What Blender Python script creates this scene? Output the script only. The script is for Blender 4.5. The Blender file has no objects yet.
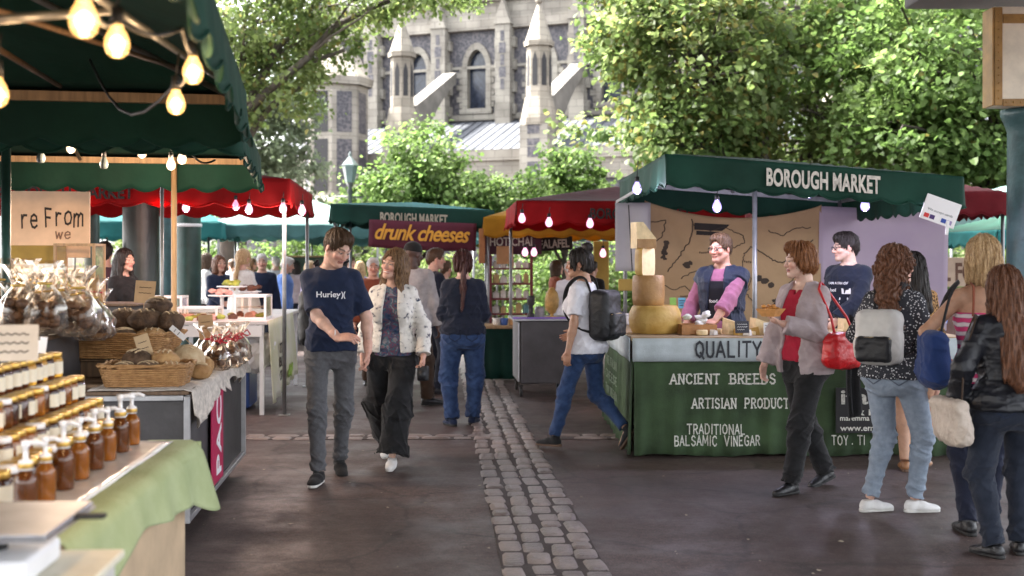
import bpy, bmesh, math, random
import numpy as np
from mathutils import Vector, Matrix, Euler
from mathutils.bvhtree import BVHTree
PI = math.pi
R = math.radians
rnd = random.Random(11)
nrng = np.random.default_rng(11)
SC = bpy.context.scene
COL = SC.collection

# ------------------------------------------------------------------ camera, sky, sun, exposure
F, CX, HY, EYE = 1200.0, 512.0, 262.0, 1.6          # focal length in pixels, picture centre, horizon row, eye height
cd = bpy.data.cameras.new('camera'); cam = bpy.data.objects.new('camera', cd); COL.objects.link(cam)
cam.location = (0, 0, EYE); cam.rotation_euler = (R(90), 0, 0)
cd.sensor_width = 36.0; cd.lens = F / 1024 * 36; cd.shift_y = -(288 - HY) / 1024
cd.clip_start = 0.05; cd.clip_end = 2000
cd.dof.use_dof = True; cd.dof.focus_distance = 9.0; cd.dof.aperture_fstop = 2.2
SC.camera = cam

SUN_EL, SUN_AZ = 56.0, -72.0        # azimuth measured clockwise from +Y (view direction)
w = bpy.data.worlds.new('World'); SC.world = w; w.use_nodes = True
nt = w.node_tree; nt.nodes.clear()
sky = nt.nodes.new('ShaderNodeTexSky'); sky.sky_type = 'NISHITA'; sky.sun_disc = False
sky.sun_elevation = R(SUN_EL); sky.sun_rotation = R(SUN_AZ); sky.dust_density = 4.0; sky.air_density = 1.0
hsv = nt.nodes.new('ShaderNodeHueSaturation'); hsv.inputs['Saturation'].default_value = 0.22   # overcast: nearly white sky
hsv.inputs['Value'].default_value = 1.0
bg = nt.nodes.new('ShaderNodeBackground'); bg.inputs['Strength'].default_value = 0.15
wo = nt.nodes.new('ShaderNodeOutputWorld')
nt.links.new(sky.outputs[0], hsv.inputs['Color']); nt.links.new(hsv.outputs[0], bg.inputs[0]); nt.links.new(bg.outputs[0], wo.inputs[0])
ld = bpy.data.lights.new('sun', 'SUN'); ld.energy = 3.9; ld.angle = R(8); ld.color = (1.0, 0.965, 0.91)
sun = bpy.data.objects.new('sun', ld); COL.objects.link(sun)
sdir = Vector((math.sin(R(SUN_AZ)) * math.cos(R(SUN_EL)), math.cos(R(SUN_AZ)) * math.cos(R(SUN_EL)), math.sin(R(SUN_EL))))
sun.rotation_euler = sdir.to_track_quat('Z', 'Y').to_euler()
vs = SC.view_settings; vs.view_transform = 'Standard'; vs.look = 'None'; vs.gamma = 1.0; vs.use_curve_mapping = False
vs.exposure = 3.25
SC.cycles.max_bounces = 8; SC.cycles.transparent_max_bounces = 12
SC.cycles.use_denoising = True
SC.cycles.sample_clamp_indirect = 4.0

# ------------------------------------------------------------------ small helpers
def at(px, py, Y):
    "pixel of the photograph at depth Y -> point in the place"
    return Vector(((px - CX) * Y / F, Y, EYE + (HY - py) * Y / F))
def gnd(px, py):
    Y = F * EYE / (py - HY)
    return Vector(((px - CX) * Y / F, Y, 0))
def XP(px, Y): return (px - CX) * Y / F
def ZP(py, Y): return EYE + (HY - py) * Y / F

def tag(o, label=None, cat=None, group=None, kind=None):
    if label: o['label'] = label
    if cat: o['category'] = cat
    if group: o['group'] = group
    if kind: o['kind'] = kind
    return o
def empty(name, loc=(0, 0, 0), rz=0.0, rot=None):
    o = bpy.data.objects.new(name, None); COL.objects.link(o)
    o.empty_display_size = 0.1; o.location = loc
    o.rotation_euler = rot if rot else (0, 0, rz)
    return o
def copy_tree(o, parent=None):
    c = o.copy(); COL.objects.link(c)
    if parent is not None: c.parent = parent
    for ch in list(o.children): copy_tree(ch, c)
    return c

# ------------------------------------------------------------------ materials
def srgb(*c):
    if len(c) == 1: c = c[0]
    return tuple((v / 12.92 if v <= 0.04045 else ((v + 0.055) / 1.055) ** 2.4) for v in [x / 255 for x in c])
def lin(c, a=1.0): return (c[0], c[1], c[2], a)
MATS = {}
def pbr(name, col, rough=0.6, var=0.15, scale=6.0, bump=0.0, bscale=60.0, metal=0.0, spec=0.5, col2=None, stretch=(1, 1, 1),
        trans=0.0, sheen=0.0, sss=0.0, emit=None, estr=0.0, coord='Object', attr=None, mixpos=(0.35, 0.65), rvar=0.0, translucent=0.0, back=None):
    """Principled material: base colour broken up by noise (towards col2 or darker/lighter), optional bump."""
    if name in MATS: return MATS[name]
    m = bpy.data.materials.new(name); m.use_nodes = True; MATS[name] = m
    n = m.node_tree.nodes; l = m.node_tree.links; n.clear()
    out = n.new('ShaderNodeOutputMaterial'); p = n.new('ShaderNodeBsdfPrincipled')
    p.inputs['Roughness'].default_value = rough; p.inputs['Metallic'].default_value = metal
    p.inputs['Specular IOR Level'].default_value = spec
    if trans: p.inputs['Transmission Weight'].default_value = trans
    if sheen:
        p.inputs['Sheen Weight'].default_value = sheen; p.inputs['Sheen Roughness'].default_value = 0.5
    if sss:
        p.inputs['Subsurface Weight'].default_value = sss; p.inputs['Subsurface Radius'].default_value = (0.012, 0.005, 0.003)
        p.inputs['Subsurface Scale'].default_value = 1.0
    tc = n.new('ShaderNodeTexCoord'); mp = n.new('ShaderNodeMapping'); mp.inputs['Scale'].default_value = stretch
    l.new(tc.outputs[coord], mp.inputs[0])
    if attr:
        at_ = n.new('ShaderNodeAttribute'); at_.attribute_name = attr; base = at_.outputs['Color']
    nz = n.new('ShaderNodeTexNoise'); nz.inputs['Scale'].default_value = scale; nz.inputs['Detail'].default_value = 5
    nz.inputs['Roughness'].default_value = 0.6
    l.new(mp.outputs[0], nz.inputs['Vector'])
    rp = n.new('ShaderNodeValToRGB'); l.new(nz.outputs['Fac'], rp.inputs[0])
    rp.color_ramp.elements[0].position, rp.color_ramp.elements[1].position = mixpos
    if attr:
        rp.color_ramp.elements[0].color = (1 - var, 1 - var, 1 - var, 1); rp.color_ramp.elements[1].color = (1 + var, 1 + var, 1 + var, 1)
        mx = n.new('ShaderNodeMixRGB'); mx.blend_type = 'MULTIPLY'; mx.inputs[0].default_value = 1
        l.new(base, mx.inputs[1]); l.new(rp.outputs[0], mx.inputs[2]); cs = mx.outputs[0]
    else:
        c2 = col2 if col2 else tuple(min(1, v * (1 + var)) for v in col)
        c1 = col if col2 else tuple(v * (1 - var) for v in col)
        rp.color_ramp.elements[0].color = lin(c1); rp.color_ramp.elements[1].color = lin(c2); cs = rp.outputs[0]
    l.new(cs, p.inputs['Base Color'])
    if rvar:
        mr = n.new('ShaderNodeMapRange'); l.new(nz.outputs['Fac'], mr.inputs[0])
        mr.inputs[1].default_value = .3; mr.inputs[2].default_value = .7
        mr.inputs[3].default_value = max(0.03, rough - rvar); mr.inputs[4].default_value = min(1, rough + rvar)
        l.new(mr.outputs[0], p.inputs['Roughness'])
    if bump:
        nb = n.new('ShaderNodeTexNoise'); nb.inputs['Scale'].default_value = bscale; nb.inputs['Detail'].default_value = 4
        l.new(mp.outputs[0], nb.inputs['Vector'])
        bp = n.new('ShaderNodeBump'); bp.inputs['Strength'].default_value = bump; bp.inputs['Distance'].default_value = 0.02
        l.new(nb.outputs['Fac'], bp.inputs['Height']); l.new(bp.outputs[0], p.inputs['Normal'])
    if emit:
        p.inputs['Emission Color'].default_value = lin(emit); p.inputs['Emission Strength'].default_value = estr
    sh = p.outputs[0]
    if translucent:
        tr = n.new('ShaderNodeBsdfTranslucent'); l.new(cs, tr.inputs['Color'])
        ms = n.new('ShaderNodeMixShader'); ms.inputs[0].default_value = translucent
        l.new(sh, ms.inputs[1]); l.new(tr.outputs[0], ms.inputs[2]); sh = ms.outputs[0]
    l.new(sh, out.inputs[0])
    return m
def nodes_of(m): return m.node_tree.nodes, m.node_tree.links
def new_mat(name):
    m = bpy.data.materials.new(name); m.use_nodes = True; MATS[name] = m
    n = m.node_tree.nodes; p = n['Principled BSDF']
    return m, n, m.node_tree.links, p

# ------------------------------------------------------------------ mesh builder
class MB:
    def __init__(s): s.v = []; s.f = []; s.m = []; s.sm = []
    def add(s, verts, faces, mat=0, smooth=False):
        o = len(s.v); s.v.extend([tuple(v) for v in verts])
        for f in faces:
            s.f.append(tuple(i + o for i in f)); s.m.append(mat); s.sm.append(smooth)
        return s
    def box(s, c, d, rz=0.0, mat=0, rot=None, bev=0.0, taper=1.0):
        hx, hy, hz = d[0] / 2, d[1] / 2, d[2] / 2
        M = rot if rot is not None else Matrix.Rotation(rz, 3, 'Z')
        c = Vector(c)
        if bev <= 0:
            vs_ = []
            for sz in (-1, 1):
                t = taper if sz > 0 else 1
                for sx, sy in ((-1, -1), (1, -1), (1, 1), (-1, 1)):
                    vs_.append(c + M @ Vector((sx * hx * t, sy * hy * t, sz * hz)))
            return s.add(vs_, [(0, 3, 2, 1), (4, 5, 6, 7), (0, 1, 5, 4), (1, 2, 6, 5), (2, 3, 7, 6), (3, 0, 4, 7)], mat)
        b = min(bev, hx * .9, hy * .9, hz * .9)
        bm = bmesh.new(); bmesh.ops.create_cube(bm, size=1)
        for v in bm.verts: v.co = Vector((v.co.x * d[0], v.co.y * d[1], v.co.z * d[2]))
        bmesh.ops.bevel(bm, geom=bm.edges[:], offset=b, segments=2, affect='EDGES', profile=0.5)
        bm.verts.index_update()
        s.add([c + M @ v.co for v in bm.verts], [tuple(v.index for v in f.verts) for f in bm.faces], mat, False)
        bm.free(); return s
    def tube(s, pts, r, n=8, mat=0, cap=True, smooth=True, flat=None):
        pts = [Vector(p) for p in pts]; k = len(pts)
        rs = r if isinstance(r, (list, tuple)) else [r] * k
        vs_ = []; fs = []
        prev = None
        for i, p in enumerate(pts):
            d = (pts[min(i + 1, k - 1)] - pts[max(i - 1, 0)])
            if d.length < 1e-9: d = Vector((0, 0, 1))
            d.normalize()
            if prev is None:
                a = d.orthogonal().normalized()
                if abs(d.z) < 0.9: a = d.cross(Vector((0, 0, 1))).normalized()
            else:
                a = (prev - d * prev.dot(d)).normalized()
            prev = a; b = d.cross(a)
            for j in range(n):
                t = 2 * PI * j / n
                vs_.append(p + (a * math.cos(t) + b * math.sin(t) * (flat or 1.0)) * rs[i])
        for i in range(k - 1):
            for j in range(n):
                q = (j + 1) % n
                fs.append((i * n + j, i * n + q, (i + 1) * n + q, (i + 1) * n + j))
        if cap:
            fs.append(tuple(reversed(range(n)))); fs.append(tuple((k - 1) * n + j for j in range(n)))
        return s.add(vs_, fs, mat, smooth)
    def cyl(s, p0, p1, r0, r1=None, n=16, mat=0, smooth=True):
        return s.tube([p0, p1], [r0, r0 if r1 is None else r1], n, mat, True, smooth)
    def lathe(s, prof, c=(0, 0, 0), n=20, mat=0, smooth=True, axis=None, sx=1.0, sy=1.0, jit=None):
        c = Vector(c); vs_ = []; fs = []; k = len(prof)
        M = axis if axis is not None else Matrix.Identity(3)
        for i, (r, z) in enumerate(prof):
            for j in range(n):
                t = 2 * PI * j / n
                rr = r * (1 if jit is None else 1 + jit(t, z))
                vs_.append(c + M @ Vector((rr * math.cos(t) * sx, rr * math.sin(t) * sy, z)))
        for i in range(k - 1):
            for j in range(n):
                q = (j + 1) % n
                fs.append((i * n + j, i * n + q, (i + 1) * n + q, (i + 1) * n + j))
        if prof[0][0] > 1e-6: fs.append(tuple(reversed(range(n))))
        if prof[-1][0] > 1e-6: fs.append(tuple((k - 1) * n + j for j in range(n)))
        return s.add(vs_, fs, mat, smooth)
    def grid(s, fn, nu, nv, mat=0, smooth=True, flip=False):
        vs_ = [fn(i / nu, j / nv) for j in range(nv + 1) for i in range(nu + 1)]
        fs = []
        for j in range(nv):
            for i in range(nu):
                a = j * (nu + 1) + i; q = (a, a + 1, a + nu + 2, a + nu + 1)
                fs.append(tuple(reversed(q)) if flip else q)
        return s.add(vs_, fs, mat, smooth)
    def sheet(s, fn, nu, nv, th, mat=0, smooth=True):
        "a cloth: grid with a real thickness, th along the local normal"
        P = [[Vector(fn(i / nu, j / nv)) for i in range(nu + 1)] for j in range(nv + 1)]
        Q = []
        for j in range(nv + 1):
            row = []
            for i in range(nu + 1):
                du = P[j][min(i + 1, nu)] - P[j][max(i - 1, 0)]; dv = P[min(j + 1, nv)][i] - P[max(j - 1, 0)][i]
                nn = du.cross(dv); nn = nn.normalized() if nn.length > 1e-12 else Vector((0, 0, 1))
                row.append(P[j][i] + nn * th)
            Q.append(row)
        vs_ = [p for r_ in P for p in r_] + [p for r_ in Q for p in r_]
        W = nu + 1; o = W * (nv + 1); fs = []
        for j in range(nv):
            for i in range(nu):
                a = j * W + i
                fs.append((a, a + W, a + W + 1, a + 1)); fs.append((o + a, o + a + 1, o + a + W + 1, o + a + W))
        for i in range(nu):
            fs.append((i, i + 1, o + i + 1, o + i)); a = nv * W + i; fs.append((a + 1, a, o + a, o + a + 1))
        for j in range(nv):
            a = j * W; fs.append((a + W, a, o + a, o + a + W)); b = j * W + nu; fs.append((b, b + W, o + b + W, o + b))
        return s.add(vs_, fs, mat, smooth)
    def prism(s, poly, d, mat=0, smooth=False, M=None, o=(0, 0, 0)):
        "2D polygon (x,z) extruded along +y by d, then placed by matrix M and offset o"
        M = M if M is not None else Matrix.Identity(3); o = Vector(o); n = len(poly)
        vs_ = [o + M @ Vector((x, 0, z)) for x, z in poly] + [o + M @ Vector((x, d, z)) for x, z in poly]
        fs = [tuple(range(n)), tuple(reversed(range(n, 2 * n)))]
        fs += [((i + 1) % n, i, i + n, (i + 1) % n + n) for i in range(n)]
        return s.add(vs_, fs, mat, smooth)
    def blob(s, c, r, n=10, m=7, mat=0, jit=0.0, seed=0, M=None):
        c = Vector(c); rr = r if isinstance(r, (list, tuple)) else (r, r, r); g = random.Random(seed)
        M = M if M is not None else Matrix.Identity(3)
        ph = [g.uniform(0, 6.28) for _ in range(6)]
        vs_ = []; fs = []
        for i in range(m + 1):
            a = -PI / 2 + PI * i / m
            for j in range(n):
                t = 2 * PI * j / n
                k = 1 + jit * (math.sin(3 * t + ph[0] + 2 * a) * .5 + math.sin(5 * a + ph[1] + t) * .5 + math.sin(7 * t + ph[2] - 4 * a) * .35)
                vs_.append(c + M @ Vector((rr[0] * math.cos(a) * math.cos(t) * k, rr[1] * math.cos(a) * math.sin(t) * k, rr[2] * math.sin(a) * k)))
        for i in range(m):
            for j in range(n):
                q = (j + 1) % n; fs.append((i * n + j, i * n + q, (i + 1) * n + q, (i + 1) * n + j))
        return s.add(vs_, fs, mat, True)
    def build(s, name, mats, parent=None, loc=None, rz=0.0, weld=False):
        me = bpy.data.meshes.new(name); me.from_pydata(s.v, [], s.f)
        for m_ in (mats if isinstance(mats, (list, tuple)) else [mats]): me.materials.append(m_)
        me.polygons.foreach_set('material_index', s.m); me.polygons.foreach_set('use_smooth', s.sm)
        if weld:
            bm = bmesh.new(); bm.from_mesh(me); bmesh.ops.remove_doubles(bm, verts=bm.verts[:], dist=1e-5); bm.to_mesh(me); bm.free()
        me.validate(); me.update()
        o = bpy.data.objects.new(name, me); COL.objects.link(o)
        if parent is not None: o.parent = parent
        if loc is not None: o.location = loc
        if rz: o.rotation_euler.z = rz
        return o
def np_mesh(name, V, Fq, mats, parent=None, smooth=True, colors=None, midx=None):
    me = bpy.data.meshes.new(name)
    V = np.asarray(V, np.float32); Fq = np.asarray(Fq, np.int32); k = Fq.shape[1]
    me.vertices.add(len(V)); me.vertices.foreach_set('co', V.ravel())
    me.loops.add(Fq.size); me.loops.foreach_set('vertex_index', Fq.ravel())
    me.polygons.add(len(Fq)); me.polygons.foreach_set('loop_start', np.arange(0, Fq.size, k, dtype=np.int32))
    for m_ in (mats if isinstance(mats, (list, tuple)) else [mats]): me.materials.append(m_)
    me.update(calc_edges=True)
    if midx is not None: me.polygons.foreach_set('material_index', np.asarray(midx, np.int32))
    me.polygons.foreach_set('use_smooth', np.full(len(Fq), smooth, bool))
    if colors is not None:
        a = me.color_attributes.new('Col', 'FLOAT_COLOR', 'POINT')
        a.data.foreach_set('color', np.c_[colors, np.ones(len(V))].astype(np.float32).ravel())
    me.update()
    o = bpy.data.objects.new(name, me); COL.objects.link(o)
    if parent is not None: o.parent = parent
    return o

# ------------------------------------------------------------------ lettering
def text_geo(s, size=1.0, offset=0.0, shear=0.0, space=1.0, sx=1.0, align='CENTER', res=4):
    "flat outline mesh of a line of text: (verts 2D, faces), centred on the origin"
    cu = bpy.data.curves.new('tmp', 'FONT'); cu.body = s; cu.size = size; cu.offset = offset; cu.shear = shear
    cu.space_character = space; cu.align_x = align; cu.align_y = 'CENTER'; cu.resolution_u = res; cu.fill_mode = 'FRONT'
    o = bpy.data.objects.new('tmp', cu); COL.objects.link(o)
    dg = bpy.context.evaluated_depsgraph_get()
    me = bpy.data.meshes.new_from_object(o.evaluated_get(dg))
    V = [(v.co.x * sx, v.co.y) for v in me.vertices]; Fc = [tuple(p.vertices) for p in me.polygons]
    bpy.data.objects.remove(o); bpy.data.curves.remove(cu); bpy.data.meshes.remove(me)
    return V, Fc
def fit_text(V, wdt, hgt=None):
    xs = [v[0] for v in V]; ys = [v[1] for v in V]
    kx = wdt / (max(xs) - min(xs)); ky = (hgt / (max(ys) - min(ys))) if hgt else kx
    mx = (max(xs) + min(xs)) / 2; my = (max(ys) + min(ys)) / 2
    return [((x - mx) * kx, (y - my) * ky) for x, y in V]
# stroke alphabet with slab serifs, for the painted and stitched signs
_ST = {
 'A': [[(0, 0), (.5, 1), (1, 0)], [(.2, .35), (.8, .35)]], 'B': [[(.1, 0), (.1, 1), (.6, 1), (.8, .9), (.8, .62), (.6, .52), (.1, .52)], [(.6, .52), (.9, .4), (.9, .12), (.65, 0), (.1, 0)]],
 'C': [[(.92, .8), (.75, .97), (.45, 1), (.15, .82), (.06, .5), (.15, .18), (.45, 0), (.75, .03), (.92, .2)]],
 'D': [[(.1, 0), (.1, 1), (.55, 1), (.85, .8), (.92, .5), (.85, .2), (.55, 0), (.1, 0)]], 'E': [[(.85, 1), (.12, 1), (.12, 0), (.88, 0)], [(.12, .52), (.7, .52)]],
 'F': [[(.85, 1), (.12, 1), (.12, 0)], [(.12, .52), (.7, .52)]], 'G': [[(.9, .82), (.7, 1), (.4, 1), (.12, .8), (.06, .5), (.14, .18), (.42, 0), (.72, .02), (.9, .18), (.9, .45), (.6, .45)]],
 'H': [[(.1, 0), (.1, 1)], [(.9, 0), (.9, 1)], [(.1, .5), (.9, .5)]], 'I': [[(.5, 0), (.5, 1)]], 'K': [[(.12, 0), (.12, 1)], [(.88, 1), (.14, .45)], [(.4, .62), (.92, 0)]],
 'L': [[(.15, 1), (.15, 0), (.88, 0)]], 'M': [[(.05, 0), (.12, 1), (.5, .25), (.88, 1), (.95, 0)]], 'N': [[(.1, 0), (.1, 1), (.9, 0), (.9, 1)]],
 'O': [[(.5, 1), (.16, .84), (.05, .5), (.16, .16), (.5, 0), (.84, .16), (.95, .5), (.84, .84), (.5, 1)]], 'P': [[(.12, 0), (.12, 1), (.65, 1), (.88, .85), (.88, .62), (.65, .46), (.12, .46)]],
 'Q': [[(.5, 1), (.16, .84), (.05, .5), (.16, .16), (.5, 0), (.84, .16), (.95, .5), (.84, .84), (.5, 1)], [(.6, .28), (.98, -.12)]],
 'R': [[(.12, 0), (.12, 1), (.62, 1), (.86, .86), (.86, .64), (.62, .5), (.12, .5)], [(.5, .5), (.92, 0)]],
 'S': [[(.86, .82), (.65, .98), (.35, 1), (.14, .84), (.16, .62), (.5, .5), (.84, .38), (.88, .16), (.66, .01), (.34, 0), (.1, .16)]],
 'T': [[(.02, 1), (.98, 1)], [(.5, 1), (.5, 0)]], 'U': [[(.1, 1), (.1, .28), (.25, .05), (.5, 0), (.75, .05), (.9, .28), (.9, 1)]], 'V': [[(.03, 1), (.5, 0), (.97, 1)]],
 'W': [[(0, 1), (.25, 0), (.5, .8), (.75, 0), (1, 1)]], 'Y': [[(.03, 1), (.5, .48), (.97, 1)], [(.5, .48), (.5, 0)]], 'Z': [[(.08, 1), (.92, 1), (.08, 0), (.92, 0)]],
 '.': [[(.45, 0), (.55, .08)]], '&': [[(.95, 0), (.25, .75), (.3, .97), (.5, 1), (.65, .85), (.55, .65), (.1, .35), (.15, .06), (.45, 0), (.9, .4)]],
 'e': [[(.12, .36), (.85, .4), (.8, .62), (.5, .72), (.18, .58), (.1, .3), (.3, .04), (.6, 0), (.88, .14)]], 'r': [[(.2, .7), (.22, 0)], [(.22, .45), (.45, .68), (.8, .66)]],
 'o': [[(.5, .7), (.16, .58), (.08, .34), (.2, .06), (.5, 0), (.8, .08), (.92, .36), (.8, .62), (.5, .7)]], 'm': [[(.02, .7), (.05, 0)], [(.05, .5), (.25, .7), (.45, .62), (.48, 0)], [(.48, .5), (.68, .7), (.9, .6), (.95, 0)]],
 'w': [[(.02, .7), (.25, 0), (.5, .6), (.75, 0), (.98, .7)]],
}
_SER = {'A': ((0, 0), (1, 0)), 'I': ((.5, 0), (.5, 1)), 'N': ((.1, 0), (.1, 1), (.9, 1)), 'T': ((.5, 0),), 'R': ((.12, 0), (.92, 0)), 'M': ((.05, 0), (.95, 0)), 'P': ((.12, 0),), 'V': ((.03, 1), (.97, 1)),
        'H': ((.1, 0), (.1, 1), (.9, 0), (.9, 1)), 'L': ((.15, 1),), 'Y': ((.5, 0), (.03, 1), (.97, 1)), 'U': ((.1, 1), (.9, 1)), 'D': ((.0, 0), (.0, 1)), 'B': ((.0, 0), (.0, 1)), 'E': ((.02, 0), (.02, 1))}
def stroke_text(s, h, wdt=None, asp=0.72, gap=0.28, wgt=0.16, serif=True, wob=0.0, word=0.7):
    "letters drawn as flat strokes: list of 2D quads centred on the origin"
    quads = []; x = 0.0; g = random.Random(len(s))
    for ch in s:
        if ch == ' ': x += word * asp; continue
        ww = asp * (0.3 if ch in 'I.' else 1.2 if ch in 'MWm' else 1.0)
        a = ww if ch not in 'I.' else asp * .3
        tw = [g.uniform(-wob, wob) for _ in range(4)]
        def pt(q):
            fx = (q[0] - .5) * a + a / 2
            return (x + fx + tw[0] * q[1], q[1] + tw[1] + tw[2] * q[0])
        def seg(p, q, w_):
            d = Vector((q[0] - p[0], q[1] - p[1])); L = d.length
            if L < 1e-6: return
            d /= L; nn = Vector((-d.y, d.x)) * w_ / 2; e = d * w_ * .35
            quads.append([(p[0] - e.x + nn.x, p[1] - e.y + nn.y), (p[0] - e.x - nn.x, p[1] - e.y - nn.y), (q[0] + e.x - nn.x, q[1] + e.y - nn.y), (q[0] + e.x + nn.x, q[1] + e.y + nn.y)])
        for st in _ST.get(ch, []):
            for p, q in zip(st[:-1], st[1:]): seg(pt(p), pt(q), wgt)
        if serif:
            for sp in _SER.get(ch, ()):
                c = pt(sp); seg((c[0] - .13, c[1]), (c[0] + .13, c[1]), wgt * .7)
        x += a + gap * asp
    x -= gap * asp
    kx = (wdt / x) if wdt else h
    return [[((p[0] - x / 2) * kx, (p[1] - .5) * h) for p in q] for q in quads]
def lettering(name, geo, fn, mat, parent, th=0.003):
    """put flat lettering on a surface; fn(x, y) -> (point, normal). geo: (V,F) or list of quads. Letters get a real thickness."""
    if isinstance(geo, tuple): V, Fc = geo
    else:
        V = [p for q in geo for p in q]; Fc = [(4 * i, 4 * i + 1, 4 * i + 2, 4 * i + 3) for i in range(len(geo))]
    mb = MB(); P = []; Q = []
    for i, (x, y) in enumerate(V):
        p, nn = fn(x, y)
        k = (i // 4 % 7) * 0.00025 if not isinstance(geo, tuple) else 0.0
        P.append(Vector(p) + Vector(nn) * (th + k)); Q.append(Vector(p) - Vector(nn) * 0.0005)
    n = len(V); fs = []
    cnt = {}
    for f in Fc:
        fs.append(f)
        for a, b in zip(f, f[1:] + f[:1]): cnt[(a, b)] = 1
    for (a, b) in list(cnt):
        if (b, a) not in cnt: fs.append((b, a, a + n, b + n))
    mb.add(P + Q, fs)
    return mb.build(name, mat, parent)
# ------------------------------------------------------------------ implicit surfaces (people, soft goods)
def smin(a, b, k):
    h = np.clip(0.5 + 0.5 * (b - a) / k, 0, 1)
    return b + (a - b) * h - k * h * (1 - h)
def V3(*a): return np.array(a if len(a) > 1 else a[0], np.float64)
class Field:
    def __init__(s): s.p = []
    def add(s, fn, lo, hi, k, op='+'): s.p.append((fn, np.array(lo, float), np.array(hi, float), k, op)); return s
    def cone(s, a, b, ra, rb, k=0.02, op='+', clip=None, flat=None):
        a = V3(a); b = V3(b); ba = b - a; L2 = max(1e-9, ba @ ba); m = max(ra, rb)
        def fn(X, Y, Z):
            px, py, pz = X - a[0], Y - a[1], Z - a[2]
            if flat is not None:
                ax, fc = flat; dd = px * ax[0] + py * ax[1] + pz * ax[2]; q = dd * (1 / fc - 1)
                px, py, pz = px + q * ax[0], py + q * ax[1], pz + q * ax[2]
            t = np.clip((px * ba[0] + py * ba[1] + pz * ba[2]) / L2, 0, 1)
            d = np.sqrt((px - t * ba[0]) ** 2 + (py - t * ba[1]) ** 2 + (pz - t * ba[2]) ** 2) - (ra + (rb - ra) * t)
            if flat is not None: d = d * min(1, fc)
            if clip is not None:
                for c, n in clip:
                    d = np.maximum(d, (X - c[0]) * n[0] + (Y - c[1]) * n[1] + (Z - c[2]) * n[2])
            return d
        mm = m * (max(1, flat[1]) if flat is not None else 1)
        return s.add(fn, np.minimum(a, b) - mm, np.maximum(a, b) + mm, k, op)
    def ell(s, c, r, Rm=None, k=0.02, op='+', clip=None):
        c = V3(c); r = V3(r); Rm = np.eye(3) if Rm is None else Rm
        def fn(X, Y, Z):
            x, y, z = X - c[0], Y - c[1], Z - c[2]
            u = (x * Rm[0, 0] + y * Rm[1, 0] + z * Rm[2, 0]) / r[0]; v = (x * Rm[0, 1] + y * Rm[1, 1] + z * Rm[2, 1]) / r[1]
            w_ = (x * Rm[0, 2] + y * Rm[1, 2] + z * Rm[2, 2]) / r[2]
            d = (np.sqrt(u * u + v * v + w_ * w_) - 1) * r.min()
            if clip is not None:
                for cc, n in clip:
                    d = np.maximum(d, (X - cc[0]) * n[0] + (Y - cc[1]) * n[1] + (Z - cc[2]) * n[2])
            return d
        m = r.max()
        return s.add(fn, c - m, c + m, k, op)
    def rbox(s, c, h, Rm=None, rad=0.02, k=0.01, op='+'):
        c = V3(c); h = V3(h); Rm = np.eye(3) if Rm is None else Rm
        def fn(X, Y, Z):
            x, y, z = X - c[0], Y - c[1], Z - c[2]
            u = np.abs(x * Rm[0, 0] + y * Rm[1, 0] + z * Rm[2, 0]) - h[0] + rad
            v = np.abs(x * Rm[0, 1] + y * Rm[1, 1] + z * Rm[2, 1]) - h[1] + rad
            w_ = np.abs(x * Rm[0, 2] + y * Rm[1, 2] + z * Rm[2, 2]) - h[2] + rad
            return np.sqrt(np.maximum(u, 0) ** 2 + np.maximum(v, 0) ** 2 + np.maximum(w_, 0) ** 2) + np.minimum(np.maximum(u, np.maximum(v, w_)), 0) - rad
        m = np.sqrt((h ** 2).sum())
        return s.add(fn, c - m, c + m, k, op)
    def bounds(s):
        lo = np.min([p[1] for p in s.p if p[4] == '+'], 0); hi = np.max([p[2] for p in s.p if p[4] == '+'], 0)
        return lo, hi
    def mesh(s, step, lo=None, hi=None, disp=None, cuts=(), pad=0.03):
        l0, h0 = s.bounds(); l0 = l0 - pad; h0 = h0 + pad
        if lo is not None: l0 = np.maximum(l0, lo)
        if hi is not None: h0 = np.minimum(h0, hi)
        ax = [np.arange(l0[i], h0[i] + step, step, dtype=np.float32) for i in range(3)]
        d = np.full([len(a) for a in ax], 0.5, np.float32)
        for fn, plo, phi, k, op in s.p:
            mg = k + 0.05
            sl = [slice(max(0, np.searchsorted(ax[i], plo[i] - mg) - 1), min(len(ax[i]), np.searchsorted(ax[i], phi[i] + mg) + 1)) for i in range(3)]
            if any(q.stop - q.start < 1 for q in sl): continue
            X = ax[0][sl[0]][:, None, None]; Y = ax[1][sl[1]][None, :, None]; Z = ax[2][sl[2]][None, None, :]
            val = fn(X, Y, Z).astype(np.float32); sl = tuple(sl)
            if op == '+': d[sl] = smin(d[sl], val, k)
            else: d[sl] = -smin(-d[sl], val, k)
        X = ax[0][:, None, None]; Y = ax[1][None, :, None]; Z = ax[2][None, None, :]
        if disp is not None: d = d + disp(X, Y, Z).astype(np.float32)
        for c in cuts: d = np.maximum(d, c(X, Y, Z)).astype(np.float32)
        return surface_nets(d, ax)
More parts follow.
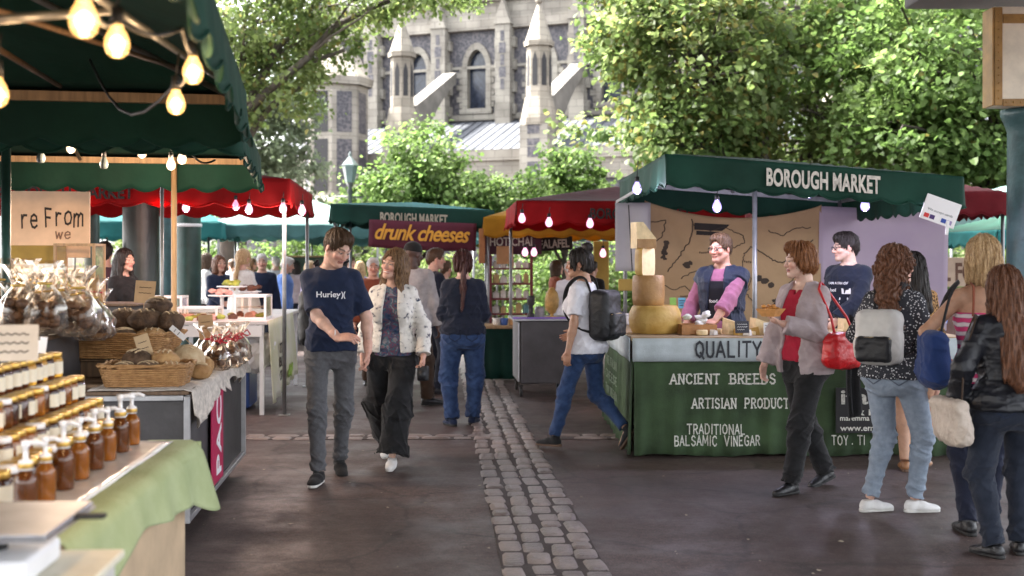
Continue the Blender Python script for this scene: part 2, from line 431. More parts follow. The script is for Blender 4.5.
def surface_nets(d, ax):
    nx, ny, nz = d.shape
    ins = d < 0
    cnt = np.zeros((nx - 1, ny - 1, nz - 1), np.int8)
    cs = [(i, j, k) for i in (0, 1) for j in (0, 1) for k in (0, 1)]
    for i, j, k in cs: cnt += ins[i:nx - 1 + i, j:ny - 1 + j, k:nz - 1 + k]
    I, J, K = np.nonzero((cnt > 0) & (cnt < 8))
    if len(I) == 0: return np.zeros((0, 3)), np.zeros((0, 4), int)
    acc = np.zeros((len(I), 3)); n = np.zeros(len(I))
    D = {c: d[I + c[0], J + c[1], K + c[2]].astype(float) for c in cs}
    for a in cs:
        for t in range(3):
            if a[t] == 0:
                b = list(a); b[t] = 1; b = tuple(b); va, vb = D[a], D[b]
                m = (va < 0) != (vb < 0); tt = np.where(m, va / np.where(m, va - vb, 1), 0)
                p = np.zeros((len(I), 3)); p[:] = a; p[:, t] = tt
                acc[m] += p[m]; n += m
    q = acc / n[:, None] + np.c_[I, J, K]
    V = np.empty_like(q)
    for t in range(3):
        st = ax[t][1] - ax[t][0]; V[:, t] = ax[t][0] + q[:, t] * st
    idx = np.full((nx - 1, ny - 1, nz - 1), -1, np.int32); idx[I, J, K] = np.arange(len(I))
    Fs = []
    for t in range(3):
        sl0 = [slice(None)] * 3; sl1 = [slice(None)] * 3
        sl0[t] = slice(0, d.shape[t] - 1); sl1[t] = slice(1, None)
        cr = ins[tuple(sl0)] != ins[tuple(sl1)]
        e = np.array(np.nonzero(cr)); u, v = (t + 1) % 3, (t + 2) % 3
        ok = (e[u] > 0) & (e[v] > 0) & (e[u] < d.shape[u] - 1) & (e[v] < d.shape[v] - 1); e = e[:, ok]
        s0 = ins[tuple(e)]
        def cell(du, dv):
            c = e.copy(); c[u] += du; c[v] += dv; return idx[tuple(c)]
        qd = np.stack([cell(-1, -1), cell(0, -1), cell(0, 0), cell(-1, 0)], 1)
        qd = np.where(s0[:, None], qd, qd[:, ::-1]); Fs.append(qd)
    Fq = np.concatenate(Fs); Fq = Fq[(Fq >= 0).all(1)]
    return V, Fq
def folds(seed, amp, wl=0.09, vert=1.0, zs=None):
    "cloth folds: ridged, directional ripples"
    g = np.random.default_rng(seed); ks = []
    for i in range(5):
        v = g.normal(size=3) * np.array([1, 1, vert]); v /= np.linalg.norm(v); ks.append((v * 2 * PI / (wl * g.uniform(.7, 1.7)), g.uniform(0, 6.3), g.normal(size=3) * 2 * PI / .3))
    def fn(X, Y, Z):
        o = 0
        for k, ph, k2 in ks:
            o = o + (1 - np.abs(np.sin((X * k[0] + Y * k[1] + Z * k[2]) * .42 + ph + 1.2 * np.sin(X * k2[0] + Y * k2[1] + Z * k2[2])))) ** 2.4
        if zs is None: return -amp * o * .95
        mk = .22
        for z0, w_, a_ in zs: mk = mk + a_ * np.exp(-((Z - z0) / w_) ** 2)
        return -amp * np.minimum(mk, 1.3) * o * .95
    return fn
def rotm(yaw=0, pitch=0, roll=0):
    """head/hand frames; forward is -Y. yaw>0 turns to the figure's left (+X), pitch>0 nods down, roll>0 tilts towards +X."""
    return np.array(Matrix.Rotation(R(yaw), 3, 'Z') @ Matrix.Rotation(R(pitch), 3, 'X') @ Matrix.Rotation(R(roll), 3, 'Y'))
def unit(v): v = np.asarray(v, float); return v / max(1e-9, np.linalg.norm(v))
def ik(a, b, l1, l2, pole):
    a = V3(a); b = V3(b); d = b - a; L = np.linalg.norm(d); L2 = min(L, (l1 + l2) * .999)
    u = d / L; b = a + u * L2; x = (l1 * l1 - l2 * l2 + L2 * L2) / (2 * L2); h = math.sqrt(max(0, l1 * l1 - x * x))
    p = V3(pole) - u * (V3(pole) @ u); p = unit(p)
    return a + u * x + p * h, b
SKINM = {}
def skin_mat():
    return pbr('skin', (1, 1, 1), 0.48, 0.10, 30, 0.12, 220, sss=0.08, attr='Col')
def lerp(a, b, t): return a + (b - a) * t
PROF_M = [(.78, .085, .085, .012), (.84, .15, .108, .016), (.92, .168, .118, .02), (.99, .162, .112, .012), (1.09, .148, .1, .002), (1.19, .157, .106, -.004), (1.30, .178, .118, -.004), (1.38, .18, .112, .004), (1.44, .145, .088, .014), (1.475, .09, .066, .018), (1.51, .058, .056, .02)]
PROF_F = [(.78, .09, .09, .014), (.84, .16, .114, .02), (.91, .176, .124, .024), (.99, .158, .11, .012), (1.09, .126, .09, .0), (1.18, .136, .096, -.004), (1.28, .152, .106, -.004), (1.37, .156, .1, .004), (1.43, .125, .08, .014), (1.465, .08, .06, .018), (1.50, .05, .05, .02)]

class Figure:
    """A posed human figure, built as implicit surfaces. Local frame: stands on z=0, faces -Y, its left is +X; sizes for 1.75 m then scaled."""
    def __init__(s, label, pos, face, H=1.75, sex='m', skin=(.55, .33, .24), build=1.0, lean=0.0, shift=0.0, twist=0.0, head=(0, 0, 0), armL=None, armR=None,
                 footL=(.09, 0, 0), footR=(-.09, 0, 0), fyL=8, fyR=-8, fpL=0, fpR=0, crouch=0.0, lod=1, group=None, z0=0.0, seed=0, hand_curl=(28, 40), smile=0.0, grey=0):
        s.H = H; s.k = H / 1.75; s.sex = sex; s.skin = np.array(skin); s.lod = lod; s.seed = seed; s.build = build; s.smile = smile
        s.root = empty('person', (pos[0], pos[1], z0), R(face)); tag(s.root, label, 'person', group)
        s.prof = np.array(PROF_F if sex == 'f' else PROF_M); s.prof = s.prof.copy(); s.prof[:, 1:3] *= build
        s.lean, s.shift, s.twist = lean, shift, twist
        s.zh = 0.93 - crouch
        s.crouch = crouch
        hw = .092 if sex == 'm' else .095
        s.hip = {1: s.sp(V3(hw, .01, .93)), -1: s.sp(V3(-hw, .01, .93))}
        sw = (.160 if sex == 'm' else .138) * (0.5 + 0.5 * build)
        s.sh = {1: s.sp(V3(sw, .01, 1.402)), -1: s.sp(V3(-sw, .01, 1.402))}
        s.hd = rotm(*head)
        s.nb = s.sp(V3(0, .022, 1.44))
        s.hc = s.sp(V3(0, -.004, 1.535)) + s.hd @ V3(0, -.022, .098)
        if abs(head[1]) > 10: s.hc = s.hc + V3(-math.sin(R(-head[0])) * 0, 0, 0)
        s.leg = {}; s.arm = {}
        for sd, ft, fy, fp in ((1, footL, fyL, fpL), (-1, footR, fyR, fpR)):
            ank = V3(ft[0], ft[1], ft[2] + .085); fd = unit(V3(math.sin(R(fy)), -math.cos(R(fy)), 0))
            kn, ank = ik(s.hip[sd], ank, .445, .42, fd * 1.0 + V3(sd * .08, 0, 0))
            s.leg[sd] = (s.hip[sd], kn, ank, fy, fp)
        for sd, a in ((1, armL), (-1, armR)):
            a = a or {}
            wr = V3(a.get('w', (sd * .25, -.03, .86))); pole = a.get('pole', (sd * .35, 1, -.2))
            el, wr = ik(s.sh[sd], wr, .29, .255, pole)
            hdv = unit(a.get('d', unit(wr - el))); nrm = unit(a.get('n', (-sd, 0, .0)))
            nrm = unit(nrm - hdv * (nrm @ hdv))
            s.arm[sd] = (s.sh[sd], el, wr, hdv, nrm, a.get('curl', hand_curl), a.get('thumb', 1))
    def sp(s, p):
        "put a rest-pose torso point on the leaned, shifted and twisted spine"
        p = V3(p); t = np.clip((p[2] - .93) / .5, 0, 1.2); a = R(s.twist) * t
        x = p[0] * math.cos(a) - p[1] * math.sin(a); y = p[0] * math.sin(a) + p[1] * math.cos(a)
        dz = p[2] - .93
        return V3(x + s.shift * t, y - math.tan(R(s.lean)) * max(0, dz), p[2] - s.crouch - (1 - math.cos(R(s.lean))) * max(0, dz))
    def torso(s, f, prof=None, infl=0.0, k=.03, z0=None, z1=None, n=2.3, front=None):
        pr = s.prof if prof is None else np.array(prof)
        Zs, A, B, YC = pr[:, 0], pr[:, 1] + infl, pr[:, 2] + infl, pr[:, 3]
        zt = Zs[-1] if z1 is None else z1; zb = Zs[0] if z0 is None else z0
        cz = s.crouch; sc = math.cos(R(s.lean))
        def fn(X, Y, Z):
            zr = Z + cz
            zr = np.where(zr > .93, .93 + (zr - .93) / max(.3, 1 - (1 - sc)), zr)
            t = np.clip((zr - .93) / .5, 0, 1.2); a = R(s.twist) * t
            xs = X - s.shift * t; ys = Y + math.tan(R(s.lean)) * np.maximum(0, zr - .93)
            x = xs * np.cos(a) + ys * np.sin(a); y = -xs * np.sin(a) + ys * np.cos(a)
            ha = np.interp(zr, Zs, A); hb = np.interp(zr, Zs, B); yc = np.interp(zr, Zs, YC)
            q = (np.abs(x / ha) ** n + np.abs((y - yc) / hb) ** n) ** (1 / n)
            d = (q - 1) * np.minimum(ha, hb)
            return np.maximum(d, np.maximum(zr - zt, zb - zr))
        mx = A.max() + abs(s.shift) + .05; ymx = B.max() + .06; lt = math.tan(R(abs(s.lean))) * .6
        f.add(fn, (-mx, -ymx - (lt if s.lean > 0 else 0), zb - cz - .02), (mx, ymx + (lt if s.lean < 0 else 0), zt - cz + .05), k)
    def bust(s, f, infl=0.0, k=.03, size=1.0):
        if s.sex == 'f':
            for sd in (1, -1): f.ell(s.sp(V3(sd * .07, -.092, 1.255)), V3(.066, .05, .062) * size + infl, k=k)
    def arms(s, f, infl=0.0, t=2.0, k=.025, sides=(1, -1), r=(.052, .044, .042, .029), flare=0.0):
        "t: how far down the arm, 1 = elbow, 2 = wrist"
        bb = (s.build if s.sex == 'm' else s.build * .84)
        for sd in sides:
            S, E, W = s.arm[sd][:3]; r0, r1, r2, r3 = [v * bb + infl for v in r]
            f.ell(S, V3(r0, r0, r0) * 1.02, k=k)
            inner = s.sp(V3(sd * .05, .02, 1.47)); f.cone(inner, S + V3(0, 0, .012), .03 * bb + infl * .8, .036 * bb + infl, k=k)
            if t < 1:
                e = lerp(S, E, t); n = unit(E - S)
                f.cone(S, lerp(S, E, t + .15), r0, lerp(r0, r1, t) + flare, k=k, clip=[(e, n)])
            else:
                f.cone(S, E, r0, r1, k=k)
                if t < 2:
                    e = lerp(E, W, t - 1); n = unit(W - E)
                    f.cone(E, lerp(E, W, min(1.1, t - 1 + .15)), r2, lerp(r2, r3, t - 1) + flare, k=k, clip=[(e, n)])
                else:
                    m = lerp(E, W, .3); f.cone(E, m, r1 * .98, r2 * 1.02, k=k); f.cone(m, W, r2 * 1.02, r3, k=k)
    def legs(s, f, infl=0.0, t=2.0, k=.03, r=(.088, .062, .056, .04), sides=(1, -1), hem=None, calf=True, end=0.0):
        bb = s.build
        for sd in sides:
            Hp, K, A = s.leg[sd][:3]; r0, r1, r2, r3 = [v * bb + infl for v in r]
            f.cone(Hp, K, r0, r1, k=k)
            d = unit(A - K); e = A + d * end
            if calf:
                m = lerp(K, e, .32) - unit(np.cross(d, V3(1, 0, 0))) * 0
                back = unit(V3(0, 1, 0) - d * d[1]); m = m + back * .012
                f.cone(K, m, r1 * .98, r2 * 1.0, k=k); f.cone(m, e + d * .03, r2, r3, k=k, clip=[(e, d)])
            else:
                f.cone(K, e + d * .06, r1, r3, k=k, clip=[(e, d)])
    def hand(s, f, sd):
        S, E, W, d, n, curl, th = s.arm[sd]; g = 1.0 if s.sex == 'm' else .9
        side = np.cross(n, d) * sd * th        # towards the thumb
        side = unit(side)
        Rm = np.stack([side, n, d], 1)
        f.cone(lerp(E, W, .78), W, .034 * g * (.84 if s.sex == 'f' else 1), .028 * g, k=.015)
        f.ell(W + d * .048 * g, V3(.041, .0165, .056) * g, Rm, k=.014)
        c1, c2 = R(curl[0]), R(curl[1])
        for q, L in ((.03, .068), (.0105, .076), (-.0095, .071), (-.028, .056)):
            b = W + (d * .088 + side * q) * g; kk = 1 + (.15 if q < 0 else 0)
            d1 = d * math.cos(c1 * kk) + n * math.sin(c1 * kk); d2 = d * math.cos((c1 + c2) * kk) + n * math.sin((c1 + c2) * kk)
            m = b + d1 * L * .5 * g; f.cone(b - d * .02, m, .0095 * g, .0085 * g, k=.004); f.cone(m, m + d2 * L * .5 * g, .0085 * g, .0068 * g, k=.003)
        b = W + (d * .022 + side * .028) * g; d1 = unit(d * .7 + side * .62 + n * .25); d2 = unit(d * .93 + side * .2 + n * .35)
        m = b + d1 * .042 * g; f.cone(b, m, .014 * g, .0105 * g, k=.012); f.cone(m, m + d2 * .034 * g, .0105 * g, .008 * g, k=.003)
    def hp(s, *p): return s.hc + s.hd @ V3(*p)
    def head(s, f):
        h, Rm = s.hp, s.hd; fm = 1 if s.sex == 'm' else .93
        f.cone(s.nb, s.hc + Rm @ V3(0, .022, -.05), .058 * fm, .053 * fm, k=.03)
        f.cone(h(0, .03, -.02), s.nb + V3(0, .01, 0), .05 * fm, .055 * fm, k=.03)
        f.ell(h(0, .02, .034), (.076, .096, .086), Rm, k=.02)
        f.ell(h(0, -.02, -.03), (.060 * (.5 + .5 * fm), .070, .085), Rm, k=.025)
        for q in (1, -1):
            f.cone(h(q * .052 * fm, .004, -.05), h(q * .016, -.064, -.094), .021 * fm, .016, k=.02)
            f.ell(h(q * .041, -.066, -.022), (.022, .019, .018), Rm, k=.02)
        f.ell(h(0, -.068, -.094), (.025 * fm, .02, .02), Rm, k=.02)
        for q in (1, -1): f.cone(h(q * .012, -.083, .026), h(q * .05, -.066, .022), .0115, .009, k=.012)
        for q in (1, -1): f.ell(h(q * .032, -.095, .004), (.018, .011, .011), Rm, k=.008, op='-')
        for q in (1, -1): f.ell(h(q * .031, -.0765, .004), (.0135, .0125, .0105), Rm, k=.002)
        nf = 1 if s.sex == 'm' else .86
        f.cone(h(0, -.083, .016), h(0, -.077 - .030 * nf, -.028), .0092 * nf, .0122 * nf, k=.008)
        for q in (1, -1): f.ell(h(q * .0125 * nf, -.092, -.033), (.009 * nf, .010 * nf, .008), Rm, k=.006)
        f.ell(h(0, -.083, -.055), (.024 + .006 * s.smile, .0125, .0055), Rm, k=.004)
        f.ell(h(0, -.081, -.0665), (.021 + .006 * s.smile, .0125, .007), Rm, k=.004)
        for q in (1, -1):
            f.ell(h(q * .075, .016, -.004), (.0085, .022, .033), Rm @ rotm(q * 18, 0, 0), k=.006)
    def head_colors(s, V, brow):
        q = (V - s.hc) @ s.hd; C = np.tile(s.skin, (len(V), 1)); x, y, z = q.T; ax = np.abs(x)
        fr = y < -.045
        bl = np.exp(-(((ax - .042) / .024) ** 2 + ((z + .03) / .022) ** 2)) * fr; C = C * (1 + bl[:, None] * np.array([.10, -.13, -.12]))
        nb = np.exp(-((x / .016) ** 2 + ((z + .03) / .016) ** 2)) * fr; C = C * (1 + nb[:, None] * np.array([.06, -.1, -.1]))
        ear = np.exp(-(((ax - .082) / .014) ** 2)) * (np.abs(y) < .05); C = C * (1 + ear[:, None] * np.array([.05, -.12, -.12]))
        lip = (ax < .025 + .006 * s.smile) & (z > -.0745) & (z < -.0495) & (y < -.07)
        lc = np.array([.42, .17, .15]) if s.sex == 'f' else s.skin * np.array([.78, .58, .58]); C[lip] = lc * (.6 + .4 * s.skin.mean() / .35)
        mth = lip & (np.abs(z + .0605) < .0024); C[mth] = (.55, .45, .4) if s.smile else (.14, .05, .045)
        if s.smile:
            mth = lip & (np.abs(z + .0605) < .0045) & (ax < .02); C[mth] = (.75, .68, .62)
        ex = ((ax - .031) / .0128) ** 2 + ((z - .003) / .0052) ** 2; eye = (ex < 1) & fr; C[eye] = (.40, .36, .33)
        iris = eye & ((ax - .031) ** 2 + (z - .004) ** 2 < .0066 ** 2); C[iris] = (.06, .04, .025)
        lid = (ex >= 1) & (ex < 2.3) & fr & (z > .004); C[lid] = C[lid] * .45
        bx = (ax > .011) & (ax < .052) & (np.abs(z - (.0275 + .004 * np.sin((ax - .011) / .041 * PI))) < (.0052 if s.sex == 'm' else .0036)) & fr; C[bx] = lerp(C[bx], np.array(brow), .8)
        if getattr(s, 'beard', 0):
            bd = ((z < -.04) & (y < .0) & (z > -.125)).astype(float) * s.beard; bd[lip] = 0
            C = C * (1 - bd[:, None]) + np.array(brow) * bd[:, None]
        return C
    def build_body(s, brow=(.06, .04, .03), gloves=False, legs=True, headstep=None):
        st = {1: .009, 2: .014, 3: .02}[s.lod]; hs = headstep or {1: .0030, 2: .005, 3: .008}[s.lod]; hst = {1: .0036, 2: .006, 3: .009}[s.lod]
        f = Field(); s.torso(f, infl=-.008); s.bust(f, -.006); s.arms(f)
        if legs: s.legs(f, 0 if legs == 'bare' else -.014)
        f.cone(s.nb, s.hc + s.hd @ V3(0, .022, -.06), .057 if s.sex == 'm' else .05, .05 if s.sex == 'm' else .046, k=.035)
        if legs:
            for sd in (1, -1):
                A = s.leg[sd][2]; fd = s.footdir(sd)
                f.cone(A + V3(0, 0, -.035), A + fd * .10 + V3(0, 0, -.066), .026, .012, k=.015)
        Vb, Fb = f.mesh(st)
        cols = [np.tile(s.skin, (len(Vb), 1))]; Vs = [Vb]; Fs = [Fb]; n = len(Vb)
        f = Field(); s.head(f)
        Vh, Fh = f.mesh(hs); Vs.append(Vh); Fs.append(Fh + n); n += len(Vh); cols.append(s.head_colors(Vh, brow))
        for sd in (1, -1):
            f = Field(); s.hand(f, sd); Vh, Fh = f.mesh(hst); Vs.append(Vh); Fs.append(Fh + n); n += len(Vh); cols.append(np.tile(s.skin * np.array([1.02, .93, .92]), (len(Vh), 1)))
        s.body = np_mesh('body', np.concatenate(Vs) * s.k, np.concatenate(Fs), skin_mat(), s.root, True, np.concatenate(cols))
        return s
    def footdir(s, sd):
        fy, fp = s.leg[sd][3:5]
        return V3(math.sin(R(fy)) * math.cos(R(fp)), -math.cos(R(fy)) * math.cos(R(fp)), -math.sin(R(fp)))
    def put(s, name, f, mat, step=None, disp=None, cuts=(), parent=None):
        st = step or {1: .0075, 2: .012, 3: .018}[s.lod]
        V, Fq = f.mesh(st, disp=disp, cuts=cuts)
        o = np_mesh(name, V * s.k, Fq, mat, parent or s.root); s.last = (V, Fq)
        return o
    def top(s, name, mat, hem=.88, arm=.55, infl=.014, hemflare=.015, fold=.006, neck=1.475, open_=None, seed=1, armr=(.064, .058, .055, .046), flare=.01, bustk=.045, vneck=0, low=None, k=.03, wl=.1, strap=None, side=(1, -1), backlow=None, backtop=None):
        """garment for the upper body. hem: bottom height; arm: sleeve length (0 none, 1 elbow, 2 wrist); open_: (half width top, bottom) of a front opening."""
        pr = s.prof.copy()
        pr[:, 1:3] += infl
        lowz = pr[:, 0] < 1.06
        pr[lowz, 1] += hemflare; pr[lowz, 2] += hemflare
        pr = np.vstack([[hem - .05, pr[2, 1] if hem < .9 else pr[3, 1], pr[2, 2] if hem < .9 else pr[3, 2], .015], pr[pr[:, 0] > hem - .02]])
        f = Field(); s.torso(f, pr, 0, k=k, z0=hem, z1=neck); s.bust(f, infl * .9, bustk)
        if arm > 0: s.arms(f, infl * .35, arm, k=k * .8, r=(armr[0] - .009, armr[1] - .004) + tuple(armr[2:]), flare=flare, sides=side)
        cuts = []
        # neck opening
        nb = s.nb; hcn = s.sp(V3(0, 0, 1.56)); rr = .062 if s.sex == 'm' else .064
        if vneck is not None:
            ng = unit(hcn - nb)
            def cneck(X, Y, Z):
                px, py, pz = X - nb[0], Y - nb[1], Z - nb[2]; t = px * ng[0] + py * ng[1] + pz * ng[2]
                dd = np.sqrt(np.maximum(0, px * px + py * py + pz * pz - t * t))
                return -np.maximum(dd - rr - np.maximum(0, t - .0) * .4, -(t + .02))
            cuts.append(cneck)
        if vneck:
            c0 = s.sp(V3(0, -.10, 1.45 - vneck)); 
            def cv(X, Y, Z):
                t = Z - c0[2]; return np.minimum(t * .42 - np.abs(X - c0[0] * 1.0), 1) * np.where(Y < nb[1] - .0, 1, -1) - np.where(Y < nb[1], 0, 1)
            cuts.append(cv)
        if backlow:
            def cb(X, Y, Z): 
                zz = Z + s.crouch
                return np.where(Y > -.02, np.where(np.abs(X) > .085, zz - backlow[1], zz - backlow[0]), -1)
            cuts.append(cb)
        if open_:
            def co(X, Y, Z):
                zr = Z + s.crouch; t = np.clip((zr - hem) / (1.46 - hem), 0, 1); wv = lerp(open_[1], open_[0], t)
                tt = np.clip((zr - .93) / .5, 0, 1.2); a = R(s.twist) * tt
                xs = X - s.shift * tt; ys = Y + math.tan(R(s.lean)) * np.maximum(0, zr - .93)
                x = xs * np.cos(a) + ys * np.sin(a); y = -xs * np.sin(a) + ys * np.cos(a)
                return np.where(y < -.02, wv - np.abs(x), -1)
            cuts.append(co)
        dsp = folds(seed + s.seed * 13, fold * 1.25, wl, 1.3, ((1.12, .10, .7), (.94, .07, .6), (1.34, .06, .4))) if fold else None
        return s.put(name, f, mat, disp=dsp, cuts=cuts)
    def trousers(s, name, mat, r=(.092, .067, .060, .047), top=1.02, end=.0, fold=.005, infl=.003, seed=2, calf=True, wl=.085):
        f = Field(); pr = s.prof[s.prof[:, 0] < 1.12]; s.torso(f, pr, infl, k=.035, z1=top)
        s.legs(f, 0, k=.03, r=r, calf=calf, end=end)
        if True:
            for sd in (1, -1): f.ell(s.sp(V3(sd * .075, .065, .9)), V3(.078, .055, .08) * s.build, k=.05)
        return s.put(name, f, mat, disp=folds(seed + s.seed * 7, fold * 1.35, wl, 2.2, ((.47, .10, .8), (.13, .10, .9), (.84, .07, .6))))
    def skirt(s, name, mat, top=1.02, hem=.6, w=(.17, .2), fold=.006, seed=5):
        pr = [(hem - .02, w[1], w[1] * .75, .01), (.9, w[0] + .015, w[0] * .74, .015), (1.0, w[0], w[0] * .7, .01), (1.1, w[0] * .85, w[0] * .62, 0)]
        f = Field(); s.torso(f, pr, 0, k=.03, z0=hem, z1=top)
        return s.put(name, f, mat, disp=folds(seed + s.seed, fold, .12, .3))
    def shoes(s, mat, sole=None, kind='low', soleh=.022, toe=1.0):
        for sd in (1, -1):
            H_, K, A, fy, fp = s.leg[sd]; Rm = rotm(fy, fp, 0); c = A
            def P(x, y, z): return c + Rm @ V3(x, y, z)
            f = Field(); g = 1.0 if s.sex == 'm' else .92
            f.cone(P(0, .035, -.045), P(0, -.05, -.05), .036 * g, .04 * g, k=.02)
            f.cone(P(0, -.05, -.052), P(sd * .004, -.135 * g, -.064), .041 * g, .034 * g, k=.03, flat=(Rm[:, 2], .8))
            f.cone(P(0, -.12 * g, -.064), P(0, -.16 * g * toe, -.066), .034 * g, .026 * g, k=.03, flat=(Rm[:, 2], .7))
            if kind == 'boot':
                d = unit(K - A); f.cone(P(0, .01, -.04), A + d * .13, .046 * g, .054 * g, k=.02, clip=[(A + d * .12, d)])
            elif kind == 'tall':
                d = unit(K - A); f.cone(P(0, .01, -.04), A + d * .3, .046 * g, .062 * g, k=.02, clip=[(A + d * .28, d)])
            elif kind == 'high':
                f.cone(P(0, .02, -.04), P(0, .012, .01), .042 * g, .046 * g, k=.02, clip=[(P(0, 0, .012), Rm[:, 2])])
            else:
                f.cone(P(0, .03, -.05), P(0, .018, -.015), .037 * g, .038 * g, k=.02, clip=[(P(0, 0, -.008), Rm[:, 2])])
            bot = P(0, 0, -.085 + soleh * .8); nz = Rm[:, 2]
            cut = lambda X, Y, Z: -((X - bot[0]) * nz[0] + (Y - bot[1]) * nz[1] + (Z - bot[2]) * nz[2])
            o = s.put('shoe', f, mat, step={1: .006, 2: .01, 3: .015}[s.lod], cuts=[cut])
            if sole is not None:
                f2 = Field(); hz = soleh / 2
                zc = -.085 + hz
                def slab(f_, a, b, ra, rb):
                    f_.cone(P(0, a, zc), P(0, b, zc), ra * g, rb * g, k=.01)
                slab(f2, .042, -.04, .036, .034); slab(f2, -.04, -.155 * g * toe, .036, .034)
                t0 = P(0, 0, -.085); t1 = P(0, 0, -.085 + soleh)
                cuts = [lambda X, Y, Z: ((X - t1[0]) * nz[0] + (Y - t1[1]) * nz[1] + (Z - t1[2]) * nz[2]), lambda X, Y, Z: -((X - t0[0]) * nz[0] + (Y - t0[1]) * nz[1] + (Z - t0[2]) * nz[2])]
                s.put('sole', f2, sole, step={1: .006, 2: .01, 3: .015}[s.lod], cuts=cuts, parent=o)
    def hair(s, mat, kind='short', seed=3, vol=1.0, length=.3, name='hair', extra=None, hback=0.0):
        f = Field(); h, Rm = s.hp, s.hd
        v = .006 * vol
        if kind == 'short':
            f.ell(h(0, .022, .042), V3(.080, .100, .092) + v, Rm, k=.01)
            f.ell(h(0, -.03, .098), V3(.055, .05, .03) + v, Rm, k=.03)
            f.cone(h(.0, .085, -.02), h(0, .075, -.05), .045, .035, k=.03)
        elif kind in ('long', 'bob', 'wavy', 'up', 'pony'):
            f.ell(h(0, .024, .042), V3(.083, .104, .096) + v, Rm, k=.01)
            for q in (1, -1): f.ell(h(q * .06, .02, -.005), V3(.026, .075, .075) + v, Rm, k=.02)
            f.ell(h(0, .08, -.03), V3(.06, .045, .06) + v, Rm, k=.03)
        f.ell(h(0, -.118, -.018), (.066, .088, .104), Rm, k=.008, op='-')
        f.ell(h(0, -.1, -.06), (.055, .1, .07), Rm, k=.012, op='-')
        if kind in ('short', 'up', 'pony'):
            for q in (1, -1): f.ell(h(q * .09, .005, -.03), (.03, .035, .045), Rm, k=.008, op='-')
            f.ell(h(0, -.005 if kind == 'up' else -.02, -.125 if kind == 'up' else -.13), (.12, .125 if kind == 'up' else .09, .085 if kind == 'up' else .075), Rm, k=.01, op='-')
        if kind == 'bob':
            for q in (1, -1): f.cone(h(q * .068, .0, -.02), h(q * .06, -.005, -.125), .032, .034, k=.03)
            f.cone(h(0, .07, 0), h(0, .062, -.13), .07, .062, k=.03)
            for q in (1, -1): f.cone(h(q * .055, .05, -.02), h(q * .055, .035, -.125), .045, .045, k=.03)
        if kind in ('long', 'wavy'):
            for q in (1, -1):
                e = s.sp(V3(q * .085, -.04, 1.45)); f.cone(h(q * .070, .014, 0), h(q * .076, .008, -.1), .027, .029, k=.025)
                e2 = s.sp(V3(q * .108, -.07, 1.5 - length * .9)); f.cone(h(q * .076, .008, -.1), e2, .030, .018, k=.025)
                b2 = s.sp(V3(q * .07, .115 + hback, 1.5 - length)); f.cone(h(q * .05, .06, -.05), b2, .055, .03, k=.04)
            b3 = s.sp(V3(0, .135 + hback, 1.48 - length)); f.cone(h(0, .078, -.02), b3, .066, .046, k=.04); f.cone(lerp(h(0, .078, -.02), b3, .5), b3, .075, .06, k=.03) if hback else None
            f.cone(h(0, .075, -.02), s.sp(V3(0, .095, 1.42)), .07, .075, k=.04)
        if kind == 'pony':
            a = h(0, .115, -.02); b = s.sp(V3(0.01, .15, 1.5 - length)); f.cone(h(0, .1, -.01), a, .03, .028, k=.02); f.cone(a, lerp(a, b, .5) + V3(.005, .01, 0), .028, .034, k=.02); f.cone(lerp(a, b, .5) + V3(.005, .01, 0), b, .034, .012, k=.02)
        if kind == 'up':
            f.cone(h(0, .06, .08), h(0, .085, .125), .04, .04, k=.02); f.ell(h(0.0, .085, .14), (.052, .052, .042), Rm, k=.012)
        if extra: extra(f, h, Rm)
        g = np.random.default_rng(seed); ph = g.uniform(0, 6.3, 6); hc = s.hc
        def dsp(X, Y, Z):
            x, y, z = X - hc[0], Y - hc[1], Z - hc[2]
            th = np.arctan2(x, y + .001); rr = np.sqrt(x * x + y * y)
            wv = (9 if kind == 'wavy' else 3) * np.sin(z * (42 if kind == 'wavy' else 18) + ph[0] + 2 * th) * .12
            a = (.0030 if kind != 'short' else .0024) * vol
            o = a * np.sin(th * 19 + ph[1] + wv * 4 + z * 9) + a * .7 * np.sin(th * 43 + ph[2] - z * 21 + wv * 3) + a * .5 * np.sin(th * 71 + ph[3] + z * 33) + a * .6 * np.sin(x * 120 + ph[3] + z * 30) * np.sin(y * 110 + ph[4])
            if kind == 'wavy': o = o + .006 * np.sin(z * 55 + th * 3 + ph[5]) * (z < .05)
            return o
        o = s.put(name, f, mat, step={1: .0038, 2: .007, 3: .010}[s.lod], disp=dsp)
        if s.lod == 1: s.strands(mat, kind, vol)
        return o
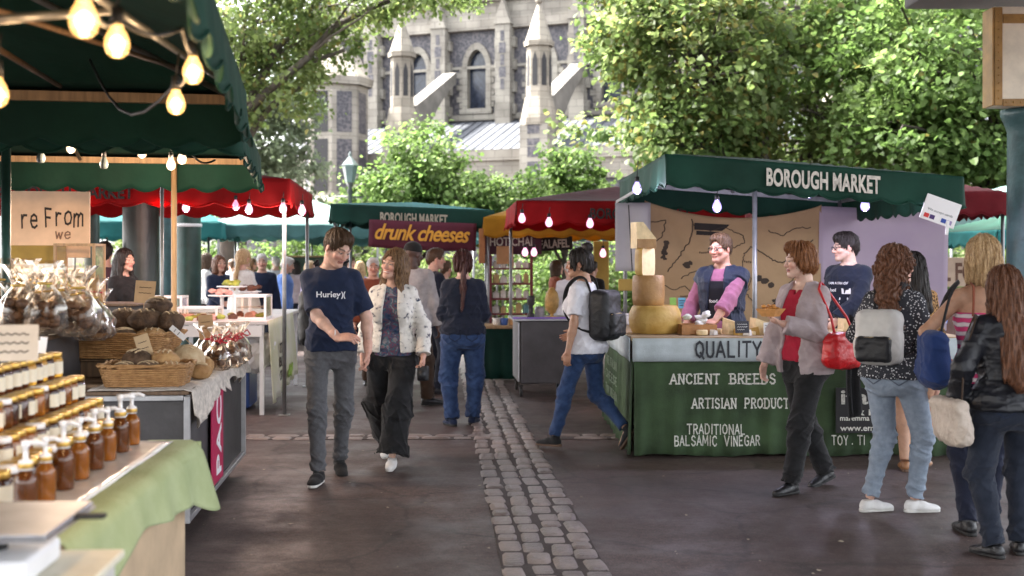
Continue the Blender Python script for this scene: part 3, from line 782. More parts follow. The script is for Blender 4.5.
    def strands(s, mat, kind, vol, n=420):
        "single fine hairs lying over and lifting off the hair mass"
        V, Fq = s.last; bv = BVHTree.FromPolygons([tuple(v) for v in V], [tuple(int(i) for i in q) for q in Fq]); g = random.Random(s.seed); mb = MB(); hc = Vector(s.hc)
        crown = Vector(s.hp(0, .05, .12)); long_ = kind in ('long', 'wavy', 'bob', 'pony')
        for i in range(n):
            p = Vector(V[g.randrange(len(V))]); L = g.uniform(.05, .16) if long_ else g.uniform(.02, .055); k = 7; pts = []; lift = g.uniform(.0005, .006) * (1.6 if g.random() < .15 else 1); dr = Vector((g.gauss(0, .25), g.gauss(0, .25), 0)); ph = g.uniform(0, 6)
            for j in range(k):
                hit = bv.find_nearest(p)
                if hit[0] is None: break
                nn = hit[1]; q = hit[0] + nn * (lift * (.4 + 1.3 * j / k)); pts.append(q * s.k)
                fl = (Vector((0, 0, -1)) if (long_ and p.z < hc.z + .05) or not long_ else (p - crown).normalized() + Vector((0, 0, -.5))) + dr
                if kind == 'wavy': fl += Vector((math.sin(j * 1.6 + ph), math.cos(j * 1.6 + ph), 0)) * .5
                if kind in ('up', 'pony') and p.z > hc.z - .1: fl = Vector(s.hp(0, .1, .06)) - p + dr * .1
                fl = fl - nn * fl.dot(nn)
                if fl.length < 1e-6: break
                p = hit[0] + fl.normalized() * L / k
            if len(pts) > 3:
                r0 = g.uniform(.0009, .0018) * s.k; mb.tube(pts, [r0 * (1 - .7 * j / len(pts)) for j in range(len(pts))], 4, 0, False)
        return mb.build('loose_hair', mat, s.root)
    def pockets(s, mat, z=.925):
        Vf = s.last; w_, h_ = .058, .07; t = .004
        out = [(-w_, h_), (w_, h_), (w_ * .92, -h_ * .5), (0, -h_), (-w_ * .92, -h_ * .5), (-w_, h_)]
        for q in (1, -1):
            quads = []
            for (a, b) in zip(out[:-1], out[1:]):
                d = Vector((b[0] - a[0], b[1] - a[1])).normalized(); nn = Vector((-d.y, d.x)) * t
                for i in range(4):
                    p0 = lerp(Vector(a), Vector(b), i / 4); p1 = lerp(Vector(a), Vector(b), (i + 1) / 4); quads.append([tuple(p0 + nn), tuple(p0 - nn), tuple(p1 - nn), tuple(p1 + nn)])
            c = s.sp(V3(q * .085, 0, z)); s.decal('pocket', quads, (c[0], .6, c[2]), mat, s.root, Vf, axis=(0, -1, 0), th=.0025)
    def w2l(s, p): return V3(p) * s.k
    def world(s, p):
        "figure point (1.75 m units) -> place"
        p = V3(p) * s.k; a = s.root.rotation_euler.z; l = s.root.location
        return Vector((l.x + p[0] * math.cos(a) - p[1] * math.sin(a), l.y + p[0] * math.sin(a) + p[1] * math.cos(a), l.z + p[2]))
    def decal(s, name, geo, origin, mat, parent, Vf, axis=(0, 1, 0), up=(0, 0, 1), th=.002):
        "lettering laid on the last garment's surface"
        bv = BVHTree.FromPolygons([tuple(v) for v in Vf[0]], [tuple(int(i) for i in q) for q in Vf[1]])
        axis = Vector(axis).normalized(); up = Vector(up); rt = axis.cross(up).normalized(); up = rt.cross(axis); o = Vector(origin)
        def fn(x, y):
            q = o + rt * x + up * y; hit = bv.ray_cast(q - axis * .6, axis)
            if hit[0] is None: return q * s.k, -axis
            return hit[0] * s.k, -axis
        return lettering(name, geo, fn, mat, parent, th)

def hairmat(name, c, c2=None):
    return pbr(name, c, 0.42, 0.5, 60, 0.35, 150, col2=c2 or tuple(min(1, v * 1.9) for v in c), stretch=(3.0, 3.0, .5), spec=.3, mixpos=(.38, .62))
def cloth(name, c, c2=None, var=.1, scale=14, bump=.25, bs=260, rough=.85, sheen=.1):
    return pbr(name, c, rough, var, scale, bump, bs, col2=c2, sheen=sheen, spec=.25)
M_strap = cloth('black_webbing', (.010, .010, .012), rough=.7); M_print = pbr('white_print', (.75, .76, .78), .7, .05, 20)
# ------------------------------------------------------------------ ground
def ground_mat():
    m, n, l, p = new_mat('asphalt')
    tc = n.new('ShaderNodeTexCoord')
    n1 = n.new('ShaderNodeTexNoise'); n1.inputs['Scale'].default_value = .45; n1.inputs['Detail'].default_value = 6; l.new(tc.outputs['Object'], n1.inputs['Vector'])
    n2 = n.new('ShaderNodeTexNoise'); n2.inputs['Scale'].default_value = 95; n2.inputs['Detail'].default_value = 4; l.new(tc.outputs['Object'], n2.inputs['Vector'])
    n3 = n.new('ShaderNodeTexVoronoi'); n3.inputs['Scale'].default_value = 4.2; l.new(tc.outputs['Object'], n3.inputs['Vector'])
    r1 = n.new('ShaderNodeValToRGB'); r1.color_ramp.elements[0].position = .36; r1.color_ramp.elements[0].color = (.047, .032, .030, 1); r1.color_ramp.elements[1].position = .66; r1.color_ramp.elements[1].color = (.080, .056, .052, 1); l.new(n1.outputs['Fac'], r1.inputs[0])
    r2 = n.new('ShaderNodeValToRGB'); r2.color_ramp.elements[0].position = .3; r2.color_ramp.elements[0].color = (.45, .45, .45, 1); r2.color_ramp.elements[1].position = .72; r2.color_ramp.elements[1].color = (1.9, 1.85, 1.8, 1); l.new(n2.outputs['Fac'], r2.inputs[0])
    mx = n.new('ShaderNodeMixRGB'); mx.blend_type = 'MULTIPLY'; mx.inputs[0].default_value = 1; l.new(r1.outputs[0], mx.inputs[1]); l.new(r2.outputs[0], mx.inputs[2])
    # trodden-in gum and grit: small pale spots
    r3 = n.new('ShaderNodeValToRGB'); r3.color_ramp.elements[0].position = .0; r3.color_ramp.elements[0].color = (1, 1, 1, 1); r3.color_ramp.elements[1].position = .11; r3.color_ramp.elements[1].color = (0, 0, 0, 1); l.new(n3.outputs['Distance'], r3.inputs[0])
    sp = n.new('ShaderNodeMath'); sp.operation = 'MULTIPLY'; sp.inputs[1].default_value = .32; l.new(r3.outputs[0], sp.inputs[0])
    mx2 = n.new('ShaderNodeMixRGB'); l.new(sp.outputs[0], mx2.inputs[0]); l.new(mx.outputs[0], mx2.inputs[1]); mx2.inputs[2].default_value = (.2, .17, .16, 1)
    # coarse grit, repair patches and hairline cracks
    n5 = n.new('ShaderNodeTexNoise'); n5.inputs['Scale'].default_value = 26; n5.inputs['Detail'].default_value = 5; n5.inputs['Roughness'].default_value = .75; l.new(tc.outputs['Object'], n5.inputs['Vector'])
    r5 = n.new('ShaderNodeValToRGB'); r5.color_ramp.elements[0].position = .36; r5.color_ramp.elements[0].color = (.66, .66, .66, 1); r5.color_ramp.elements[1].position = .66; r5.color_ramp.elements[1].color = (1.4, 1.38, 1.35, 1); l.new(n5.outputs['Fac'], r5.inputs[0])
    m5 = n.new('ShaderNodeMixRGB'); m5.blend_type = 'MULTIPLY'; m5.inputs[0].default_value = 1; l.new(mx2.outputs[0], m5.inputs[1]); l.new(r5.outputs[0], m5.inputs[2])
    n6 = n.new('ShaderNodeTexVoronoi'); n6.inputs['Scale'].default_value = .42; n6.inputs['Randomness'].default_value = .9; l.new(tc.outputs['Object'], n6.inputs['Vector'])
    r6 = n.new('ShaderNodeValToRGB'); r6.color_ramp.elements[0].color = (.80, .79, .79, 1); r6.color_ramp.elements[1].color = (1.22, 1.2, 1.17, 1); l.new(n6.outputs['Color'], r6.inputs[0])
    m6 = n.new('ShaderNodeMixRGB'); m6.blend_type = 'MULTIPLY'; m6.inputs[0].default_value = 1; l.new(m5.outputs[0], m6.inputs[1]); l.new(r6.outputs[0], m6.inputs[2])
    wv = n.new('ShaderNodeTexNoise'); wv.inputs['Scale'].default_value = 2.2; wv.inputs['Detail'].default_value = 5; l.new(tc.outputs['Object'], wv.inputs['Vector'])
    va = n.new('ShaderNodeMixRGB'); va.inputs[0].default_value = .25; l.new(tc.outputs['Object'], va.inputs[1]); l.new(wv.outputs['Color'], va.inputs[2])
    n7 = n.new('ShaderNodeTexVoronoi'); n7.feature = 'DISTANCE_TO_EDGE'; n7.inputs['Scale'].default_value = .75; l.new(va.outputs[0], n7.inputs['Vector'])
    r7 = n.new('ShaderNodeValToRGB'); r7.color_ramp.elements[0].position = .004; r7.color_ramp.elements[0].color = (.45, .44, .44, 1); r7.color_ramp.elements[1].position = .012; r7.color_ramp.elements[1].color = (1, 1, 1, 1); l.new(n7.outputs['Distance'], r7.inputs[0])
    m7 = n.new('ShaderNodeMixRGB'); m7.blend_type = 'MULTIPLY'; m7.inputs[0].default_value = .8; l.new(m6.outputs[0], m7.inputs[1]); l.new(r7.outputs[0], m7.inputs[2])
    l.new(m7.outputs[0], p.inputs['Base Color'])
    n4 = n.new('ShaderNodeTexNoise'); n4.inputs['Scale'].default_value = 1.6; n4.inputs['Detail'].default_value = 7; n4.inputs['Roughness'].default_value = .65; l.new(tc.outputs['Object'], n4.inputs['Vector'])
    mr = n.new('ShaderNodeMapRange'); mr.inputs[1].default_value = .38; mr.inputs[2].default_value = .62; mr.inputs[3].default_value = .44; mr.inputs[4].default_value = .72; l.new(n4.outputs['Fac'], mr.inputs[0]); l.new(mr.outputs[0], p.inputs['Roughness'])
    b = n.new('ShaderNodeBump'); b.inputs['Strength'].default_value = .35; b.inputs['Distance'].default_value = .006; l.new(n2.outputs['Fac'], b.inputs['Height']); l.new(b.outputs[0], p.inputs['Normal'])
    return m
mb = MB(); mb.grid(lambda u, v: (-150 + 300 * u, -20 + 320 * v, 0), 30, 32); tag(mb.build('ground', ground_mat()), kind='structure')
M_sett = pbr('granite_setts', (.125, .098, .090), .42, .35, 4.0, .45, 45, col2=(.29, .24, .22), rvar=.14)
M_joint = pbr('sett_joint', (.05, .038, .036), .8, .2, 30, .3, 80)
def setts(name, origin, dr, length, rows, sw, sl, seed):
    "rows of rounded granite setts bedded in dark joints"
    g = random.Random(seed); d = Vector((dr[0], dr[1], 0)).normalized(); s_ = Vector((d.y, -d.x, 0)); o = Vector((origin[0], origin[1], 0)); mb = MB()
    W = rows * sw; c = o + d * length / 2; mb.box((c.x, c.y, .002), (W - .02, length, .010), math.atan2(-d.x, d.y), 1)
    for r_ in range(rows):
        t = g.uniform(0, sl)
        while t < length:
            L = sl * g.uniform(.6, 1.3); w_ = sw * g.uniform(.82, .98); off = (r_ - (rows - 1) / 2) * sw + g.uniform(-.013, .013); h = .007 + g.uniform(0, .010); a = g.uniform(-.08, .08)
            cc = o + d * (t + L / 2) + s_ * off; ca, sa = math.cos(a), math.sin(a)
            def pt(u, v):
                # super-ellipse cushion
                x = (u * 2 - 1); y = (v * 2 - 1); e = max(abs(x), abs(y)); q = (1 - e ** 9)
                k = .92 + .08 * (1 - (x * x * y * y))
                xx, yy = x * w_ / 2 * k, y * (L - .008) / 2 * k
                return cc + s_ * (xx * ca - yy * sa) + d * (xx * sa + yy * ca) + Vector((0, 0, .004 + h * q))
            mb.grid(pt, 6, 6, 0, True); t += L
    return tag(mb.build(name, [M_sett, M_joint]), kind='structure')
setts('cobbled_path', (.36, 4.0), (-.0625, 1), 22, 4, .140, .26, 1)
setts('cobbled_channel', (-3.3, 10.92), (1, .006), 3.02, 2, .15, .26, 2); setts('cobbled_channel', (.32, 10.95), (1, .006), 3.3, 2, .15, .26, 3)
setts('cobbled_channel', (-1.7, 5.98), (1, .0), 1.62, 1, .16, .27, 4); setts('cobbled_channel', (.55, 5.98), (1, .0), 3.1, 1, .16, .27, 5)
mb = MB(); g = random.Random(8)
for i in range(240):
    c = Vector((g.uniform(-3, 5), 5.5 + 10 * g.random() ** 1.2, .006)); r_ = .004 + .018 * g.random() ** 2.5; a = g.uniform(0, 6)
    mb.add([c + Vector((r_ * math.cos(a + t) * (1 if k % 2 else .6), r_ * math.sin(a + t), g.uniform(0, .006))) for k, t in enumerate((0, 1.2, 2.4, 3.7, 5))], [(0, 1, 2, 3, 4)])
tag(mb.build('litter', pbr('litter_mat', (.34, .29, .22), .8, .5, 3)), 'scraps of leaf and paper trodden on the dark paving', 'litter', kind='stuff')

# ------------------------------------------------------------------ church behind the trees
def stone_mat(name, c1, c2, sc=.9):
    m, n, l, p = new_mat(name); p.inputs['Roughness'].default_value = .85; p.inputs['Specular IOR Level'].default_value = .2
    tc = n.new('ShaderNodeTexCoord'); mp = n.new('ShaderNodeMapping'); mp.inputs['Rotation'].default_value = (R(90), 0, 0); l.new(tc.outputs['Object'], mp.inputs[0])
    b = n.new('ShaderNodeTexBrick'); b.inputs['Scale'].default_value = 1.0; b.inputs['Brick Width'].default_value = .75; b.inputs['Row Height'].default_value = .34; b.inputs['Mortar Size'].default_value = .012
    b.inputs['Color1'].default_value = lin(c1); b.inputs['Color2'].default_value = lin(c2); b.inputs['Mortar'].default_value = lin([v * .6 for v in c1]); l.new(mp.outputs[0], b.inputs['Vector'])
    z = n.new('ShaderNodeTexNoise'); z.inputs['Scale'].default_value = .8; z.inputs['Detail'].default_value = 6; l.new(tc.outputs['Object'], z.inputs['Vector'])
    r = n.new('ShaderNodeValToRGB'); r.color_ramp.elements[0].position = .35; r.color_ramp.elements[0].color = (.68, .66, .64, 1); r.color_ramp.elements[1].position = .62; r.color_ramp.elements[1].color = (1.05, 1.04, 1.0, 1); l.new(z.outputs['Fac'], r.inputs[0])
    mx = n.new('ShaderNodeMixRGB'); mx.blend_type = 'MULTIPLY'; mx.inputs[0].default_value = 1; l.new(b.outputs[0], mx.inputs[1]); l.new(r.outputs[0], mx.inputs[2]); l.new(mx.outputs[0], p.inputs['Base Color'])
    return m
M_stone = stone_mat('limestone', (.20, .19, .17), (.245, .232, .21)); M_stone2 = stone_mat('weathered_limestone', (.185, .17, .145), (.23, .21, .18))
def flint_mat():
    m, n, l, p = new_mat('knapped_flint'); p.inputs['Roughness'].default_value = .6
    tc = n.new('ShaderNodeTexCoord'); v = n.new('ShaderNodeTexVoronoi'); v.inputs['Scale'].default_value = 8.0; l.new(tc.outputs['Object'], v.inputs['Vector'])
    r = n.new('ShaderNodeValToRGB'); e = r.color_ramp.elements; e[0].position = .0; e[0].color = (.016, .016, .022, 1); e[1].position = .8; e[1].color = (.085, .078, .082, 1); x = e.new(.45); x.color = (.033, .032, .041, 1); l.new(v.outputs['Distance'], r.inputs[0])
    l.new(r.outputs[0], p.inputs['Base Color']); return m
M_flint = flint_mat()
M_lead = pbr('lead_roof', (.040, .044, .054), .8, .3, .7, .2, 8, col2=(.062, .067, .080)); M_glass = pbr('leaded_glass', (.02, .025, .04), .15, .4, 6, .4, 12); M_slit = pbr('dark_opening', (.012, .012, .014), .8)
CA = R(21); CO = Vector((-1.06, 58, 0)); CU = Vector((math.cos(CA), -math.sin(CA), 0)); CN = Vector((-math.sin(CA), -math.cos(CA), 0))
CM = Matrix(((CU.x, CN.x, 0), (CU.y, CN.y, 0), (0, 0, 1)))
def cu(px, v=0.0):
    k = (px - CX) / F; c, s_ = math.cos(CA), math.sin(CA)
    return (k * (CO.y - v * c) - CO.x + v * s_) / (c + k * s_)
def cz(px, py, v=0.0):
    u = cu(px, v); y = CO.y - u * math.sin(CA) - v * math.cos(CA); return EYE + (HY - py) * y / F
def CW(u, v, z): return CO + CU * u + CN * v + Vector((0, 0, z))
church = empty('church'); tag(church, 'gothic flint and limestone church rising behind the market trees', 'church')
def cbox(mb, u0, u1, v0, v1, z0, z1, mat=0, bev=0):
    c = CW((u0 + u1) / 2, (v0 + v1) / 2, (z0 + z1) / 2); M = Matrix(((CU.x, CN.x, 0), (CU.y, CN.y, 0), (0, 0, 1)))
    mb.box(c, (u1 - u0, v1 - v0, z1 - z0), 0, mat, rot=Matrix(((CU.x, -CN.x, 0), (CU.y, -CN.y, 0), (0, 0, 1))), bev=bev)
def arch(cx, w_, zs, za, n=8):
    "pointed arch outline from left springing over the apex to right springing"
    h = za - zs; pts = []
    for i in range(n + 1):
        t = i / n; pts.append((cx - w_ / 2 + w_ / 2 * (1 - math.cos(t * PI / 2)) ** .85, zs + h * math.sin(t * PI / 2)))
    return pts + [(2 * cx - x, z) for x, z in reversed(pts[:-1])]
ZC0, ZC1 = cz(490, 128), cz(490, 30)       # clerestory flint between these heights
ZS, ZA, ZW0 = cz(476, 66), cz(476, 50), cz(476, 108)
bays = [cu(p) for p in (352, 418, 477, 543)]; bw = bays[3] - bays[2]; bays += [bays[3] + bw * i for i in range(1, 8)]
mb = MB(); ww = .98
edges = [cu(300)] + [(a + b) / 2 for a, b in zip(bays[:-1], bays[1:])] + [bays[-1] + bw / 2]
for i, cx in enumerate(bays):
    x0, x1 = edges[i], edges[i + 1]; ar = arch(cx, ww, ZS, ZA)
    def P(q): return CW(q[0], 0, q[1])
    L = [(x0, ZW0)] + [(x0, z) for _, z in ar[:len(ar) // 2 + 1]]
    mb.add([P((x0, ZC0)), P((x1, ZC0)), P((x1, ZW0)), P((x0, ZW0))], [(0, 1, 2, 3)])
    mb.add([P((x0, ZW0)), P((cx - ww / 2, ZW0)), P((cx - ww / 2, ZS)), P((x0, ZS))], [(0, 1, 2, 3)]); mb.add([P((cx + ww / 2, ZW0)), P((x1, ZW0)), P((x1, ZS)), P((cx + ww / 2, ZS))], [(0, 1, 2, 3)])
    top = [(x0 + (x1 - x0) * k / (len(ar) - 1), ZC1) for k in range(len(ar))]
    mb.add([P(q) for q in ar] + [P(q) for q in top], [(k, k + 1, len(ar) + k + 1, len(ar) + k) for k in range(len(ar) - 1)])
    mb.add([P(ar[0]), P((x0, ZS)), P(top[0])], [(0, 2, 1)]); mb.add([P(ar[-1]), P((x1, ZS)), P(top[-1])], [(0, 1, 2)])
    rv = [(cx - ww / 2, ZW0)] + ar + [(cx + ww / 2, ZW0)]
    mb.add([CW(q[0], 0, q[1]) for q in rv] + [CW(q[0], -.5, q[1]) for q in rv], [(k, k + 1, len(rv) + k + 1, len(rv) + k) for k in range(len(rv) - 1)] + [(len(rv) - 1, 0, len(rv), 2 * len(rv) - 1)], 1)
mb.build('clerestory_wall', [M_flint, M_stone], church)
for i, cx in enumerate(bays):
    mb = MB(); o_ = [(cx - ww / 2 - .26, ZW0 - .05)] + arch(cx, ww + .52, ZS, ZA + .34) + [(cx + ww / 2 + .26, ZW0 - .05)]; i_ = [(cx - ww / 2, ZW0 - .05)] + arch(cx, ww, ZS, ZA) + [(cx + ww / 2, ZW0 - .05)]
    n_ = len(o_); vs_ = [CW(q[0], .10, q[1]) for q in o_] + [CW(q[0], .10, q[1]) for q in i_] + [CW(q[0], .004, q[1]) for q in o_] + [CW(q[0], -.2, q[1]) for q in i_]
    fs = []
    for k in range(n_ - 1): fs += [(k, k + 1, n_ + k + 1, n_ + k), (k + 1, k, 2 * n_ + k, 2 * n_ + k + 1), (n_ + k, n_ + k + 1, 3 * n_ + k + 1, 3 * n_ + k)]
    mb.add(vs_, fs)
    g = random.Random(i)
    for k in range(7):          # toothed quoins beside the opening
        z = ZW0 + k * (ZS - ZW0) / 7
        for q in (-1, 1):
            L_ = .16 + .14 * (k % 2); a0 = cx + q * (ww / 2 + .255); cbox(mb, min(a0, a0 + q * L_), max(a0, a0 + q * L_), .004, .06, z + .02, z + (ZS - ZW0) / 7 - .02)
    cbox(mb, cx - ww / 2 - .35, cx + ww / 2 + .35, .002, .22, ZW0 - .3, ZW0 - .055)
    f_ = mb.build('window', M_stone, church)
    mb = MB(); a = [(cx - ww / 2, ZW0)] + arch(cx, ww, ZS, ZA) + [(cx + ww / 2, ZW0)]; mb.add([CW(q[0], -.3, q[1]) for q in a], [tuple(range(len(a)))]); mb.build('pane', M_glass, f_)
mb = MB(); uL, uR = cu(300), bays[-1] + bw
cbox(mb, uL, uR, -.6, .28, ZC1 + .004, ZC1 + .55); cbox(mb, uL, uR, -.6, .12, ZC1 + .555, ZC1 + 1.35); cbox(mb, uL, uR, -.6, .34, ZC1 + 1.355, ZC1 + 1.62); mb.build('parapet', M_stone, church)
mb = MB(); zs_ = cz(476, 112)
cbox(mb, uL, uR, .003, .16, zs_ - .42, zs_ - .14); cbox(mb, uL, uR, .003, .10, ZS - .15, ZS - .02); mb.build('string_course', M_stone, church)
mb = MB(); zr = ZC1 + 1.66
def roof(u, v): return CW(uL + (uR - uL) * u, -.4 - 7 * v, zr + 5.2 * v)
mb.grid(roof, 1, 1, 0, False)
for k in range(60):
    u = uL + (uR - uL) * k / 60; mb.tube([CW(u, -.4, zr + .02), CW(u, -7.4, zr + 5.22)], .025, 5)
mb.build('nave_roof', M_lead, church)
def pil(cx, zt, zb, w_=.74, name='pilaster'):
    mb = MB(); cbox(mb, cx - w_ / 2, cx + w_ / 2, .004, .62, zb, zt)
    n_ = 9
    for k in range(n_):
        z = zb + (zt - zb) * k / n_
        if k % 2: cbox(mb, cx - w_ / 2 - .16, cx + w_ / 2 + .16, .006, .30, z, z + (zt - zb) / n_ - .05)
    a = [(cx - w_ / 2 - .06, zt), (cx + w_ / 2 + .06, zt), (cx, zt + 1.25)]
    mb.add([CW(x, .68, z) for x, z in a] + [CW(x, .004, z) for x, z in a], [(0, 1, 2), (5, 4, 3), (0, 3, 4, 1), (1, 4, 5, 2), (2, 5, 3, 0)])
    for k in range(5):          # flint lozenges let into the face
        z = zb + (zt - zb) * (.35 + .12 * k); s_ = .17 if k % 2 else .10
        cbox(mb, cx - s_, cx + s_, .622, .628, z, z + (zt - zb) * .105, 1)
    return mb.build(name, [M_stone, M_flint], church)
pils = [cu(p) for p in (443, 507, 580)]; dp = pils[2] - pils[1]
for cx in [pils[0] - dp] + pils + [pils[2] + dp * k for k in range(1, 6)]: pil(cx, cz(507, 26), cz(507, 126))
# aisle: lead lean-to, its wall, piers with pinnacles and flying buttresses
VA = 5.2; za1 = cz(520, 152, VA)
mb = MB(); zt = cz(500, 121)
mb.grid(lambda u, v: CW(uL + (uR - uL) * u, .08 + (VA + .1) * v, zt + (za1 - zt) * v), 1, 1, 0, False, True)
for k in range(90):
    u = uL + (uR - uL) * k / 90; mb.tube([CW(u, .1, zt + .02), CW(u, VA + .18, za1 + .02)], .022, 5)
mb.build('aisle_roof', M_lead, church)
mb = MB(); cbox(mb, uL, uR, VA - .5, VA + .003, 0, za1 - .35, 0); mb.build('aisle_wall', M_flint, church)
mb = MB(); cbox(mb, uL, uR, VA - .45, VA + .22, za1 - .34, za1 + .14); cbox(mb, uL, uR, VA + .006, VA + .14, za1 - 1.2, za1 - .8); cbox(mb, uL, uR, VA + .006, VA + .3, 0, 1.4)
cbox(mb, uL, uR, VA + .006, VA + .10, za1 - .79, za1 - .345); mb.build('aisle_cornice', M_stone, church)
for k in range(14):
    cx = uL + 2.0 + k * bw; mb = MB(); a = [(cx - .55, 2.6)] + arch(cx, 1.1, za1 - 3.0, za1 - 1.7) + [(cx + .55, 2.6)]; mb.add([CW(q[0], VA + .03, q[1]) for q in a], [tuple(range(len(a)))])
    w_ = mb.build('aisle_window', M_glass, church); mb = MB(); o_ = [(cx - .8, 2.6)] + arch(cx, 1.6, za1 - 3.0, za1 - 1.35) + [(cx + .8, 2.6)]; n_ = len(a)
    mb.add([CW(q[0], VA + .12, q[1]) for q in o_] + [CW(q[0], VA + .12, q[1]) for q in a] + [CW(q[0], VA + .01, q[1]) for q in o_], [(i, i + 1, n_ + i + 1, n_ + i) for i in range(n_ - 1)] + [(i + 1, i, 2 * n_ + i, 2 * n_ + i + 1) for i in range(n_ - 1)]); mb.build('frame', M_stone, w_)
def octa(mb, cx, v, z0, z1, r0, r1, mat=0, n=8):
    vs_ = []
    for z, r_ in ((z0, r0), (z1, r1)):
        for k in range(n): t = 2 * PI * (k + .5) / n; vs_.append(CW(cx + r_ * math.cos(t), v + r_ * math.sin(t), z))
    mb.add(vs_, [(k, (k + 1) % n, n + (k + 1) % n, n + k) for k in range(n)] + [tuple(range(n, 2 * n))], mat)
def pinnacle(px, y_ap, y_sp, y_b0, y_b1, wpx):
    v = VA + .3; cx = cu(px, v); z_ap, z_sp, z0, z1 = [cz(px, y, v) for y in (y_ap, y_sp, y_b0, y_b1)]; r_ = wpx / 2 * (CO.y - 5) / F
    mb = MB(); octa(mb, cx, v, z0, z_sp, r_ * .96, r_ * .92); octa(mb, cx, v, z_sp + .003, z_sp + .22, r_ * 1.12, r_ * 1.16); octa(mb, cx, v, z_sp + .224, z_ap, r_ * 1.04, .06)
    octa(mb, cx, v, z0 - .9, z0 - .003, r_ * 1.35, r_ * 1.05); octa(mb, cx, v, z0 - 1.2, z0 - .903, r_ * 1.42, r_ * 1.42)
    mb.blob(CW(cx, v, z_ap + .1), .16, 8, 6)
    h = z_sp - z0
    for k in range(8):
        t = 2 * PI * k / 8; dn = Vector((math.cos(t), math.sin(t), 0)); rr = r_ * .945 * math.cos(PI / 8) + .012; w_ = r_ * .2
        def Q(a, z): return CW(cx + dn.x * rr - dn.y * a, v + dn.y * rr + dn.x * a, z)
        pts = [(-w_, z0 + h * .22), (w_, z0 + h * .22), (w_, z0 + h * .72), (0, z0 + h * .88), (-w_, z0 + h * .72)]
        mb.add([Q(a, z) for a, z in pts], [(0, 1, 2, 3, 4)], 1)
    mb.build('pinnacle', [M_stone2, M_slit], church)
    mb = MB(); zz = z0 - 1.2
    for k, (d_, w_) in enumerate(((0, 1.25), (.33, 1.4), (.62, 1.6))):
        zt_ = zz * (1 - d_) + (0 if d_ == 0 else 0); zb_ = zz * (1 - (.33, .62, 1)[k]); cbox(mb, cx - w_ / 2, cx + w_ / 2, VA + .01, VA + 1.0 + .35 * k, zb_ + .003, zt_ - .003)
        for j in range(5):
            z = zb_ + (zt_ - zb_) * (j + .2) / 5
            cbox(mb, cx - w_ * .22, cx + w_ * .22, VA + 1.0 + .35 * k + .002, VA + 1.0 + .35 * k + .012, z, z + (zt_ - zb_) / 5 * (.6 if j % 2 else .9), 1)
    mb.build('buttress', [M_stone, M_flint], church)
    # flying buttress up to the wall, arched underneath
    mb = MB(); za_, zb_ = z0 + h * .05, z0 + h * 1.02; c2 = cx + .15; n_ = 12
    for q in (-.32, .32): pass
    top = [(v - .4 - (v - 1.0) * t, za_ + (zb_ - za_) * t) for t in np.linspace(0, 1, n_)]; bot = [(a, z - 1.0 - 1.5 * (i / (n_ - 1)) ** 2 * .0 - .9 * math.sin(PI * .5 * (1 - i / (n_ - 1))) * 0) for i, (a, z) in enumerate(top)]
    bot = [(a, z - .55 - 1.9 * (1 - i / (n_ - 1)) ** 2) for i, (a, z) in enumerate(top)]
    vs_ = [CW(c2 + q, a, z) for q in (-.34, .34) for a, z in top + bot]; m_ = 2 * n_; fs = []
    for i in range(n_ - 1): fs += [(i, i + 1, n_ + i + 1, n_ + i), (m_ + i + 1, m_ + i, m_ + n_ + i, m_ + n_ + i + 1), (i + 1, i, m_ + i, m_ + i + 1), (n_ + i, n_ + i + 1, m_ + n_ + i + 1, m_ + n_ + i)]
    fs += [(n_ - 1, m_ + n_ - 1, m_ + 2 * n_ - 1, 2 * n_ - 1), (0, n_, m_ + n_, m_)]; mb.add(vs_, fs); mb.build('flying_buttress', pbr('shaded_stone', (.13, .12, .105), .9, .3, 1.2, .2, 8), church)  # darker copy of the stone: shade on the buttress put into its colour
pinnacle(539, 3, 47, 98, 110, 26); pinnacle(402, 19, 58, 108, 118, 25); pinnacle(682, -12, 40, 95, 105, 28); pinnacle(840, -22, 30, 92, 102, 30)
# octagonal stair turret at the west end
v = VA + 1.2; cx = cu(336, v); zt = cz(336, 88, v); r_ = 33 * 52 / F; mb = MB()
octa(mb, cx, v, 0, zt - 5.2, r_ * 1.12, r_ * 1.12); octa(mb, cx, v, zt - 5.19, zt - 4.9, r_ * 1.18, r_ * 1.04); octa(mb, cx, v, zt - 4.89, zt, r_, r_); octa(mb, cx, v, zt + .003, zt + .35, r_ * 1.14, r_ * 1.18); octa(mb, cx, v, zt + .354, zt + 1.9, r_ * 1.1, .25, 2)
for k in range(8):
    t = 2 * PI * k / 8; dn = (math.cos(t), math.sin(t))
    for (za_, zb_, rr_) in ((zt - 4.7, zt - 2.4, r_), (zt - 2.1, zt - .3, r_), (zt - 8.2, zt - 5.6, r_ * 1.12), (.6, zt - 8.8, r_ * 1.12)):
        rr = rr_ * math.cos(PI / 8) + .012; w_ = rr_ * .24
        mb.add([CW(cx + dn[0] * rr - dn[1] * a, v + dn[1] * rr + dn[0] * a, z) for a, z in ((-w_, za_), (w_, za_), (w_, zb_), (-w_, zb_))], [(0, 1, 2, 3)], 1 if (k + int(za_)) % 3 else 3)
mb.build('stair_turret', [M_stone, M_flint, M_stone2, M_slit], church)

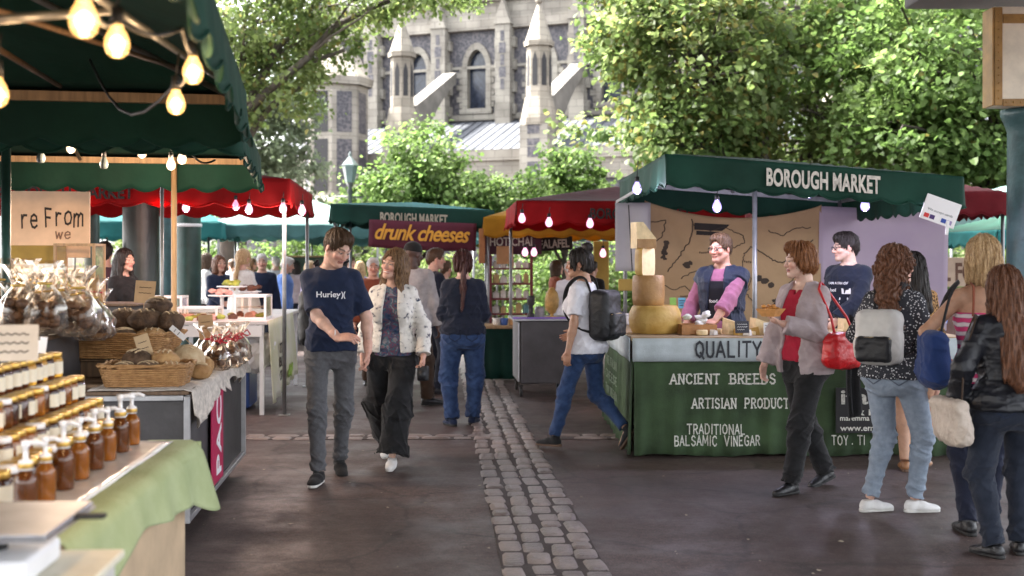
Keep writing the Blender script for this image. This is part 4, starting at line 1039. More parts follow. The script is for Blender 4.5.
# ------------------------------------------------------------------ trees
def bark(name, c): return pbr(name, c, .9, .4, 5, .7, 18, stretch=(1, 1, .35))
M_bark = bark('plane_bark', (.055, .043, .034)); M_bark2 = bark('dark_bark', (.045, .035, .028))
def leaf_mat(name, tl=.68):
    return pbr(name, (1, 1, 1), .5, .12, 3, 0, 1, attr='Col', translucent=tl, spec=.35)
M_leaf = leaf_mat('leaves')
def limb(mb, a, b, r0, r1, g, n=5, wob=.12):
    a = Vector(a); b = Vector(b); L = (b - a).length; pts = []
    for i in range(n + 1):
        t = i / n; p = a.lerp(b, t); p.z += L * .10 * math.sin(t * PI); k = wob * L * .35 * math.sin(t * PI)
        pts.append(p + Vector((g.uniform(-k, k), g.uniform(-k, k), g.uniform(-k, k) * .5)))
    mb.tube(pts, [r0 + (r1 - r0) * i / n for i in range(n + 1)], 7); return pts
def tree(label, base, trunk_h, blobs, n_clump, per, leaf, cols, tr=.22, seed=0, mat=None, spread=.55, droop=.35, cat='tree', barkm=None, group=None, yellow=0.0, name='tree', limbs=26, lean=(0, 0)):
    """trunk with limbs; crown of many separate leaves in drooping clumps spread through the crown's volume"""
    g = np.random.default_rng(seed); gr = random.Random(seed)
    root = empty(name, (base[0], base[1], 0)); tag(root, label, cat, group)
    bl = [(np.array(b[:3]), np.array(b[3:6])) for b in blobs]; vol = np.array([r_[0] * r_[1] * r_[2] for _, r_ in bl]); pk = g.choice(len(bl), n_clump, p=vol / vol.sum())
    d = g.normal(size=(n_clump, 3)); d /= np.linalg.norm(d, axis=1)[:, None]; rad = g.uniform(.30, 1, n_clump) ** .55
    C = np.array([bl[i][0] for i in pk]) + d * rad[:, None] * np.array([bl[i][1] for i in pk]) * (1 + .18 * np.sin(d[:, :1] * 5 + seed) + .12 * np.sin(d[:, 2:] * 7 + seed))
    mb = MB(); top = Vector((lean[0], lean[1], trunk_h)); r0 = tr
    tp = [Vector((0, 0, -.1)), Vector((lean[0] * .2, lean[1] * .2, trunk_h * .35)), Vector((lean[0] * .6, lean[1] * .6, trunk_h * .75)), top]; mb.tube(tp, [r0 * 1.35, r0, r0 * .85, r0 * .7], 10)
    order = np.argsort(-rad)[:]; mains = []
    for b, r_ in bl:
        mains.append((limb(mb, top - Vector((0, 0, gr.uniform(0, trunk_h * .25))), Vector(b - np.array([0, 0, r_[2] * .2])), r0 * .55, r0 * .22, gr), b))
    for i in order[:limbs]:
        pts, _ = mains[pk[i]]; st = pts[gr.choice((2, 3, 4, 5))]; limb(mb, st, Vector(C[i]), r0 * .17, r0 * .05, gr, 4, .2)
    mb.build('trunk', barkm or M_bark, root)
    # leaves
    leaf *= .55; per = int(per * 1.75) if n_clump > 200 else int(per * 1.5); N = n_clump * per; ci = np.repeat(np.arange(n_clump), per)
    csz = g.uniform(.45, 1.2, n_clump) * spread
    off = g.normal(size=(N, 3)) * .55; off[:, 2] = off[:, 2] * .55 - np.abs(g.normal(size=N)) * droop * .5
    P = C[ci] + off * csz[ci][:, None]
    out = d[ci] * .7 + g.normal(size=(N, 3)) * .6 + np.array([0, 0, .1]); out[:, 2] -= droop; out /= np.linalg.norm(out, axis=1)[:, None]   # blade direction
    up = g.normal(size=(N, 3)) * .55 + np.array([0, -.15, 1.0]); sd = np.cross(out, up); sd /= np.linalg.norm(sd, axis=1)[:, None] + 1e-9; nn = np.cross(sd, out)
    L = leaf * g.uniform(.42, 1.45, N)[:, None]; fold = g.uniform(.0, .35, N)[:, None]
    shp = [(0, 0, 0), (-.50, .22, 1), (-.34, .72, 1), (0, 1, 0), (.34, .72, 1), (.50, .22, 1)]
    V = np.stack([P + sd * (a * L) + out * (b * L) + nn * (c * fold * abs(a) * L) - np.array([0, 0, 1]) * (b * b * .18 * L) for a, b, c in shp], 1).reshape(-1, 3)
    o = np.arange(N)[:, None] * 6; Fq = np.concatenate([o + np.array([[0, 3, 2, 1]]), o + np.array([[0, 5, 4, 3]])])
    cc = np.array(cols); w_ = g.random(n_clump); ct = (w_ * (len(cc) - 1)); i0 = ct.astype(int); i1 = np.minimum(i0 + 1, len(cc) - 1); cl = cc[i0] + (cc[i1] - cc[i0]) * (ct - i0)[:, None]
    lc = cl[ci] * g.uniform(.72, 1.3, N)[:, None]
    if yellow:
        y = g.random(N) < yellow * (0.4 + 1.2 * (w_[ci])); lc[y] = np.array([.20, .18, .05]) * g.uniform(.6, 1.2, (y.sum(), 1))
    np_mesh('crown', V, Fq, mat or M_leaf, root, False, np.repeat(lc, 6, 0)); return root
G1 = [(.080, .115, .032), (.12, .165, .048), (.16, .20, .065)]; G2 = [(.085, .130, .036), (.13, .180, .055), (.175, .22, .08)]; G3 = [(.080, .135, .034), (.12, .190, .052), (.165, .235, .075)]; G_haze = [(.095, .125, .07), (.13, .165, .095), (.17, .20, .13)]  # last palette is greyed: distance haze put into the leaf colours
def rel(px, py, Y, b, dy=0): p = at(px, py, Y + dy); return (p.x - b[0], p.y - b[1], p.z)
b = (5.2, 25.0)
tree('yellowing maple tree behind the cheese stall, its crown against the church', b, 4.2, [rel(690, 75, 25, b) + (1.7, 2, 2.6), rel(700, 30, 25, b) + (2.4, 2.2, 2.4), rel(655, 140, 24, b) + (.85, 1.4, .8), rel(690, 130, 25, b) + (2.2, 2, 1.3), rel(640, 0, 25, b) + (1.2, 1.4, 1.2)], 360, 40, .21, G2, .22, 1, yellow=.14, barkm=M_bark2)
b = (8.2, 27.0)
tree('tall green plane tree in the middle of the three on the right', b, 4.5, [rel(800, 90, 27, b) + (2.3, 2.2, 2.4), rel(770, 10, 27, b) + (2.4, 2.2, 2.2), rel(870, 30, 27, b) + (2.2, 2, 2.2), rel(800, 150, 27, b) + (2.2, 1.8, 1.0)], 310, 38, .22, G1 + G3, .26, 2, yellow=.04, barkm=M_bark2)
b = (10.2, 24.0)
tree('dense bright green tree next to the iron column', b, 4.0, [rel(940, 60, 24, b) + (1.9, 2, 2.1), rel(900, 130, 24, b) + (1.9, 1.9, 1.3), rel(985, 120, 23.5, b) + (1.5, 1.6, 1.7), rel(880, 70, 24.5, b) + (1.5, 1.6, 1.6), rel(960, 190, 24, b) + (1.6, 1.4, .8)], 370, 42, .21, G3, .24, 3, yellow=.01, barkm=M_bark2)
b = (-7.15, 30.0)
tree('old plane tree on the left reaching over towards the church', b, 5.0, [rel(255, 10, 30, b) + (1.5, 2, 1.7), rel(322, 0, 30, b) + (1.6, 2, .9), rel(300, 78, 30, b) + (.65, 1.0, 1.1), rel(415, -14, 29, b) + (1.5, 1.4, .55), rel(240, 85, 30, b) + (.6, 1, 1.2), rel(345, 45, 30, b) + (.4, .6, .6)], 300, 32, .19, G1 + G2, .22, 4, yellow=.05, limbs=34, spread=.5)
b = (-10.0, 44.0)
tree('tree with haze tinted grey green leaves standing behind the plane tree', b, 5.0, [rel(270, 130, 44, b) + (1.7, 2, 2.6), rel(250, 80, 44, b) + (1.9, 2, 2.2), rel(285, 180, 44, b) + (1.4, 2, 1.6), rel(225, 160, 44, b) + (2.0, 2, 2.6)], 280, 36, .26, G_haze, .28, 5, spread=.7)
b = (-2.3, 27.0)
tree('young fresh green tree below the church windows', b, 1.8, [rel(425, 150, 27, b) + (.65, .8, .7), rel(400, 185, 27, b) + (.8, 1, .7), rel(455, 180, 27, b) + (.95, 1, .5), rel(440, 215, 27, b) + (1.5, 1, .6), rel(485, 200, 27, b) + (.7, .8, .5), rel(375, 205, 27, b) + (.7, .8, .5)], 230, 38, .17, G3, .09, 6, spread=.38, limbs=30)
b = (1.2, 27.5)
tree('small young tree with pale leaves before the church roof', b, 1.8, [rel(565, 158, 27.5, b) + (.7, .8, .5), rel(548, 180, 27.5, b) + (.8, .8, .5), rel(580, 195, 27.5, b) + (1.0, .9, .7), rel(530, 215, 27.5, b) + (1.2, .9, .8)], 170, 34, .17, G3, .08, 7, spread=.36)
hedge = [(-9.6, 33, 195, 1.9), (-6.6, 31, 205, 2.0), (-3.9, 33, 215, 1.9), (-.4, 33, 215, 2.1), (2.4, 31, 205, 2.0), (4.8, 31, 200, 2.1), (7.6, 31, 190, 2.1), (10.6, 30, 195, 2.2), (13.0, 29, 195, 2.2)]
hl = ['broad dark shrub at the foot of the grey green tree', 'leafy shrub behind the far teal canopies', 'leafy shrub below the young fresh green tree', 'shrub between the two young trees', 'shrub behind the maroon canopy', 'shrub at the foot of the yellowing maple', 'shrub under the middle plane tree', 'shrub under the dense bright tree', 'shrub behind the iron column']
for i, (x, y, py, w_) in enumerate(hedge):
    zt = ZP(py, y); tree(hl[i], (x, y), zt * .3, [(0, 0, zt * .5, w_, 1.0, zt * .5), (w_ * .5, -.3, zt * .3, w_ * .8, .9, zt * .32), (-w_ * .5, -.3, zt * .3, w_ * .8, .9, zt * .32)], 150, 34, .17, [G1, G3, G2][i % 3], .08, 20 + i, spread=.45, cat='shrub', name='shrub', group='shrubs along the churchyard', limbs=14)
# churchyard railing wall behind the stalls
mb = MB(); mb.box((2, 35, .6), (40, .35, 1.2), 0, 0, bev=.03); cw = mb.build('churchyard_wall', M_stone2); tag(cw, 'low stone wall round the churchyard behind the shrubs', 'wall')
mb = MB(); mb.box((2, 35, 1.26), (40, .5, .10), 0, 0, bev=.02); mb.build('coping', M_stone, cw)
# Victorian lamp post
lp = at(350, 200, 26); root = empty('street_lamp', (lp.x, 26, 0)); tag(root, 'black Victorian street lamp beside the young fresh green tree', 'street lamp')
pbr('lantern_glass', (.10, .12, .12), .2, .1, 4); M_iron = pbr('black_iron', (.02, .022, .022), .5, .2, 10); zl = ZP(183, 26); mb = MB()
mb.lathe([(.16, 0), (.16, .1), (.11, .18), (.11, .7), (.06, .8), (.045, zl - .25), (.07, zl - .2), (.04, zl - .1), (.09, zl)], n=12); mb.tube([(-.3, 0, zl - .3), (.3, 0, zl - .3)], .018, 6); mb.build('post', M_iron, root)
mb = MB(); mb.lathe([(.10, zl + .01), (.17, zl + .36), (.19, zl + .38), (.03, zl + .58), (.03, zl + .64), (.0, zl + .7)], n=6, smooth=False); mb.build('lantern', pbr('lantern_glass', (.10, .12, .12), .2, .1, 4), root)
# ------------------------------------------------------------------ awnings
def canvas(name, c, tl=.35, c2=None): return pbr(name, c, .75, .26, 1.3, .45, 6, translucent=tl, spec=.25, col2=c2)
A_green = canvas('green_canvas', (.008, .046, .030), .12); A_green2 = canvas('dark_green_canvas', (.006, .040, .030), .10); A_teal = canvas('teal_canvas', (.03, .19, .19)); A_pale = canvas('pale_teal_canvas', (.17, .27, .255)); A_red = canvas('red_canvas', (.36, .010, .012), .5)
A_maroon = canvas('maroon_canvas', (.07, .006, .014), .1); A_yellow = canvas('yellow_canvas', (.50, .25, .02), .45); A_aqua = canvas('aqua_canvas', (.09, .22, .22)); A_red2 = canvas('deep_red_canvas', (.15, .008, .014), .3)
M_pole = pbr('galvanised_pole', (.22, .225, .23), .38, .15, 12, .05, 80, metal=.6); M_wood = pbr('pine_batten', (.42, .27, .14), .6, .25, 4, .3, 50, stretch=(8, 8, .6)); M_wood2 = pbr('dark_timber', (.11, .065, .035), .6, .3, 4, .3, 50, stretch=(8, 8, .6))
M_cable = pbr('black_cable', (.012, .012, .012), .6); M_ink = pbr('dark_print', (.03, .022, .02), .8); M_cream = pbr('cream_lettering', (.60, .57, .51), .8, .22, 40)
class Awning:
    """Market awning: hipped canvas roof, scalloped valance on four sides, eave frame, ridge struts, posts. Local frame: x along the front, -y is the front."""
    def __init__(s, label, c, rz, w_, d, z, rise, vh, mroof, mval, scal=.055, period=.30, roll=0.0, posts=((1, 1), (1, -1), (-1, 1), (-1, -1)), pm=None, frame_mat=None, group=None, wave=.02, zag=False, frame=True, sag=.08, postr=.022):
        s.w, s.d, s.z, s.rise, s.vh = w_, d, z, rise, vh
        s.root = empty('market_awning', (c[0], c[1], 0), 0, (0, 0, rz)); tag(s.root, label, 'awning', group); s.roll = roll; s.rz = rz
        hw, hd = w_ / 2, d / 2; tr = math.tan(roll)
        def lift(x): return -x * tr
        def roof(u, v):
            a, b = u * 2 - 1, v * 2 - 1; m_ = max(abs(a), abs(b)); t = 1 - m_
            zz = z + rise * (t ** .92) - sag * math.sin(PI * t) * (1 - (1 - abs(abs(a) - abs(b))) ** 3) * .6
            return Vector((a * hw, b * hd, zz + lift(a * hw)))
        mb = MB(); mb.sheet(roof, 28, 28, .004, 0, True); s.roof = mb.build('roof', mroof, s.root)
        per = 2 * (w_ + d); n_ = int(per / .035); ring = []
        for i in range(n_ + 1):
            q = per * i / n_
            if q <= w_: p = (-hw + q, -hd); nn = (0, -1)
            elif q <= w_ + d: p = (hw, -hd + q - w_); nn = (1, 0)
            elif q <= 2 * w_ + d: p = (hw - (q - w_ - d), hd); nn = (0, 1)
            else: p = (-hw, hd - (q - 2 * w_ - d)); nn = (-1, 0)
            ring.append((p, nn, q))
        def val(u, v):
            i = min(n_, int(round(u * n_))); p, nn, q = ring[i]; k = wave * v * math.sin(q * 2 * PI / .55 + 1.3 * math.sin(q * 1.7)) + .012 * v * v
            ph = (q / period) % 1; dz = scal * (abs(2 * ph - 1) if zag else abs(math.sin(PI * ph)) * -1 + 1)
            return Vector((p[0] + nn[0] * (k + .004), p[1] + nn[1] * (k + .004), z + .006 + lift(p[0]) - v * (vh - dz)))
        mb = MB(); mb.sheet(val, n_, 7, .003, 0, True); s.val = mb.build('valance', mval, s.root)
        mb = MB()
        for i in range(n_):
            a, b = val(i / n_, 1), val((i + 1) / n_, 1); nn = ring[i][1]; mb.tube([a + Vector((nn[0], nn[1], 0)) * .004, b + Vector((nn[0], nn[1], 0)) * .004], .006, 5, 0, False)
        s.bind = mb.build('edge_binding', pm or mval, s.root)
        if frame:
            fm = frame_mat or M_pole; mb = MB(); e = .04
            P = [Vector((sx * (hw - e), sy * (hd - e), z - .03 + lift(sx * hw))) for sx, sy in ((-1, -1), (1, -1), (1, 1), (-1, 1))]
            for a, b in zip(P, P[1:] + P[:1]): mb.box((a + b) / 2, ((b - a).length, .035, .05), 0, rot=(b - a).to_track_quat('X', 'Z').to_matrix())
            mb.build('eave_frame', fm, s.root)
            ap = Vector((0, 0, z + rise - .07))
            for a in P: mb = MB(); mb.tube([a, ap + (a - ap) * .03], .017, 8); mb.build('rafter', M_pole, s.root)
            for k in (0, 2): mb = MB(); mb.tube([(P[k] + P[k + 1]) / 2, ap + ((P[k] + P[k + 1]) / 2 - ap) * .04], .015, 8); mb.build('strut', M_pole, s.root)
        for sx, sy in posts:
            mb = MB(); x, y = sx * (hw - .06), sy * (hd - .06); mb.cyl((x, y, 0), (x, y, z - .05 + lift(x)), postr, n=12); mb.box((x, y, .006), (.12, .12, .012), bev=.004); mb.build('post', M_pole if pm is None else M_pole, s.root)
    def sign(s, name, txt, x, wdt, hgt, mat, zc=None, off=.035, heavy=.05, side='front', geo=None, shear=0):
        V, Fc = geo or text_geo(txt, 1, heavy, shear); V = fit_text(V, wdt, hgt); zc = s.z - s.vh * .5 if zc is None else zc; tr = math.tan(s.roll)
        def fn(u, v): return Vector((x + u, -s.d / 2 - off + .0, zc + v - (x + u) * tr)), Vector((0, -1, 0))
        return lettering(name, (V, Fc), fn, mat, s.val, .003)
def block_title(): return text_geo('BOROUGH MARKET', 1, .032, space=1.04)
# right stall awning
AW = Awning('dark green awning of the cheese stall with white market lettering', (2.53, 11.88), R(1.5), 2.55, 3.4, 2.415, .20, .285, A_green, A_green, .04, .26, R(4.2), posts=((-1, 1), (1, 1)))
AW.sign('lettering', 'BOROUGH MARKET', .06, .97, .155, M_cream, 2.415 - .125, .03, geo=block_title())
mb = MB(); mb.cyl((-.30, -.75, 0), (-.30, -.75, 2.39), .022, n=12); mb.build('post', M_pole, AW.root)
# tilted card with bank card logos hooked on the corner
M_card = pbr('white_card', (.80, .79, .80), .6, .03)
cr = empty('notice_card', (3.62, 10.14, 2.03), 0, (0, R(20), R(-4))); tag(cr, 'white card notice tilted on the corner of the dark green awning', 'notice')
mb = MB(); mb.box((0, 0, 0), (.30, .012, .215), bev=.003); mb.build('card', M_card, cr)
mb = MB(); q = text_geo('We accept cards', 1, .01); V = fit_text(q[0], .22, .026); lettering('lettering', (V, q[1]), lambda x, y: (Vector((x, -.006, y - .015)), Vector((0, -1, 0))), pbr('grey_print', (.25, .25, .27), .7), cr, .002)
for i, c in enumerate(((.55, .03, .03), (.05, .02, .12), None, (.02, .06, .32), (.30, .25, .45))):
    if c: mb = MB(); mb.box((-.10 + i * .05, -.0085, -.07), (.042, .003, .036), bev=.001); mb.build('card_logo', pbr('logo_%s' % 'abcde'[i], c, .6), cr)
mb = MB(); mb.box((.10, -.008, -.115), (.025, .012, .12), .0, rot=Matrix.Rotation(R(-14), 3, 'Y'), bev=.003); mb.build('peg', M_card, cr)
# deep red awning behind it, and far right teal ones
a = Awning('deep red awning behind the right end of the dark green awning', (4.55, 15.4), R(2), 2.55, 2.6, 2.42, .35, .30, A_red2, A_red2, .05, .22, zag=True); a.sign('lettering', 'BOROUGH MARKET', -.35, 1.0, .13, M_ink, None, .03, geo=block_title())
Awning('pale teal awning on the far right beside the iron column', (8.9, 21.0), 0, 3.6, 3, 2.45, .55, .30, A_pale, A_pale); Awning('green awning under the pale teal one on the far right', (7.3, 17.2), R(6), 2.0, 2.4, 2.02, .30, .22, A_green, A_teal)
# middle
a = Awning('maroon awning with glowing red valance between the two stalls', (1.36, 15.6), R(3), 2.75, 2.6, 2.32, .26, .29, A_maroon, A_red, .05, .30, posts=((-1, 1), (1, 1))); a.sign('lettering', 'BOROUGH MARKET', .1, 1.2, .13, M_ink, None, .03, geo=block_title())
mb = MB(); mb.cyl((.62, -.9, 0), (.62, -.9, 2.28), .020, n=10); mb.build('post', M_wood, a.root)
Awning('mustard yellow awning behind the maroon one', (1.0, 18.6), R(2), 2.9, 2.6, 2.24, .42, .30, A_yellow, A_yellow, .05, .32)
Awning('aqua awning over the falafel stall at the back', (1.6, 23.8), R(-3), 4.6, 3.2, 2.30, .45, .26, A_aqua, A_aqua, .03, .3)
a = Awning('awning of the drunken cheese stall with dark green valance, its top coloured teal as if sky lit', (-1.50, 18.75), R(2.2), 2.38, 2.4, 2.40, .13, .29, A_teal, A_green2, .045, .28, R(2.2)); a.sign('lettering', 'BOROUGH MARKET', .02, .98, .15, pbr('faded_lettering', (.36, .33, .26), .8, .1), 2.36 - .125, .035, geo=block_title())  # teal roof: sky light on the top put into the canvas colour
# banner below it
bn = empty('hanging_banner', (-1.50 + .20, 17.46, 2.02), 0, (0, R(2.2), R(2.2))); tag(bn, 'burgundy banner with yellow script hanging below the drunken cheese awning', 'banner')
mb = MB(); mb.sheet(lambda u, v: Vector((-.78 + 1.56 * u, .02 * math.sin(u * 9) * v, .17 - .40 * v - .02 * math.sin(u * PI) * v)), 24, 6, .004); mb.build('cloth', pbr('burgundy_cloth', (.085, .010, .026), .8, .1, 6), bn)
q = text_geo('drunk cheeses', 1, .022, .35, space=.93); V = fit_text(q[0], 1.38, .235); lettering('lettering', (V, q[1]), lambda x, y: (Vector((x, -.022, y)), Vector((0, -1, 0))), pbr('yellow_script', (.66, .33, .04), .7), bn, .003)
mb = MB(); mb.box(at(482, 246, 17.3) + Vector((0, 0, 0)), (.09, .05, .5), bev=.01); tag(mb.build('timber_board', pbr('orange_timber', (.30, .13, .05), .7, .2, 5)), 'narrow orange brown timber board hung at the end of the drunken cheese awning', 'board')
# left row: two near green awnings, a red one and teal ones further down
dL = R(9.9); dv = Vector((-math.sin(dL), math.cos(dL))); sv = Vector((math.cos(dL), math.sin(dL)))
def leftc(corner, w_, d): c = Vector(corner) - sv * w_ / 2 - dv * d / 2; return (c.x, c.y)
AN = Awning('near green awning over the honey table with wooden eave bars', leftc((-1.44, 6.5), 3.0, 4.0), dL, 3.0, 4.0, 2.50, .55, .29, A_green, A_green, .05, .26, frame_mat=M_wood, posts=((-1, 1), (-1, -1)))
Awning('second green awning over the bread stall, hung with clear bulbs', leftc((-2.20, 10.5), 3.0, 3.7), dL, 3.0, 3.7, 2.50, .55, .30, A_green2, A_green, .05, .26, frame_mat=M_wood, posts=((-1, 1), (-1, -1)))
a = Awning('bright red awning glowing in the left row beyond the green ones', leftc((-2.72, 15.6), 4.0, 3.0), R(5), 4.0, 3.0, 2.46, .30, .30, A_red2, A_red, .05, .36); a.sign('lettering', 'BOROUGH MARKET', -.25, 1.35, .13, M_ink, None, .03, geo=block_title())
Awning('turquoise awning seen between the iron columns', (-6.6, 22.5), R(6), 2.6, 2.6, 2.30, .5, .30, A_teal, A_teal); Awning('large pale teal awning in the far left row', (-4.1, 23.6), R(3), 3.2, 3.2, 2.28, .60, .26, A_pale, A_aqua); Awning('sea green awning behind the drunken cheese stall', (-2.2, 26.5), R(-2), 4.0, 3, 2.25, .5, .3, A_pale, A_aqua)

IM = (Matrix.Translation(AN.root.location) @ Matrix.Rotation(dL, 4, 'Z')).inverted()
for a, b, r_, m_ in ((at(-20, 21, 3.0), at(112, 10, 3.3), .012, M_pole), (at(95, -4, 3.0), at(238, 92, 6.3), .011, M_pole), (at(-10, 44, 4.2), at(60, 86, 6.1), .012, M_wood2), (at(-10, 8, 3.4), at(190, 72, 5.2), .010, M_wood2)):
    mb = MB(); mb.tube([IM @ a, IM @ b], r_, 8); mb.build('strut', m_, AN.root)
# ------------------------------------------------------------------ lamps strung under the awnings
def emis(name, c, st):
    m = bpy.data.materials.new(name); m.use_nodes = True; n = m.node_tree.nodes; l = m.node_tree.links; n.clear()
    o = n.new('ShaderNodeOutputMaterial'); e = n.new('ShaderNodeEmission'); e.inputs[0].default_value = lin(c); e.inputs[1].default_value = st; l.new(e.outputs[0], o.inputs[0]); return m
E_warm = emis('lit_bulb_warm', (1.0, .50, .13), .30); E_core = {}; E_white = emis('lit_bulb_white', (1.0, .62, .34), .36); E_lav = emis('lit_led', (.45, .36, 1.0), .20); E_pink = emis('lit_led_pink', (1.0, .40, .62), .22)
def glow(mat, core=False):
    "frosted globe: see-through glass with a faint glow; the core inside is the bright part"
    key = (mat.name, core)
    if mat is M_card: return MATS['lantern_glass']
    if key in E_core: return E_core[key]
    e = mat.node_tree.nodes['Emission']; c, st = tuple(e.inputs[0].default_value)[:3], e.inputs[1].default_value
    if core: m = emis(mat.name + '_core', tuple(.35 + .65 * v for v in c), st * 4.5)
    else:
        m = emis(mat.name + '_glass', c, st * .75); n = m.node_tree.nodes; l = m.node_tree.links; t = n.new('ShaderNodeBsdfTransparent'); t.inputs[0].default_value = (.8, .8, .8, 1); a = n.new('ShaderNodeAddShader'); l.new(n['Emission'].outputs[0], a.inputs[0]); l.new(t.outputs[0], a.inputs[1])
        g_ = n.new('ShaderNodeBsdfGlossy'); g_.inputs['Roughness'].default_value = .15; mx = n.new('ShaderNodeMixShader'); mx.inputs[0].default_value = .12; l.new(a.outputs[0], mx.inputs[1]); l.new(g_.outputs[0], mx.inputs[2]); l.new(mx.outputs[0], n['Material Output'].inputs[0])
    E_core[key] = m; return m
def bulb(label, p, r_, mat, group, core=None, cable=.12, pw=0, mat_col=(1, .62, .3)):
    o = empty('light_bulb', p); tag(o, label, 'light bulb', group); mb = MB(); k = r_ / .03
    mb.lathe([(.0, -.042 * k), (.014 * k, -.039 * k), (.025 * k, -.029 * k), (.030 * k, -.012 * k), (.029 * k, .002 * k), (.023 * k, .018 * k), (.016 * k, .030 * k), (.013 * k, .04 * k)], n=14); mb.build('globe', glow(mat), o)
    if mat is not M_card: mb = MB(); mb.blob((0, 0, -.008 * k), (.0165 * k, .0165 * k, .021 * k), 12, 8); mb.build('filament', glow(mat, True), o)
    mb = MB(); mb.cyl((0, 0, .04 * k), (0, 0, .04 * k + .045), .017 * k, .014 * k, 10); mb.tube([(0, 0, .04 * k + .04), (.01, 0, .04 * k + cable)], .004, 6); mb.build('socket', M_cable, o)
    if pw:
        l_ = bpy.data.lights.new('lamp_light', 'POINT'); l_.energy = pw; l_.color = mat_col; l_.shadow_soft_size = .05; q = bpy.data.objects.new('lamp_light', l_); COL.objects.link(q); q.parent = o; q.location = (0, 0, -.10)
    return o
big = [((84, 18), 2.55, 'largest glowing globe bulb close to the camera'), ((117, 41), 2.98, 'glowing globe bulb second from the near end of the string'), ((193, 70), 3.55, 'glowing globe bulb beside the scalloped awning edge'), ((176, 102), 3.95, 'lowest glowing globe bulb of the near string'), ((-3, 92), 3.3, 'glowing globe bulb half out of the picture on the left')]
pts = []
for (px, py), Y, lb in big: bulb('warm ' + lb, at(px, py, Y), .030, E_warm, 'globe bulbs strung under the near green awning', pw=.9)
def cable(label, pts, r_=.006):
    P = []; pts = [Vector(p) for p in pts]
    for a, b in zip(pts[:-1], pts[1:]):
        for t in np.linspace(0, 1, 8)[:-1]: P.append(a.lerp(b, t) - Vector((0, 0, .09 * (b - a).length * math.sin(PI * t))))
    P.append(pts[-1]); mb = MB(); mb.tube(P, r_, 6); return tag(mb.build('cable', M_cable), label, 'cable')
cable('black lamp cable looping between the near globe bulbs', [at(60, -30, 2.4), at(84, -8, 2.55), at(117, 19, 2.98), at(182, 28, 3.3), at(193, 52, 3.55), at(176, 84, 3.95), at(90, 60, 5.6)])
sm = [((41, 152), 'unlit bulb at the left of the clear string'), ((71, 142), 'white glowing bulb above the sign board'), ((104, 158), 'unlit clear bulb hanging lower than its neighbours'), ((142, 147), 'white glowing bulb at the middle of the clear string'), ((171, 159), 'white glowing bulb left of the pair'), ((182, 153), 'white glowing bulb at the right end of the pair')]
for i, ((px, py), lb) in enumerate(sm): bulb(lb, at(px, py + 5, 9.0), .034, M_card if 'unlit' in lb else E_white, 'small bulbs strung under the second green awning', pw=0 if 'unlit' in lb else 3.5, mat_col=(1, .72, .5))
cable('thin cable carrying the small white bulbs of the second green awning', [at(30, 142, 9.05), at(71, 128, 9), at(104, 142, 9), at(142, 132, 9), at(160, 132, 9), at(182, 139, 9), at(215, 160, 10)], .008)
for (px, py), lb in (((80, 200), 'beside the handwritten board'), ((160, 199), 'above the dark iron column'), ((186, 207), 'above the white ringed column'), ((236, 205), 'in the middle of the red valance'), ((249, 209), 'just right of the middle of the red valance'), ((283, 208), 'near the right end of the red valance'), ((302, 210), 'at the right corner of the red valance')):
    bulb('pinkish white lit bulb ' + lb, at(px, py, 12.4), .040, E_pink, 'lit bulbs along the bright red awning', pw=2, mat_col=(1, .7, .6))
for (px, py), lb in (((637, 188), 'at the left edge'), ((717, 206), 'over the map cloth'), ((809, 192), 'below the market lettering'), ((865, 205), 'left of the card notice'), ((937, 203), 'behind the card notice')):
    bulb('lavender lit lamp %s of the dark green awning' % lb if 'edge' in lb else 'lavender lit lamp %s under the dark green awning' % lb, at(px, py, 10.5), .040, E_lav, 'lamps along the dark green awning', cable=.2, pw=2.5, mat_col=(.8, .75, 1))
for (px, py), lb in (((522, 218), 'left'), ((549, 222), 'middle'), ((590, 223), 'right')): bulb('pink lit lamp under the maroon awning, the %s one of three' % lb, at(px, py, 14.1), .042, E_pink, 'lamps along the maroon awning')
for (px, py), lb in (((525, 252), 'above the shelf rack'), ((534, 252), 'beside the lamp above the shelf rack'), ((603, 253), 'by the yellow panel')): bulb('small lit lamp at the back ' + lb, at(px, py, 17), .045, E_pink, 'lamps at the back of the market')

# ------------------------------------------------------------------ right stall: counter, cloths, cheese
M_gcloth = pbr('olive_green_cloth', (.036, .066, .028), .9, .35, 3, .3, 160); M_band = pbr('pale_blue_band', (.44, .50, .53), .8, .14, 5, .2, 120); M_plank = pbr('counter_planks', (.40, .28, .16), .6, .25, 4, .3, 60, stretch=(1, 6, 6)); M_lett = pbr('white_lettering', (.58, .58, .53), .85, .28, 45)
ct = empty('market_counter', (1.0, 9.86, 0), R(.6)); tag(ct, 'long cheese counter skirted in olive green cloth with white lettering', 'counter'); CWd, CD, CH = 2.75, 2.55, .985
mb = MB(); mb.box((CWd / 2, CD * .5, CH - .02), (CWd + .04, CD * .98, .035), bev=.006)
tb = mb.build('counter_top', M_plank, ct)
mb = MB(); mb.box((CWd / 2, CD / 2, .46), (CWd - .16, CD - .2, .90)); mb.build('carcass', M_wood2, ct)
def skirt_front(u, v):
    x = CWd * u; z = .80 - .785 * v; return Vector((x, -.008 - .018 * v * (1 + math.sin(x * 19 + math.sin(x * 5) * 2)) - .012 * v * math.sin(x * 41), z + .01 * math.sin(x * 7) * v))
mb = MB(); mb.sheet(skirt_front, 160, 8, .004, flip) if False else mb.sheet(skirt_front, 160, 8, .004); cl = mb.build('front_skirt', M_gcloth, ct)
def skirt_side(u, v):
    y = CD * (1 - u); z = .80 - .785 * v; return Vector((-.008 - .02 * v * (1 + math.sin(y * 21)) - .01 * v * math.sin(y * 47), y, z))
